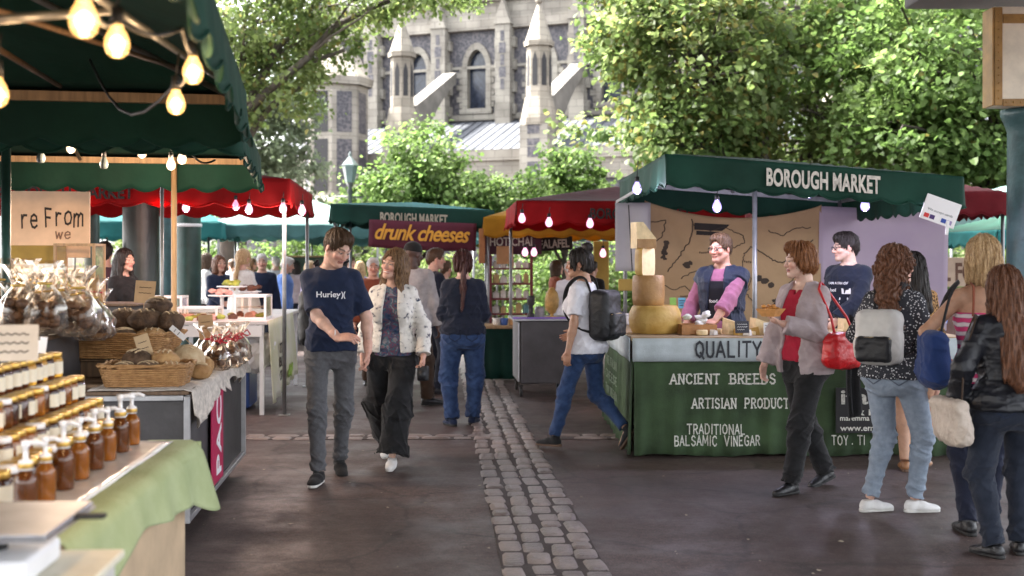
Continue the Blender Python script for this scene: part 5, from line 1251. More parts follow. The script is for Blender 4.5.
mb = MB(); mb.sheet(skirt_side, 120, 8, .004); cs_ = mb.build('side_skirt', M_gcloth, ct)
mb = MB(); mb.sheet(lambda u, v: Vector((-.014 + (CWd + .014) * u, -.034 - .006 * math.sin(u * 23), .975 - .19 * v)), 60, 3, .003); bnd = mb.build('front_band', M_band, ct)
mb = MB(); mb.sheet(lambda u, v: Vector((-.034 - .004 * math.sin(u * 20), CD - (CD + .03) * u, .975 - .19 * v)), 40, 3, .003); mb.build('side_band', M_band, ct)
def on_front(cx, cz_, off=.062):
    def fn(x, y):
        if off < .05 or off > .0754: return Vector((cx + x, -off, cz_ + y)), Vector((0, -1, 0))
        return Vector((cx + x, skirt_front((cx + x) / CWd, (.80 - cz_ - y) / .785).y - .0055, cz_ + y)), Vector((0, -1, 0))
    return fn
def cpx(px, py): return (XP(px, 9.8) - 1.0, ZP(py, 9.8))
M_dkl = pbr('dark_lettering', (.035, .04, .05), .8)
for t, (px, py), wpx, hpx, mat, off, ser, wg, par in (('QUALITY', (729, 349.5), 66, 15, M_dkl, .038, False, .17, bnd), ('ANCIENT  BREEDS', (724, 379.5), 106, 9.5, M_lett, .058, True, .17, cl), ('ARTISIAN  PRODUCTS', (745, 404), 104, 9.5, M_lett, .064, True, .17, cl), ('TRADITIONAL', (717, 430), 58, 9.5, M_lett, .072, False, .15, cl), ('BALSAMIC  VINEGAR', (718, 441.5), 87, 9.5, M_lett, .074, False, .15, cl), ('TOY . TI', (850, 441), 34, 9, M_lett, .074, False, .13, cl)):
    x, z = cpx(px, py); lettering('lettering', stroke_text(t, hpx * 9.8 / F, wpx * 9.8 / F, serif=ser, wgt=wg, wob=.02), on_front(x, z, off), mat, par, .003)
x0, z0 = cpx(836, 388); x1, z1 = cpx(898, 433)
pn = MB(); pn.box(((x0 + x1) / 2, -.07, (z0 + z1) / 2), (x1 - x0, .012, z0 - z1)); pb = pn.build('printed_panel', pbr('black_print', (.018, .018, .02), .7, .1), ct)
for t, py, wpx, hpx in (('italia', 397, 52, 15), ('& m', 411, 24, 9), ('maremma toscana', 418.5, 54, 4.5), ('www.emiliana', 428, 54, 6)):
    q = text_geo(t, 1, .02); V = fit_text(q[0], wpx * 9.8 / F, hpx * 9.8 / F); x, z = cpx(867, py); lettering('lettering', (V, q[1]), on_front(x, z, .0755), M_lett, pb, .002)
for k, y in enumerate((.55, 1.0, 1.45, 1.9)):   # faded chalk lines on the side cloth
    q = stroke_text(('FINE ITALIAN', 'CHEESE', 'FROM THE FARM', 'MODENA')[k], .075, 1.1, serif=False, wgt=.12, wob=.05)
    lettering('lettering', q, lambda x, z, k=k: (Vector((-.055, 1.4 - x, .66 - k * .14 + z)), Vector((-1, 0, 0))), pbr('faded_white', (.17, .22, .16), .9, .2), cs_, .002)
# cheese tower
M_rind = pbr('cheese_rind', (.44, .26, .055), .5, .25, 9, .25, 50, col2=(.56, .37, .11)); M_paste = pbr('cheese_paste', (.72, .56, .32), .6, .12, 16, .3, 60); M_rind2 = pbr('dark_rind', (.27, .14, .045), .5, .2, 10, .25, 60, col2=(.38, .21, .075))
def cheese_drum(label, c, r_, h, rz, rind, bulge=.05, frac=PI, tilt=0):
    o = empty('cheese_drum', c, 0, (0, R(tilt), rz)); tag(o, label, 'cheese', 'cheeses piled on the counter corner'); n_ = 22; prof = [(-h / 2, -.012), (-h / 2 + .012, 0), (-h / 4, bulge * .75), (0, bulge), (h / 4, bulge * .75), (h / 2 - .012, 0), (h / 2, -.012)]
    vs_ = []; fs = []
    for j, (z, b) in enumerate(prof):
        for i in range(n_ + 1): t = -frac / 2 + frac * i / n_ - PI / 2; vs_.append(((r_ + b) * math.cos(t), (r_ + b) * math.sin(t), z + h / 2))
    W = n_ + 1; m_ = len(prof)
    for j in range(m_ - 1):
        for i in range(n_): fs.append((j * W + i, j * W + i + 1, (j + 1) * W + i + 1, (j + 1) * W + i))
    mb = MB(); mb.add(vs_, fs, 0, True); mb.add(vs_[:W], [tuple(reversed(range(W)))]); mb.add(vs_[-W:], [tuple(range(W))])
    mb.build('rind', rind, o)
    mb = MB(); prof_l = [Vector((vs_[j * W][0], vs_[j * W][1], vs_[j * W][2])) for j in range(m_)]; prof_r = [Vector(vs_[j * W + n_]) for j in range(m_)]
    cb = Vector((0, 0, prof_l[0].z)); ctp = Vector((0, 0, prof_l[-1].z)); mb.add([cb] + prof_l + [ctp], [tuple(range(m_ + 2))]); mb.add([cb] + prof_r + [ctp], [tuple(reversed(range(m_ + 2)))]); mb.build('cut_face', M_paste, o); return o
TX, TY = XP(657, 10.25), 10.35; zc = .986
cheese_drum('largest golden cheese drum at the bottom of the tower', (TX, TY + .05, zc), .20, .238, R(10), M_rind, .03, 2 * PI * .999); zc += .238
cheese_drum('half wheel of brown rinded cheese second from the bottom of the tower', (TX - .055, TY + .06, zc), .135, .262, R(0), M_rind2, .006, 1.15 * PI); zc += .262
cheese_drum('cheese wheel showing its pale cut face third up the tower', (TX - .06, TY + .0, zc), .115, .232, R(236), M_rind, .006, 1.0 * PI); zc += .232
o = empty('cheese_wedge', (TX - .10, TY + .03, zc), 0, (0, R(0), R(12))); tag(o, 'pale cheese wedge balanced on top of the tower', 'cheese', 'cheeses piled on the counter corner'); mb = MB()
mb.prism([(-.09, .0), (.085, .0), (.085, .085), (-.03, .225), (-.09, .225)], .17, 0, False, None, (0, -.085, 0)); mb.build('paste', M_paste, o); mb = MB(); mb.box((-.003, -.092, .04), (.17, .010, .078), bev=.003); mb.build('rind', M_rind2, o)
# things laid out along the counter
M_crate = pbr('crate_wood', (.36, .17, .06), .6, .25, 6, .3, 60); M_film = None
def film_mat():
    m = bpy.data.materials.new('clear_film'); m.use_nodes = True; MATS['clear_film'] = m; n = m.node_tree.nodes; l = m.node_tree.links; n.clear()
    o = n.new('ShaderNodeOutputMaterial'); t = n.new('ShaderNodeBsdfTransparent'); t.inputs[0].default_value = (.96, .91, .85, 1); gl = n.new('ShaderNodeBsdfGlossy'); gl.inputs['Roughness'].default_value = .12; gl.inputs[0].default_value = (1, .95, .88, 1)
    df = n.new('ShaderNodeBsdfDiffuse'); df.inputs[0].default_value = (.75, .72, .70, 1); m1 = n.new('ShaderNodeMixShader'); m2 = n.new('ShaderNodeMixShader'); lw = n.new('ShaderNodeLayerWeight'); lw.inputs[0].default_value = .33
    l.new(gl.outputs[0], m1.inputs[1]); l.new(df.outputs[0], m1.inputs[2]); m1.inputs[0].default_value = .15; l.new(lw.outputs['Facing'], m2.inputs[0]); l.new(t.outputs[0], m2.inputs[1]); l.new(m1.outputs[0], m2.inputs[2]); l.new(m2.outputs[0], o.inputs[0]); return m
M_film = film_mat()
def crate(label, c, d, rz=0, cat='crate', grp=None):
    o = empty('wooden_crate', c, rz); tag(o, label, cat, grp); t = .012; w_, dd, h = d; mb = MB()
    mb.box((0, -dd / 2 + t / 2, h / 2), (w_, t, h), bev=.002); mb.box((0, dd / 2 - t / 2, h / 2), (w_, t, h), bev=.002); mb.box((-w_ / 2 + t / 2, 0, h / 2), (t, dd - 2 * t - .002, h), bev=.002); mb.box((w_ / 2 - t / 2, 0, h / 2), (t, dd - 2 * t - .002, h), bev=.002); mb.build('sides', M_crate, o)
    mb = MB(); mb.box((0, 0, .008), (w_ - 2 * t - .002, dd - 2 * t - .002, .010)); mb.build('bottom', M_crate, o); return o
crate('open wooden crate of wrapped portions beside the cheese tower', (XP(698, 10.15), 10.25, .986), (.30, .26, .085), R(4))
g = random.Random(5)
def packet(label, c, s_, seed, mat, grp):
    g = random.Random(seed); mb = MB(); M = Euler((g.uniform(-.5, .5), g.uniform(-.5, .5), g.uniform(0, 3))).to_matrix(); mb.blob(c, (s_, s_ * .7, s_ * .45), 14, 9, 0, .22, seed, M); o = mb.build('wrapped_packet', mat); return tag(o, label, 'packet', grp)
M_wrap = pbr('printed_wrap', (.62, .60, .60), .3, .3, 26, .5, 40, col2=(.86, .85, .83)); M_wrap2 = pbr('green_wrap', (.55, .62, .45), .3, .3, 26, .5, 40, col2=(.82, .82, .80))
for i in range(5): packet('white wrapped portion heaped in the open crate', (XP(698, 10.2) + g.uniform(-.09, .09), 10.25 + g.uniform(-.07, .07), 1.07 + .02 * i), .055, i, [M_wrap, M_wrap2][i == 3], 'wrapped portions in the crate')
def cheese_block(label, px, Y, d, rz, mat=None, z=.986):
    o = empty('cheese_block', (XP(px, Y), Y, z), rz); tag(o, label, 'cheese', 'cheese pieces on the counter'); mb = MB(); w_, dd, h = d
    mb.prism([(-w_ / 2, 0), (w_ / 2, 0), (w_ / 2 * .96, h * .72), (-w_ / 2 * .9, h)], dd, 0, False, None, (0, -dd / 2, 0)); mb.build('paste', mat or M_paste, o); mb = MB(); mb.box((w_ / 2 + .004, 0, h * .36), (.008, dd * 1.01, h * .72), bev=.002); mb.build('rind', M_rind2, o)
cheese_block('low cheese block beside the stallholder\'s hand', 733, 10.2, (.14, .12, .10), .3); cheese_block('cheese slab between the price cards', 729, 10.45, (.12, .1, .13), -.2); cheese_block('tall pale cheese wedge right of the awning post', 759, 10.2, (.12, .13, .14), .2); cheese_block('small cheese offcut at the edge of the price cards', 772, 10.12, (.08, .09, .075), -.4); cheese_block('cheese wedge in front of the sweatshirt', 848, 10.35, (.14, .12, .13), .2); cheese_block('cheese block beside the red handbag', 866, 10.3, (.13, .12, .11), -.3); cheese_block('thin cheese slice behind the food tray', 786, 10.35, (.12, .11, .12), .5)
for i in range(16):
    mb = MB(); k = g.uniform(.03, .05); px_ = (700, 706, 712, 718, 737, 744, 750, 753, 764, 767, 778, 781, 855, 860, 872, 840)[i]
    if i % 3: mb.prism([(-k, 0), (k, 0), (k * .8, k * 1.1), (-k * .7, k * 1.5)], k * 1.5, 0, False, None, (0, -k * .75, 0))
    else: mb.lathe([(k * .95, 0), (k, .006), (k, k * .8), (k * .9, k * .9), (0, k * .92)], n=14)
    o = mb.build('cheese_chunk', (M_paste, M_rind, M_wrap)[i % 3], None, (XP(px_, 10.2), 10.05 + .3 * g.random(), .986), g.uniform(0, 3)); tag(o, 'small piece of cheese laid among the others along the counter', 'cheese', 'small cheeses strewn along the counter')
def price_card(label, px, py, Y, d, mat, txt=True, grp='price cards on the counter'):
    p = at(px, py, Y); o = empty('price_card', p, 0, (R(-10), 0, R(g.uniform(-8, 8)))); tag(o, label, 'price card', grp); mb = MB(); mb.box((0, 0, 0), (d[0], .005, d[1]), bev=.001); mb.build('card', mat, o)
    if txt:
        mb = MB()
        for k in range(3):
            q = [Vector((-d[0] * .36 + d[0] * .72 * t, -.0045, d[1] * (.22 - .22 * k) + .004 * math.sin(t * 30 + k * 4))) for t in np.linspace(0, 1 - .3 * (k == 2), 14)]; mb.tube(q, .0022, 4)
        mb.build('writing', M_print if mat is M_slate else M_ink, o)
M_slate = pbr('slate_card', (.03, .03, .045), .6); M_kraft = pbr('kraft_card', (.42, .26, .12), .8, .1, 20)
price_card('dark slate price card in front of the cheese slab', 742, 327, 10.0, (.12, .10), M_slate); price_card('white price card with dark edge near the woman in mauve', 769, 328, 10.0, (.09, .09), M_card)
price_card('blue label card standing behind the cheese tower', 682, 303, 11.2, (.07, .10), pbr('blue_card', (.10, .32, .42), .6)); price_card('green leaf label behind the cheese tower', 673, 303, 11.0, (.06, .10), pbr('green_card', (.16, .34, .05), .6), False)
# small things at the left of the tower
for i, (px, py, c) in enumerate(((604, 330, (.25, .08, .05)), (612, 326, (.05, .05, .06)), (618, 331, (.35, .2, .1)), (626, 325, (.5, .48, .45)), (622, 334, (.45, .15, .1)))):
    p = at(px, py, 11.3 + .15 * i); mb = MB(); mb.lathe([(.038, 0), (.042, .01), (.042, .07), (.03, .09), (.033, .092), (.033, .112), (0, .113)], n=14); o = mb.build('jam_jar', pbr('jar_tone_%s' % 'abcde'[i], c, .25, .2, 20), None, (p.x, p.y, .986)); tag(o, ['rust brown jar by the black backpack', 'black jar by the black backpack', 'tan jar left of the cheese tower', 'pale jar left of the cheese tower', 'red jar next to the largest cheese drum'][i], 'jar', 'jars left of the cheese tower')
bl = Field(); 
# back of the stall: map cloth, side canvas, mauve sheet
M_map = pbr('tan_map_cloth', (.30, .20, .105), .9, .22, 1.6, .3, 9, col2=(.37, .25, .135)); mp = empty('map_cloth', (0, 13.1, 0)); tag(mp, 'tan cloth map with hand drawn rivers hung behind the stallholder', 'map cloth')
mx0, mx1 = XP(645, 13.1), XP(822, 13.1)
def mapf(u, v):
    x = mx0 + (mx1 - mx0) * u; zt = ZP(200, 13.1) - .17 * math.sin(PI * u) ** .8 - .05 * u; return Vector((x, .03 * math.sin(u * 7 + v * 2) * (1 - .5 * v) + .035 * math.sin(u * 3.1 - v * 4) + .05 * math.exp(-((u - v * .8) / .08) ** 2) * (1 - v), zt + (.75 - zt) * v))
mb = MB(); mb.sheet(mapf, 60, 40, -.004); mc = mb.build('cloth', M_map, mp)
g = random.Random(21); mb = MB()
def river(pts, r_):
    P = []
    for i in range(len(pts) - 1):
        for t in np.linspace(0, 1, 7)[:-1]:
            u = lerp(pts[i][0], pts[i + 1][0], t) + g.uniform(-.006, .006); v = lerp(pts[i][1], pts[i + 1][1], t) + g.uniform(-.008, .008); P.append(mapf(u, v) + Vector((0, -.008, 0)))
    mb.tube(P, r_ * .6, 5, 0, True, True)
river([(.03, .14), (.12, .10), (.10, .22), (.04, .30)], .009); river([(.27, .05), (.26, .2), (.21, .32), (.16, .42), (.12, .5)], .010); river([(.27, .08), (.36, .12), (.46, .08), (.55, .14), (.56, .2), (.48, .26)], .008); river([(.56, .3), (.6, .24), (.68, .3), (.72, .36), (.78, .38), (.9, .33), (.97, .22)], .010); river([(.20, .52), (.28, .45), (.36, .42), (.42, .5)], .008); river([(.56, .3), (.54, .42), (.6, .5), (.57, .62), (.62, .7)], .008); river([(.88, .42), (.82, .55), (.86, .66), (.8, .8)], .009); river([(.7, .12), (.78, .17), (.86, .12), (.95, .15)], .008); river([(.05, .55), (.15, .62), (.22, .58), (.3, .66), (.36, .62)], .007)
for (u, v, s_) in ((.235, .42, .05), (.25, .40, .035), (.29, .53, .03), (.64, .5, .05), (.67, .53, .045), (.71, .56, .04), (.11, .3, .03), (.105, .34, .04), (.12, .27, .03), (.10, .38, .03), (.36, .72, .03), (.74, .72, .05), (.735, .68, .03)):
    for k in range(3):
        c = mapf(u + g.uniform(-.01, .01), v + g.uniform(-.01, .01)) + Vector((0, -.004, 0)); n_ = 9; a = [g.uniform(.5, 1) for _ in range(n_)]; mb.add([c + Vector((s_ * a[i] * math.cos(6.28 * i / n_), -.004 - .001 * k, s_ * .9 * a[i] * math.sin(6.28 * i / n_))) for i in range(n_)], [tuple(range(n_))])
for (u, v, L) in ((.31, .30, .1), (.36, .29, .06), (.56, .36, .08), (.82, .33, .07), (.2, .66, .16), (.28, .66, .06)):
    for k in range(int(L / .018)):
        c = mapf(u, v) + Vector((k * .022, -.02, g.uniform(-.006, .006))); mb.box(c, (.010, .004, .018), 0)
mb.build('map_drawing', pbr('map_ink', (.045, .032, .022), .9), mc)
mb = MB(); c = mapf(.385, .06) + Vector((0, -.015, -.035)); mb.box(c, (.40, .006, .075), 0, rot=Matrix.Rotation(R(3), 3, 'Y')); mb.box(c + Vector((0, 0, -.07)), (.36, .006, .045), 0, rot=Matrix.Rotation(R(3), 3, 'Y')); mb.build('map_title', pbr('map_ink_dark', (.02, .016, .014), .9), mc)
M_side = pbr('grey_white_canvas', (.50, .49, .50), .85, .08, 2, .1, 60, translucent=.3); mb = MB(); x0, x1 = XP(615, 13.0), XP(650, 13.0)
mb.sheet(lambda u, v: Vector((x0 + (x1 - x0) * u, 12.95 + .02 * math.sin(u * 6), ZP(203, 13) + (1.5 - ZP(203, 13)) * v)), 10, 10, .004); mb.sheet(lambda u, v: Vector((x0 + .004, 10.4 + 2.5 * u, 2.26 + .0 * u - .03 * v)), 10, 2, .003); sd_ = mb.build('side_canvas', M_side); tag(sd_, 'grey white side canvas at the left of the map cloth', 'canvas wall')
mb = MB(); mb.tube([(x0 + .14, 12.93, ZP(205, 13)), (x0 + .18, 12.93, 1.5)], .006, 5); mb.build('seam', M_cable, sd_)
mb = MB(); mb.box((XP(637, 13.3), 13.25, ZP(285, 13.2)), (.42, .03, .13), bev=.01); tag(mb.build('yellow_board', pbr('yellow_board', (.36, .24, .05), .7, .1)), 'yellow board low behind the side canvas', 'board')
M_mauve = pbr('mauve_sheet', (.44, .36, .47), .7, .12, 1.2, .2, 5, col2=(.52, .44, .52), translucent=.35); mb = MB(); x0, x1 = XP(820, 13.1), XP(948, 13.1)
mb.sheet(lambda u, v: Vector((x0 + (x1 - x0) * u, 13.12 + .04 * math.sin(u * 5 + 2 * v), ZP(206, 13.1) - .05 * u + (.9 - ZP(206, 13.1)) * v)), 24, 16, .004); tag(mb.build('back_sheet', M_mauve), 'translucent mauve sheet closing the back of the stall', 'canvas wall')
# the brown lettered board behind
lb = empty('lettered_board', (XP(955, 16.5), 16.5, ZP(272, 16.5))); tag(lb, 'tan board with large brown capitals behind the stalls on the right', 'sign'); mb = MB(); mb.box((0, 0, 0), (1.35, .04, .40), bev=.006); mb.build('board', pbr('tan_board', (.45, .34, .25), .7, .1), lb)
q = text_geo('SOUL FOOD', 1, .03); V = fit_text(q[0], 1.20, .26); lettering('lettering', (V, q[1]), lambda x, y: (Vector((x, -.021, y)), Vector((0, -1, 0))), pbr('brown_letters', (.12, .06, .04), .8), lb, .004)
mb = MB(); mb.box(at(985, 282, 17.4) + Vector((0, 0, -.9)), (1.9, .9, 1.5), bev=.02); o = mb.build('back_counter', pbr('brown_boards', (.16, .085, .07), .7, .2, 4), None); tag(o, 'brown boarded counter under the green awning on the far right', 'counter')

# ------------------------------------------------------------------ middle: trolley, shelf rack, chalk banner, pastry
M_alu = pbr('brushed_aluminium', (.45, .45, .47), .35, .15, 8, .05, 60, metal=.7); M_dark = pbr('charcoal_panel', (.055, .052, .055), .55, .2, 5, .1, 40); M_rub = pbr('caster_rubber', (.02, .02, .02), .7)
def caster(parent, p, r_=.05):
    mb = MB(); mb.cyl((p[0] - .015, p[1], r_ + .002), (p[0] + .015, p[1], r_ + .002), r_, n=14); mb.box((p[0], p[1], r_ * 2 + .01), (.05, .05, .03), bev=.005); return mb.build('caster', M_rub, parent)
tc = empty('serving_trolley', (XP(540, 14.6), 14.65, 0), R(4)); tag(tc, 'grey serving trolley with dark panels between the two stalls', 'trolley'); mb = MB(); mb.box((.03, 0, .53), (.60, .90, .74), bev=.012); mb.build('body', M_dark, tc); mb = MB(); mb.box((0, 0, .915), (.72, .96, .025), bev=.006); mb.box((-.2915, 0, .53), (.02, .86, .70), bev=.004); mb.build('top', M_alu, tc)
for sx, sy in ((-1, -1), (1, -1), (-1, 1), (1, 1)): caster(tc, (sx * .26, sy * .38), .06)
M_purp = pbr('purple_edge', (.22, .13, .50), .5); mb = MB(); mb.box((-.02, -.49, .94), (.70, .012, .02)); mb.build('edge_strip', M_purp, tc)
for i, (px, w_, h, c, lb) in enumerate(((552, .17, .30, (.45, .27, .08), 'golden brown roast on a stand on the serving trolley'), (531, .09, .26, (.03, .03, .035), 'dark coffee grinder on the serving trolley'), (540, .12, .12, (.35, .34, .38), 'steel tin on the serving trolley'))):
    mb = MB(); k = w_ / 2
    if i == 0: mb.lathe([(k * .9, 0), (k, .01), (.02, .02), (.02, .05), (k * .5, .06), (k * .95, .14), (k, .22), (k * .8, .30), (k * .3, .36), (0, .37)], n=16, jit=lambda t, z: .08 * math.sin(5 * t + z * 30))
    elif i == 1: mb.lathe([(k, 0), (k, .04), (k * .6, .06), (k * .6, .14), (k, .16), (k * 1.1, .24), (k * .9, .26), (0, .265)], n=14)
    else: mb.lathe([(k, 0), (k, .11), (k * .92, .115), (k * .92, .125), (0, .13)], n=14)
    o = mb.build(['roast', 'coffee_grinder', 'tin'][i], pbr('tone_%s' % 'xyz'[i], c, .5, .3, 12, .3, 40), None, (XP(px, 14.4), 14.45 + .1 * i, .9285)); tag(o, lb, ['food', 'grinder', 'tin'][i])
M_rack = pbr('maroon_rack', (.15, .02, .03), .6, .15); rk = empty('display_rack', (XP(511, 17.6), 17.6, 0)); tag(rk, 'maroon shelf rack stacked with small packets under a purple panel', 'shelf rack'); mb = MB()
for x in (-.30, .30): mb.box((x, 0, .85), (.04, .30, 1.70), bev=.004)
mb.build('side_frame', M_rack, rk)
for k in range(5): mb = MB(); mb.box((0, 0, .62 + k * .22), (.558, .29, .025), bev=.003); mb.build('shelf', M_rack, rk)
gi = random.Random(2)
for k in range(5):
    for j in range(5):
        c = gi.choice(((.6, .58, .55), (.5, .35, .15), (.15, .35, .4), (.6, .5, .2))); mb = MB(); h = gi.uniform(.07, .13); w_ = gi.uniform(.07, .1); mb.box((0, 0, h / 2), (w_, .1, h), gi.uniform(-.2, .2), bev=.006); mb.box((0, 0, h + .012), (w_ * .5, .03, .02), bev=.004)
        o = mb.build('packet', pbr('pk_%d_%d' % (int(c[0] * 10), int(c[1] * 10)), c, .5, .2, 20), None, (XP(511, 17.6) - .22 + j * .11, 17.55, .634 + k * .22)); tag(o, 'small packet on the maroon shelf rack', 'packet', 'packets on the shelf rack')
mb = MB(); mb.box((0, .03, 1.93), (.9, .05, .44), bev=.006); pp = mb.build('header_panel', pbr('purple_panel', (.06, .014, .032), .7, .1), rk); q = text_geo('HOT CHAI', 1, .02); V = fit_text(q[0], .62, .13); lettering('lettering', (V, q[1]), lambda x, y: (Vector((x, .004, 1.9 + y)), Vector((0, -1, 0))), M_lett, pp, .003)
mb = MB(); mb.box((-.09, -.16, 1.70), (.24, .03, .26), bev=.005); mb.build('picture_frame', pbr('frame_gold', (.40, .22, .09), .5), rk)
ch = empty('chalkboard_banner', (XP(530, 18.0), 18.0, ZP(245, 18)), 0, (0, R(-3), R(3))); tag(ch, 'black banner with white capitals above the shelf rack', 'banner'); mb = MB(); mb.box((0, 0, 0), (1.28, .03, .20), bev=.004); mb.build('board', pbr('chalkboard', (.02, .022, .025), .8), ch); q = text_geo('HALLOUMI & FALAFEL', 1, .03); V = fit_text(q[0], 1.18, .13); lettering('lettering', (V, q[1]), lambda x, y: (Vector((x, -.0155, y)), Vector((0, -1, 0))), M_lett, ch, .003)
mb = MB(); mb.box((XP(602, 20), 20.2, 1.30), (.26, .05, 1.3), bev=.01); tag(mb.build('yellow_board', MATS['yellow_board']), 'tall yellow board under the aqua awning', 'board')
cn = empty('back_counter', (XP(520, 16.2), 16.5, 0)); tag(cn, 'low counter draped in dark green under the shelf rack', 'counter'); mb = MB(); mb.sheet(lambda u, v: Vector((-.6 + 1.2 * u, -.3 - .02 * v * math.sin(u * 40), .70 - .68 * v)), 60, 4, .004); mb.build('skirt', A_green2, cn); mb = MB(); mb.box((0, 0, .72), (1.24, .64, .04), bev=.006); mb.build('top', M_wood, cn)
for i, (px, c) in enumerate((((497, (.6, .55, .5))), ((504, (.05, .12, .4))), ((513, (.55, .3, .12))), ((524, (.7, .68, .66))))):
    mb = MB(); mb.lathe([(.045, 0), (.05, .02), (.06, .09), (.055, .095), (.04, .03), (0, .025)], n=14); o = mb.build('bowl', pbr('bowl_%s' % 'abcd'[i], c, .4), None, (XP(px, 16.35), 16.35, .7405)); tag(o, ['cream bowl at the left end of the low green counter', 'blue bowl on the low green counter', 'orange bowl on the low green counter', 'white bowl at the right end of the low green counter'][i], 'bowl', 'bowls on the low counter')
# ------------------------------------------------------------------ the market hall over our heads: columns, beam and roof edge
M_col = pbr('blue_green_iron', (.045, .105, .115), .42, .3, 4, .25, 24, rvar=.1); M_colg = pbr('dark_green_iron', (.018, .055, .045), .38, .3, 4, .2, 24); M_creamiron = pbr('cream_iron', (.82, .74, .60), .5, .10, 5, .1, 30); M_gold = pbr('ochre_iron', (.36, .20, .055), .5, .2, 6, .1, 30); M_soff = pbr('grey_soffit', (.20, .20, .21), .8, .1, 2)
cl_ = empty('iron_column', (5.17, 12.0, 0)); tag(cl_, 'blue green iron column at the right edge carrying a riveted cream girder', 'column'); mb = MB(); mb.lathe([(.30, 0), (.30, .25), (.24, .32), (.22, .4), (.205, 2.9), (.24, 3.0), (.27, 3.06), (.27, 3.12)], n=28); mb.build('shaft', M_col, cl_)
for (a, b, z0, z1, y0, y1, m_, nm) in ((-.455, .9, 3.125, 4.10, -.30, .30, M_creamiron, 'girder'), ): mb = MB(); mb.box(((a + b) / 2, -.15, (z0 + z1) / 2), (b - a, .22, z1 - z0), bev=.008); mb.build(nm, m_, cl_)
mb = MB(); mb.box((-.415, -.268, 3.61), (.075, .02, .96), bev=.004); mb.box((.26, -.266, 3.16), (1.26, .02, .07), bev=.004); mb.box((.26, -.266, 3.98), (1.26, .02, .09), bev=.004); mb.box((-.467, -.15, 3.61), (.018, .25, .96), bev=.004); mb.build('angle_iron', M_gold, cl_)
mb = MB()
for k in range(12): mb.blob((-.415, -.279, 3.2 + k * .075), .012, 8, 5)
for k in range(12): mb.blob((-.34 + k * .07, -.278, 3.16), .010, 8, 5); mb.blob((-.34 + k * .07, -.278, 3.98), .010, 8, 5)
mb.build('rivet', M_gold, cl_)
mb = MB(); mb.prism([(0, 0), (.28, 0), (.28, .34)], .03, 0, False, None, (-.05, -.30, 3.60)); mb.build('bracket', M_wood2, cl_)
# hall roof above the camera: a sheet of grey boarding on girders, open at the front; it keeps the near paving in shade
rf = empty('market_hall', (0, 0, 0)); tag(rf, 'grey roof of the market hall above the near stalls, its corner showing top right', 'roof')
mb = MB(); mb.box((-3.0, 3.5, 5.75), (20, 24.0, .12)); mb.build('shading_roof_deck', M_soff, rf)
mb = MB(); mb.box((6.55, 10.2, 4.26), (5.0, 4.4, .10), bev=.02); mb.build('roof_edge', M_soff, rf)
mb = MB(); mb.box((-5.5, 18.9, 7.05), (18, 6.6, .12)); mb.build('shading_roof_deck', M_soff, rf)  # higher rear deck added out of view to shade the middle stalls
for y in (-4, 0, 4, 8): mb = MB(); mb.box((-3.0, y, 5.53), (20, .16, .30)); mb.build('girder', M_colg, rf)
def column(label, x, y, r_, mat, ring=False, h=5.2):
    o = empty('iron_column', (x, y, 0)); tag(o, label, 'column', 'iron columns of the left row'); mb = MB(); mb.lathe([(r_ * 1.5, 0), (r_ * 1.5, .2), (r_ * 1.15, .3), (r_, .45), (r_ * .96, h - .3), (r_ * 1.3, h - .1), (r_ * 1.35, h)], n=24); mb.build('shaft', mat, o)
    if ring: mb = MB(); mb.lathe([(r_ * 1.0, ring), (r_ * 1.05, ring), (r_ * 1.05, ring + .05), (r_ * 1.0, ring + .05)], n=24); mb.build('white_ring', M_card, o)
column('broad dark iron column behind the woman in black', XP(141, 14.3), 14.3, .215, pbr('black_green_iron', (.014, .024, .022), .4, .3, 4, .2, 24)); column('green iron column with a white painted ring', XP(188, 18.5), 18.5, .20, M_colg, 1.6 + (262 - 227) * 18.5 / F); column('slim iron column next to the handwritten board', XP(92, 16), 16.0, .10, M_colg); column('green iron column half hidden behind the ringed one', XP(167, 19.5), 19.5, .15, M_col)
for px, Y, r_, m_, lb, zt in ((6, 7.2, .028, M_colg, 'dark green pole at the left edge of the picture', 2.5), (174, 10.3, .024, M_wood, 'slender wooden post beside the ringed column', 2.5), (162, 11.0, .016, M_pole, 'thin bright pole by the broad dark column', 2.5)):
    mb = MB(); mb.cyl((XP(px, Y), Y, 0), (XP(px, Y), Y, zt), r_, n=12); mb.box((XP(px, Y), Y, .006), (.13, .13, .012), bev=.004); tag(mb.build('pole', m_), lb, 'pole')
# handwritten board
bd = empty('handwritten_board', (XP(50, 11.2), 11.2, ZP(231, 11.2)), 0, (0, 0, R(8))); tag(bd, 'board tinted as by pink lamplight, with handwritten brown words above the bread baskets', 'sign'); M_lamplit = pbr('lamplit_board', (.78, .54, .36), .75, .15, 2); mb = MB(); mb.box((0, 0, .06), (.72, .03, .62), bev=.006); mb.build('board', M_lamplit, bd)  # peach tint: pink lamp light on the wood put into its colour
lettering('lettering', stroke_text('re From', .17, .56, serif=False, wgt=.13, wob=.08, gap=.18), lambda x, y: (Vector((.02 + x, -.016, .13 + y + x * .03)), Vector((0, -1, 0))), M_ink, bd, .002); lettering('lettering', stroke_text('we', .09, .14, serif=False, wgt=.13, wob=.08), lambda x, y: (Vector((.12 + x, -.016, -.03 + y)), Vector((0, -1, 0))), pbr('faint_ink', (.22, .12, .08), .8), bd, .002)
mb = MB(); mb.box((-.10, -.02, -.22), (.50, .02, .17), bev=.004); mb.build('yellow_strip', MATS['yellow_board'], bd)
M_gl = pbr('display_glass', (.75, .80, .80), .08, .05, 3, trans=.85, spec=.5)
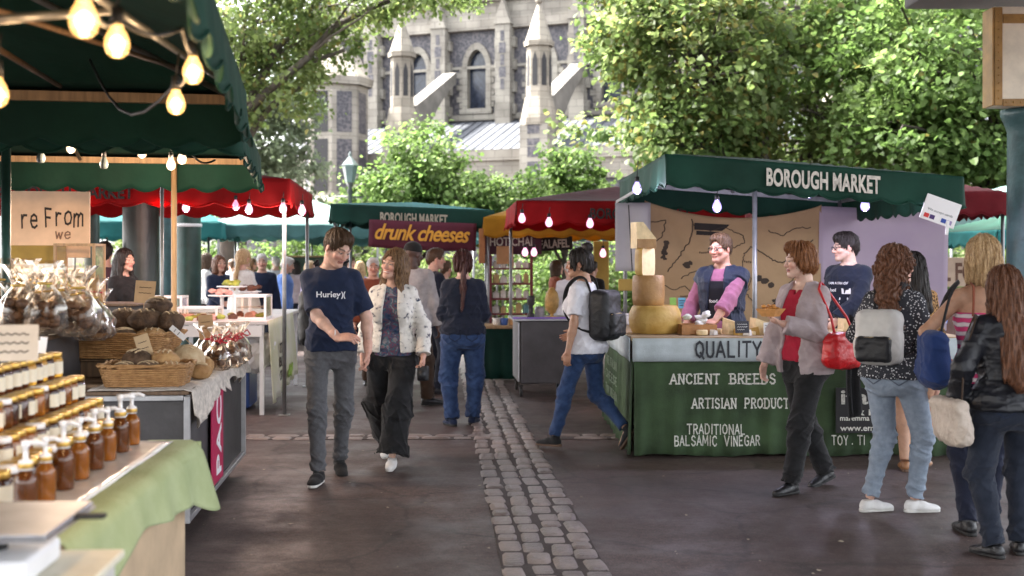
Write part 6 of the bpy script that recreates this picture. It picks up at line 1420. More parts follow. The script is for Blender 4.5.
def glass_case(label, c, d, rz=0, frame=M_wood, grp=None):
    o = empty('display_case', c, rz); tag(o, label, 'display case', grp); w_, dd, h = d; mb = MB()
    for sx in (-1, 1):
        for sy in (-1, 1): mb.box((sx * (w_ / 2 - .012), sy * (dd / 2 - .012), h / 2), (.024, .024, h), bev=.003)
    for z in (.012, h - .012):
        for sy in (-1, 1): mb.box((0, sy * (dd / 2 - .012), z), (w_ - .052, .02, .024), bev=.003)
        for sx in (-1, 1): mb.box((sx * (w_ / 2 - .012), 0, z), (.02, dd - .052, .024), bev=.003)
    mb.build('frame', frame, o)
    mb = MB(); mb.box((0, -dd / 2 + .008, h / 2), (w_ - .05, .004, h - .05)); mb.build('front_glass', M_film, o); mb = MB(); mb.box((w_ / 2 - .008, 0, h / 2), (.004, dd - .05, h - .05)); mb.build('side_glass', M_film, o); mb = MB(); mb.box((0, 0, h * .5), (w_ - .06, dd - .06, .006)); mb.build('shelf', M_film, o); return o
glass_case('wooden framed glass cabinet beside the handwritten board', (XP(74, 11.0), 11.15, 1.22), (.38, .30, .55)); 
ct2 = empty('market_counter', (XP(60, 11.3), 11.3, 0)); tag(ct2, 'dark counter carrying the glass cabinet at the back left', 'counter'); mb = MB(); mb.box((0, 0, .6), (1.6, .7, 1.19), bev=.01); mb.build('body', M_dark, ct2); mb = MB(); mb.box((0, 0, 1.206), (1.66, .74, .02), bev=.004); mb.build('top', M_wood2, ct2)

# ------------------------------------------------------------------ honey table, near left
sd = Vector((-.066, 1)).normalized(); th = math.atan2(.066, 1)
ht = empty('honey_table', (-1.29, 3.45, 0), th); tag(ht, 'honey table with a light green cloth hanging over its right side', 'table')     # local: y along the aisle, x to the right, origin at near right corner
TL, TH = 1.88, .80
M_gclo = pbr('pale_green_cloth', (.31, .37, .185), .85, .12, 5, .25, 90, col2=(.38, .44, .24)); M_plastic = pbr('clear_plastic_sheet', (.56, .53, .52), .16, .2, 5, .15, 9, col2=(.70, .68, .66), spec=.6)
mb = MB(); mb.box((-.75, TL / 2, TH - .025), (1.5, TL, .045), bev=.006); mb.build('table_top', M_wood, ht)
mb = MB(); mb.box((-.05, TL * .5 + .35, .38), (.03, TL - .72, .74)); mb.build('side_panel', pbr('plywood', (.50, .37, .24), .7, .15, 4), ht)
for x in (-.1, -1.4):
    for y in (.08, TL - .08): mb = MB(); mb.box((x, y, .385), (.05, .05, .77), bev=.004); mb.build('leg', M_wood2, ht)
def drape(u, v):
    y = -.03 + (TL + .05) * u; e = .20 + .10 * math.exp(-((u - .99) / .12) ** 2) + .20 * math.exp(-(u / .16) ** 2) - .07 * math.exp(-((u - .35) / .2) ** 2)
    if v < .3: t = v / .3; return Vector((-.20 + .205 * t, y, TH + .003 + .002 * math.sin(u * 20)))
    t = (v - .3) / .7; k = math.sin(u * 26 + math.sin(u * 9)) * .012 * t; return Vector((.006 + .02 * min(1, t * 6) + .035 * t + k + .04 * t * math.exp(-((u - .99) / .08) ** 2), y, TH - e * t))
mb = MB(); mb.sheet(drape, 70, 22, -.004); cth = mb.build('cloth', M_gclo, None); cth.name = 'green_tablecloth'; cth.location = ht.location; cth.rotation_euler = ht.rotation_euler; tag(cth, 'light green tablecloth over the edge of the honey table', 'tablecloth')
def drape2(u, v):
    x = -.9 + .93 * u; t = v
    return Vector((x, TL + .004 + .012 + .018 * t + .010 * t * math.sin(x * 30), TH + .001 - (.14 + .10 * math.exp(-((u - 1) / .1) ** 2)) * t))
mb = MB(); mb.sheet(drape2, 40, 8, .004); o = mb.build('cloth_end', M_gclo, cth)
mb = MB(); mb.sheet(lambda u, v: Vector((-1.45 + 1.37 * u, .02 + (TL - .06) * v, TH + .009 + .003 * math.sin(u * 17 + v * 5) * math.sin(v * 14))), 30, 30, .003); ps = mb.build('plastic_sheet', M_plastic); ps.location = ht.location; ps.rotation_euler = ht.rotation_euler; tag(ps, 'clear plastic sheet spread over the honey table', 'plastic sheet')
HTM = Matrix.Translation(ht.location) @ Matrix.Rotation(th, 4, 'Z')
def HT(x, y, z): return HTM @ Vector((x, y, z))
def honey(name, c, a): return pbr(name, c, .08, .25, 9, 0, 1, trans=.35, spec=.5)
H_am = honey('amber_honey', (.30, .10, .012), 0); H_dk = honey('dark_honey', (.06, .016, .006), 0); H_md = honey('chestnut_honey', (.13, .04, .008), 0); H_pale = honey('pale_honey', (.62, .34, .05), 0)
M_lidg = pbr('gold_lid', (.62, .40, .10), .32, .15, 10, metal=.7); M_pump = pbr('white_pump', (.78, .78, .80), .35, .04); M_lab = pbr('cream_label', (.68, .64, .52), .7, .06, 20); M_bglass = pbr('bottle_glass', (.80, .78, .72), .06, .03, 3, trans=.9)
# pump bottles: one master, copied along the table edge
def pump_bottle(mat):
    o = empty('pump_bottle'); mb = MB(); mb.lathe([(.0, .002), (.033, .002), (.036, .01), (.036, .085), (.033, .10), (.020, .115), (.016, .122), (.016, .128)], n=18); mb.build('bottle', mat, o)
    mb = MB(); mb.lathe([(.021, .120), (.022, .122), (.022, .142), (.013, .148), (.008, .150), (.008, .178), (.012, .180), (.014, .196), (.0, .199)], n=14); mb.tube([(0, 0, .190), (.03, 0, .192), (.055, 0, .184)], [.008, .007, .005], 8); mb.build('pump', M_pump, o)
    mb = MB(); mb.lathe([(.0225, .124), (.0235, .126), (.0235, .136), (.0225, .138)], n=14); mb.build('gold_ring', M_lidg, o); return o
pm = [pump_bottle(H_md), pump_bottle(H_am)]; lb = ['nearest', 'second', 'third', 'fourth', 'fifth', 'sixth', 'seventh', 'farthest']
for i in range(8):
    o = pm[i] if i < 2 else copy_tree(pm[i % 2]); y = .30 + .205 * i; o.location = HT(-.205 - .004 * i, y, TH + .0135); o.rotation_euler = (0, 0, th + R(20 - 12 * (i % 3))); s_ = (1.08, 1.0, 1.12, 1.05)[i % 4]; o.scale = (s_ * .92, s_ * .92, s_ * 1.08)
    tag(o, '%s pump bottle of honey in the row by the green cloth%s' % (lb[i], ', from the camera' if 0 < i < 7 else ''), 'pump bottle', 'pump bottles along the honey table')
# stepped wooden shelf with jars
st = empty('stepped_shelf', (0, 0, 0)); st.location = HT(0, 0, 0); st.rotation_euler = (0, 0, th); tag(st, 'stepped wooden shelf holding the honey jars', 'shelf')
steps = [(-.32, .80), (-.405, .90), (-.49, 1.0), (-.58, 1.10)]
for x, z in steps[1:]: mb = MB(); mb.box((x, 1.08, z - .012), (.086, 1.52, .022), bev=.004); mb.build('step', M_wood, st)
for y in (.33, 1.82):
    mb = MB(); mb.prism([(-.62, .818), (-.365, .818), (-.365, .875), (-.45, .975), (-.535, 1.075), (-.62, 1.075)], .02, 0, False, None, (0, y, 0)); mb.build('side_board', M_wood2, st)
def jar(mat, lid):
    o = empty('honey_jar'); mb = MB(); mb.lathe([(0, .001), (.033, .001), (.037, .008), (.037, .070), (.030, .080)], n=18); mb.build('glass', mat, o); mb = MB(); mb.lathe([(.033, .079), (.034, .080), (.034, .094), (.032, .096), (0, .0965)], n=18); mb.build('lid', lid, o)
    mb = MB(); vs_ = []
    for z in (.016, .062):
        for k in range(9): t = -PI / 2 - .9 + 1.8 * k / 8; vs_.append((.0376 * math.cos(t), .0376 * math.sin(t), z))
    mb.add(vs_, [(k, k + 1, 9 + k + 1, 9 + k) for k in range(8)], 0, True); mb.build('label', M_lab, o); return o
jm = [jar(H_dk, M_lidg), jar(H_am, M_lidg), jar(H_md, M_pump), jar(H_pale, M_lidg)]; used = set(); g = random.Random(4)
row_l = ['standing on the table behind the pump bottles', 'on the lowest wooden step', 'on the middle wooden step', 'on the top wooden step']; ml = ['dark honey jar with gold lid ', 'amber honey jar with gold lid ', 'chestnut honey jar with white lid ', 'pale honey jar with gold lid ']
for r_, (x, z) in enumerate(steps):
    for k in range(17 if r_ else 15):
        y = .37 + k * (.088) + g.uniform(-.006, .006); w_ = (g.choice((0, 1, 1, 2, 0, 3, 0)) if r_ < 3 else g.choice((0, 0, 3, 0)))
        o = jm[w_] if w_ not in used else copy_tree(jm[w_]); used.add(w_); s_ = 1.25 if r_ == 0 else 1.06; o.location = HT(x + g.uniform(-.008, .008), y, z + (.0135 if r_ == 0 else .0)); o.rotation_euler = (0, 0, th + R(50 + g.uniform(-14, 14) + (g.choice((0, 0, 60, -70, 120)) if r_ < 3 else 0))); o.scale = (s_, s_, s_ * 1.06)
        tag(o, ml[w_] + row_l[r_], 'honey jar', ['honey jars on the table', 'honey jars on the lowest step', 'honey jars on the middle step', 'honey jars on the top step'][r_])
o = empty('sign_card', at(15, 343, 4.1), 0, (R(-8), 0, R(14))); tag(o, 'grey white handwritten card standing above the labelled jars', 'sign card'); mb = MB(); mb.box((0, 0, 0), (.15, .006, .125), bev=.002); mb.build('card', pbr('old_card', (.50, .46, .40), .8, .1), o); mb = MB()
for k in range(3): mb.tube([Vector((-.055 + .1 * t, -.005, .03 - .03 * k + .004 * math.sin(t * 25 + k))) for t in np.linspace(0, 1, 14)], .002, 4)
mb.build('writing', M_ink, o)
for px, py, Y, w_, h, lb in ((32, 349, 4.9, .055, .075, 'small white tag beside the grey white card'), (43, 345, 5.1, .03, .07, 'narrow leaning tag behind the labelled jars')):
    o = empty('price_tag', at(px, py, Y), 0, (R(-8), R(6), R(10))); tag(o, lb, 'price tag'); mb = MB(); mb.box((0, 0, 0), (w_, .004, h), bev=.001); mb.build('card', M_card, o); mb = MB(); mb.cyl((0, .004, -.06), (0, .004, h * .4), .002, n=6); mb.build('stick', M_wood, o)
# white box and weighing scale at the very front
o = empty('white_stand', (-1.12, 2.80, 0), th); tag(o, 'white box stand under the weighing scale at the near corner', 'stand'); mb = MB(); mb.box((-.12, .20, .40), (.40, .46, .80), bev=.008); mb.build('box', pbr('white_laminate', (.60, .58, .55), .5, .08, 3), o); mb = MB(); mb.box((-.12, .20, .811), (.44, .50, .022), bev=.005); mb.build('top', M_lab, o)
o = empty('weighing_scale', (-1.21, 3.0, .8225), th); tag(o, 'steel topped weighing scale at the near left corner', 'scale'); mb = MB(); mb.box((-.08, .0, .032), (.24, .28, .06), bev=.012); mb.build('base', M_pump, o); mb = MB(); mb.cyl((-.08, 0, .062), (-.08, 0, .122), .03, n=12); mb.build('stem', M_rub, o); mb = MB(); mb.box((-.08, .02, .13), (.36, .40, .014), bev=.005); mb.box((-.08, .02, .119), (.37, .41, .006), bev=.002); mb.build('plate', M_alu, o); mb = MB(); mb.box((.13, .06, .128), (.09, .03, .012), bev=.004); mb.build('lever', M_rub, o)

# ------------------------------------------------------------------ bread cart
t2 = math.atan2(.22, 2.4); bc = empty('bread_cart', (-1.84, 6.8, 0), t2); tag(bc, 'dark panelled bread cart with metal edges and a crimson sign', 'cart'); BL, BH, BW = 2.42, .85, 1.6
mb = MB(); mb.box((-BW / 2, BL / 2, .49), (BW - .03, BL - .03, .68), bev=.004); mb.build('body', M_dark, bc)
mb = MB()
for x in (0, -BW):
    for y in (0, BL): mb = MB(); mb.box((x, y, .48), (.035, .035, .72), bev=.004); mb.build('corner_post', M_alu, bc)
for z in (.135, .8305):
    for q, d_ in (((0, BL / 2, z), (.03, BL - .04, .03)), ((-BW / 2, 0, z), (BW - .04, .03, .03))): mb = MB(); mb.box(q, d_, bev=.003); mb.build('metal_edge', M_alu, bc)
mb = MB(); mb.box((-BW / 2, BL / 2, .858), (BW + .02, BL + .02, .022), bev=.004); mb.build('top', M_wood2, bc)
for x in (-.1, -BW + .1):
    for y in (.2, BL - .2): caster(bc, (x, y), .055)
mb = MB(); mb.box((.0125, 1.02, .47), (.012, .46, .60), bev=.003); sg = mb.build('crimson_sign', pbr('crimson_sign', (.42, .012, .075), .5, .08, 4), bc); q = text_geo('PAC', 1, .015); V = fit_text(q[0], .50, .20); lettering('lettering', (V, q[1]), lambda x, y: (Vector((.0185, 1.02 - y + .03, .47 + x * -1 * -1)), Vector((1, 0, 0))), M_print, sg, .003)
BCM = Matrix.Translation(bc.location) @ Matrix.Rotation(t2, 4, 'Z')
def BC(x, y, z): return BCM @ Vector((x, y, z))
M_lace = pbr('ivory_lace', (.68, .62, .56), .85, .2, 30, .5, 60, translucent=.25)
def lace(u, v):
    y = -.01 + (BL + .02) * u; e = .11 + .05 * math.sin(u * 37) * math.sin(u * 13) + .14 * math.exp(-((u - .12) / .10) ** 2)
    if v < .4: return Vector((-.55 + .565 * v / .4, y, .8735 + .003 * math.sin(u * 40 + v * 20)))
    t = (v - .4) / .6; return Vector((.024 + .018 * t * (1 + math.sin(u * 60)), y, .874 - e * t))
mb = MB(); mb.sheet(lace, 110, 16, -.004); o = mb.build('lace_cloth', M_lace); o.location = bc.location; o.rotation_euler = bc.rotation_euler; tag(o, 'ivory lace cloth with a ragged edge on the bread cart', 'cloth')
def basket(label, c, d, rz):
    "oblong wicker basket with a woven wall and a twisted rim"
    o = empty('wicker_basket', c, rz); tag(o, label, 'basket', 'bread baskets'); w_, dd, h = d; M_wick = pbr('wicker', (.26, .13, .045), .6, .35, 24, .3, 80, col2=(.40, .22, .085))
    def ring(z, k, off=0):
        P = []
        for i in range(48):
            t = 2 * PI * i / 48; n_ = 5; x = math.copysign(abs(math.cos(t)) ** (2 / n_), math.cos(t)) * (w_ / 2 * k); y = math.copysign(abs(math.sin(t)) ** (2 / n_), math.sin(t)) * (dd / 2 * k); e = .005 * (1 if (i + off) % 2 else -1); L = math.hypot(x, y); P.append(Vector((x + x / L * e, y + y / L * e, z)))
        return P + [P[0]]
    mb = MB(); nr = int(h / .013)
    for k in range(nr): mb.tube(ring(.008 + k * .013, .88 + .12 * k / nr, k), .0075, 5)
    mb.build('woven_wall', M_wick, o); mb = MB(); R1 = ring(h + .006, 1.02)
    for ph in (0, PI): mb.tube([p + Vector((0, 0, .008 * math.sin(i * 1.3 + ph))) + Vector((p.x, p.y, 0)).normalized() * .008 * math.cos(i * 1.3 + ph) for i, p in enumerate(R1)], .0085, 6)
    mb.build('rim', M_wick, o); mb = MB(); mb.box((0, 0, .006), (w_ * .82, dd * .82, .010)); mb.build('base', M_wick, o)
basket('upper wicker basket of mixed loaves on the wooden riser', (XP(113, 7.75), 7.78, .9885), (.82, .50, .15), t2 - .25); basket('lower wicker basket of dark loaves at the cart corner', BC(-.28, .30, .8785), (.50, .40, .115), t2); basket('shallow wicker basket of round loaves behind the lower one', BC(-.35, 1.05, .8785), (.48, .42, .08), t2)
rs2 = empty('wooden_riser', (XP(113, 7.75), 7.78, .870), t2 - .25); tag(rs2, 'wooden riser under the upper wicker basket', 'riser'); mb = MB(); mb.box((0, 0, .05), (.60, .40, .098), bev=.006); mb.build('block', M_wood2, rs2); mb = MB(); mb.box((0, 0, .108), (.66, .44, .012), bev=.003); mb.build('lid', M_wood2, rs2)
M_rye = pbr('rye_crust', (.045, .024, .013), .8, .4, 16, .6, 40, col2=(.13, .075, .04)); M_crust = pbr('golden_crust', (.28, .14, .05), .75, .35, 12, .5, 40, col2=(.46, .28, .12)); M_flour = pbr('floured_crust', (.42, .29, .16), .85, .3, 10, .4, 40, col2=(.58, .46, .30)); g = random.Random(9)
def loaf(label, p, r_, mat, seed, slash=True):
    mb = MB(); mb.blob((0, 0, 0), r_, 22, 14, 0, .06, seed); o = mb.build('loaf', mat, None, p, g.uniform(0, 3)); tag(o, label, 'bread', 'loaves on the bread cart')
    if slash:
        mb = MB()
        for k in range(3): mb.tube([Vector((r_[0] * (.35 * k - .35), r_[1] * t, 1.008 * r_[2] * math.sqrt(max(.02, 1 - (.35 * k - .35) ** 2 - t * t)))) for t in np.linspace(-.55, .55, 9)], .006, 5)
        mb.build('slash', M_flour, o)
L_ = [((-.41, .27, .955), (.085, .075, .06), M_rye, 'dark rye loaf at the near left of the lower basket'), ((-.27, .255, .955), (.10, .08, .065), M_rye, 'broad dark rye loaf at the front of the lower basket'), ((-.14, .27, .955), (.08, .08, .06), M_crust, 'brown crusted loaf at the right of the lower basket'), ((-.36, .38, 1.01), (.10, .085, .07), M_rye, 'black topped loaf at the back of the lower basket'), ((-.20, .39, 1.01), (.085, .08, .065), M_crust, 'golden loaf leaning at the back of the lower basket'),
      ((-.14, .78, .975), (.12, .115, .10), M_flour, 'large round floured loaf standing beside the lower basket'), ((-.42, .95, .95), (.10, .09, .06), M_crust, 'golden loaf in the shallow basket'), ((-.22, 1.12, .95), (.10, .095, .065), M_rye, 'dark loaf in the shallow basket'), ((-.08, 1.0, .93), (.085, .08, .055), M_crust, 'small crusty loaf near the cart edge'), ((-.03, .62, .925), (.08, .075, .05), M_crust, 'small golden roll heap leaning on the lower basket')]
UB = Vector((XP(113, 7.75), 7.78, 1.09))
for i, (p, r_, m_, lb) in enumerate(L_): loaf(lb, BC(*p), r_, m_, i)
for i, (x, y, z, r_, m_, lb) in enumerate(((.28, -.12, .02, (.11, .09, .07), M_crust, 'golden loaf at the right end of the upper basket'), (.30, .10, .03, (.11, .09, .075), M_rye, 'dark loaf at the right back of the upper basket'), (.10, -.12, .02, (.10, .09, .07), M_rye, 'dark loaf at the front of the upper basket'), (.12, .10, .03, (.11, .10, .07), M_crust, 'brown loaf in the middle of the upper basket'), (-.08, .12, .03, (.11, .09, .07), M_rye, 'dark loaf at the left back of the upper basket'),
    (.20, .02, .13, (.12, .10, .075), M_rye, 'big dark loaf on top of the upper basket heap'), (.36, .02, .12, (.09, .08, .07), M_rye, 'dark knobbly loaf at the right top of the upper heap'), (.05, .05, .14, (.10, .09, .07), M_rye, 'dark loaf at the left top of the upper heap'), (.24, .14, .22, (.10, .09, .06), M_rye, 'topmost dark loaf of the upper heap'))): loaf(lb, UB + Vector((x, y, z)), r_, m_, 30 + i)
M_nut = pbr('dark_biscuits', (.05, .022, .012), .6, .5, 24, .5, 40, col2=(.16, .075, .03)); M_rib = pbr('red_ribbon', (.50, .012, .03), .4); M_kr = pbr('kraft_paper', (.46, .30, .16), .8, .12, 10)
def cello(label, p, s_, seed, ribbon=False, grp='cellophane bags on the bread stall'):
    g = random.Random(seed); o = empty('cellophane_bag', p, g.uniform(0, 3)); tag(o, label, 'bag', grp); mb = MB()
    for k in range(10): mb.blob((g.uniform(-.05, .05) * s_, g.uniform(-.04, .04) * s_, (.04 + g.uniform(0, .09)) * s_), (.035 * s_, .03 * s_, .022 * s_), 9, 6, 0, .15, k)
    mb.build('contents', M_nut, o); mb = MB(); ph = [g.uniform(0, 6) for _ in range(4)]
    mb.lathe([(.06 * s_, .0), (.085 * s_, .03 * s_), (.085 * s_, .11 * s_), (.05 * s_, .17 * s_), (.022 * s_, .205 * s_), (.028 * s_, .225 * s_), (.07 * s_, .30 * s_)], n=28, jit=lambda t, z: .16 * math.sin(5 * t + ph[0] + z * 30) + .10 * math.sin(11 * t + ph[1] - z * 22) + .08 * math.sin(17 * t + ph[2])); mb.build('film', M_film, o)
    mb = MB(); mb.tube([Vector((.026 * s_ * math.cos(t), .026 * s_ * math.sin(t), .205 * s_)) for t in np.linspace(0, 2 * PI, 13)], .006 * s_, 6)
    if ribbon:
        for q in (-1, 1): mb.tube([Vector((0, -.02, .205 * s_)), Vector((q * .03, -.045, .235 * s_)), Vector((q * .055, -.05, .20 * s_)), Vector((q * .03, -.045, .19 * s_)), Vector((0, -.02, .205 * s_))], .006, 5)
    mb.build('tie', M_rib if ribbon else M_lidg, o)
ci = 0
for i, (px, py, Y) in enumerate(((12, 335, 6.8), (35, 332, 6.9), (58, 334, 6.95), (24, 326, 7.25), (48, 325, 7.3), (72, 333, 7.15), (92, 340, 7.2), (2, 326, 7.2), (82, 326, 7.5), (66, 322, 7.6), (18, 331, 6.7), (45, 333, 6.75), (100, 338, 7.3), (30, 320, 7.5), (10, 318, 7.6), (78, 336, 6.95))):
    p = at(px, py, Y); cello('crinkled clear bag of dark biscuits massed above the honey shelf', p, 1.0 + .12 * (i % 4), i)
for i, (px, py, Y) in enumerate(((208, 357, 8.2), (218, 360, 8.0), (229, 357, 8.2), (236, 352, 8.5), (222, 348, 8.7), (204, 350, 8.5), (240, 347, 8.8))): cello('clear bag tied with red ribbon at the far end of the bread cart', Vector((XP(px, Y), Y, .8785)), .95, 40 + i, True, 'red ribboned bags on the bread cart')
# riser under the massed bags
rs = empty('wooden_riser', (XP(8, 7.2), 7.22, 0), t2); tag(rs, 'tall dark stand under the massed clear bags', 'stand'); zt = at(40, 333, 7.0).z - .02; mb = MB(); mb.box((-.15, 0, zt / 2), (.95, .9, zt - .03), bev=.006); mb.build('body', M_dark, rs); mb = MB(); mb.box((-.15, 0, zt), (1.0, .94, .024), bev=.004); mb.build('top', M_wood2, rs)
o = empty('paper_cone', at(92, 330, 7.35), 0, (0, R(6), 0)); tag(o, 'tall kraft paper cone bag standing among the clear bags', 'paper bag', None); mb = MB(); mb.lathe([(.06, -.06), (.075, 0), (.07, .10), (.035, .24), (.004, .34)], n=12, sx=1, sy=.6, jit=lambda t, z: .08 * math.sin(3 * t + z * 20)); mb.build('paper', M_kr, o); mb = MB(); mb.tube([Vector((.038 * math.cos(t), .023 * math.sin(t), .235)) for t in np.linspace(0, 6.28, 12)], .005, 5); mb.build('tie', M_rib, o)
for px, py, Y, w_, h, m_, tl, lb in ((145, 292, 8.6, .14, .16, M_kr, 4, 'square kraft card above the upper basket'), (206, 327, 8.3, .10, .17, M_kr, -5, 'upright kraft card among the ribboned bags'), (144, 347, 7.2, .085, .15, pbr('buff_card', (.55, .40, .24), .8, .1), -18, 'leaning buff card in the lower basket'), (178, 333, 7.6, .035, .12, M_card, -50, 'white slip slanting over the floured loaf'), (180, 322, 8.9, .05, .09, M_card, 12, 'small white slip behind the loaves'), (92, 285, 8.0, .05, .2, M_kr, -14, 'narrow kraft slip behind the paper cone')):
    o = empty('price_card', at(px, py, Y), 0, (R(-8), R(tl), R(8))); tag(o, lb, 'price card', 'cards on the bread stall'); mb = MB(); mb.box((0, 0, 0), (w_, .004, h), bev=.001); mb.build('card', m_, o); mb = MB()
    for k in range(2): mb.tube([Vector((-w_ * .3 + w_ * .6 * t, -.004, h * (.2 - .25 * k) + .003 * math.sin(t * 22 + k))) for t in np.linspace(0, 1, 10)], .0018, 4)
    mb.build('writing', M_ink, o); mb = MB(); mb.cyl((0, .005, -h / 2 - .07), (0, .005, 0), .0025, n=6); mb.build('stick', M_wood, o)

# ------------------------------------------------------------------ pastry table further on
t3 = th; pt = empty('pastry_table', (XP(266, 12.45), 12.5, 0), t3); tag(pt, 'white topped pastry table with a printed cloth down its side', 'table'); PL = 3.2
mb = MB(); mb.box((-.75, PL / 2, .965), (1.5, PL, .04), bev=.006); mb.build('table_top', pbr('white_top', (.66, .62, .63), .4, .06, 3), pt)
for x, y in ((-.06, .06), (-1.4, .06), (-.06, PL - .06), (-1.4, PL - .06)): mb = MB(); mb.box((x, y, .472), (.045, .045, .944), bev=.004); mb.build('leg', M_pump, pt)
mb = MB(); mb.box((-.75, .012, .88), (1.4, .02, .12), bev=.004); mb.build('apron_board', M_card, pt)
M_printc = pbr('printed_cloth', (.55, .56, .36), .85, .2, 2.5, .2, 60, col2=(.62, .60, .52)); mb = MB(); mb.sheet(lambda u, v: Vector((.012 + .05 * v + .018 * v * math.sin(u * 34), .0 + 2.2 * u, .984 - (.86 - .12 * u) * v)), 60, 10, -.004); o = mb.build('printed_cloth', M_printc); o.location = pt.location; o.rotation_euler = pt.rotation_euler; tag(o, 'pale green and white printed cloth hanging from the pastry table', 'cloth')
for k, t in enumerate(('TEE', 'BEE', 'OTE')): q = text_geo(t, 1, .02); V = fit_text(q[0], .45, .11); lettering('lettering', (V, q[1]), lambda x, y, k=k: (Vector((.065, .75 + x, .66 - .15 * k + y)), Vector((1, 0, .06))), M_ink, o, .002)
mb = MB()
for k in range(4): mb.blob((.075, 1.3 + .1 * k, .32 + .05 * (k % 2)), (.004, .10, .05), 9, 6, 0, .2, k)
mb.build('leaf_print', pbr('leaf_print', (.25, .40, .06), .8), o)
mb = MB(); mb.box((-.5, .75, .22), (.5, .6, .40), bev=.03); mb.box((-.5, .75, .43), (.54, .64, .025), bev=.01); o = mb.build('blue_tub', pbr('blue_plastic', (.02, .06, .26), .4)); o.location = pt.location; o.rotation_euler = pt.rotation_euler; tag(o, 'blue plastic tub under the pastry table', 'tub')
f = Field(); f.ell((-.2, .4, .62), (.20, .2, .20), k=.05); f.ell((-.12, .35, .72), (.14, .14, .13), k=.06); V_, F_ = f.mesh(.015, disp=folds(3, .012, .14)); o = np_mesh('plastic_bag', V_, F_, pbr('white_bag', (.66, .66, .70), .4, .08, 8)); o.location = pt.location; o.rotation_euler = pt.rotation_euler; tag(o, 'white plastic bag hanging under the edge of the pastry table', 'bag')
PTM = Matrix.Translation(pt.location) @ Matrix.Rotation(t3, 4, 'Z'); g = random.Random(6)
def PT(x, y, z): return PTM @ Vector((x, y, z))
glass_case('clear slanted display box at the aisle end of the pastry table', PT(-.22, .55, .9855), (.34, .5, .26), t3, M_pump, 'display boxes'); glass_case('clear display box of brownies in the middle of the pastry table', PT(-.75, .35, .9855), (.42, .36, .14), t3, M_pump, 'display boxes'); glass_case('clear display box at the left of the pastry table', PT(-1.2, .9, .9855), (.36, .36, .24), t3, M_pump, 'display boxes')
M_cake = pbr('cake', (.12, .04, .02), .6, .4, 14, .4, 50); M_cake2 = pbr('pink_icing', (.62, .34, .30), .6, .2, 14); M_cake3 = pbr('green_tart', (.30, .34, .06), .5, .4, 14, .3, 40)
pl = ['dark brownie on the pastry table', 'pink iced slice on the pastry table', 'green topped tart on the pastry table']
for i in range(30):
    k = i % 3; x = -1.4 + .115 * (i % 12) + g.uniform(-.02, .02); y = .12 + .28 * (i // 10) + g.uniform(-.03, .03); mb = MB()
    if k == 2: mb.lathe([(.035, 0), (.05, .03), (.045, .034), (.03, .045), (0, .05)], n=14)
    else: mb.box((0, 0, .025), (.085, .07, .045), bev=.008); mb.blob((.0, 0, .052), (.03, .026, .012), 10, 6, 0, .2, i)
    o = mb.build('pastry', [M_cake, M_cake2, M_cake3][k], None, PT(x, y, .9855 if i % 12 < 8 else 1.0), g.uniform(-.3, .3)); tag(o, pl[k], 'pastry', ['brownies on the pastry table', 'iced slices on the pastry table', 'tarts on the pastry table'][k])
for i, (px, py, Y, w_, h) in enumerate(((232, 287, 13.6, .34, .035), (222, 296, 13.2, .30, .03), (250, 292, 13.9, .26, .03))):
    p = at(px, py, Y); o = empty('cake_stand', (p.x, p.y, .9855)); tag(o, ['white cake stand piled with green tarts in the middle', 'low white cake stand at the left', 'white cake stand nearest the display box'][i], 'cake stand'); mb = MB(); hh = p.z - .9855; mb.lathe([(.08, 0), (.085, .01), (.02, .03), (.02, hh - .02), (.03, hh - .01), (w_ / 2, hh), (w_ / 2, hh + .012), (0, hh + .012)], n=20); mb.build('stand', M_pump, o); mb = MB()
    for k in range(9): mb.blob((g.uniform(-.1, .1), g.uniform(-.1, .1), hh + .03 + g.uniform(0, .03)), (.045, .04, .025), 9, 6, 0, .2, k)
    mb.build('cakes', [M_cake3, M_cake2, M_cake][i], o)
# far stall fronts under the teal awnings
for px, Y, w_, h, c, lb in ((318, 25, 1.2, 1.7, (.05, .09, .07), 'dark green boarded kiosk under the far pale awning'), (255, 26, 1.8, 1.0, (.40, .36, .34), 'pale draped counter under the large pale teal awning'), (205, 24, 1.2, 1.0, (.10, .12, .2), 'navy draped counter under the turquoise awning')):
    o = empty('stall_counter', (XP(px, Y), Y, 0)); tag(o, lb, 'counter'); mb = MB(); mb.box((0, 0, h / 2), (w_, .7, h), bev=.02); mb.build('body', pbr('counter_%d' % px, c, .8, .2, 3), o); mb = MB(); mb.box((0, 0, h + .016), (w_ + .06, .76, .03), bev=.006); mb.build('top', M_wood, o)
o = empty('bunting', (0, 0, 0)); 
bpy.data.objects.remove(o)
# ------------------------------------------------------------------ people
HAIR = dict(brown=hairmat('hair_brown', (.05, .028, .015)), dark=hairmat('hair_dark', (.008, .006, .006), (.026, .019, .016)), light=hairmat('hair_light_brown', (.075, .040, .020), (.25, .145, .07)),
            red=hairmat('hair_red', (.11, .036, .012), (.30, .125, .045)), auburn=hairmat('hair_auburn', (.062, .026, .014), (.19, .080, .040)), blond=hairmat('hair_blond', (.27, .165, .075), (.60, .42, .23)),
            grey=hairmat('hair_grey', (.42, .41, .40), (.68, .66, .64)), wine=hairmat('hair_wine', (.028, .010, .009), (.09, .03, .024)))
C_navy = cloth('navy_cotton', (.010, .018, .048)); C_navy2 = cloth('navy_knit', (.008, .012, .026)); C_black = cloth('black_cotton', (.009, .009, .010), (.016, .016, .018))
C_grey = cloth('grey_chino', (.078, .080, .088), (.10, .102, .112), scale=40); C_white = cloth('white_cotton', (.62, .62, .68), (.74, .74, .79)); C_jean = cloth('blue_denim', (.012, .030, .088), (.030, .062, .150), scale=16)
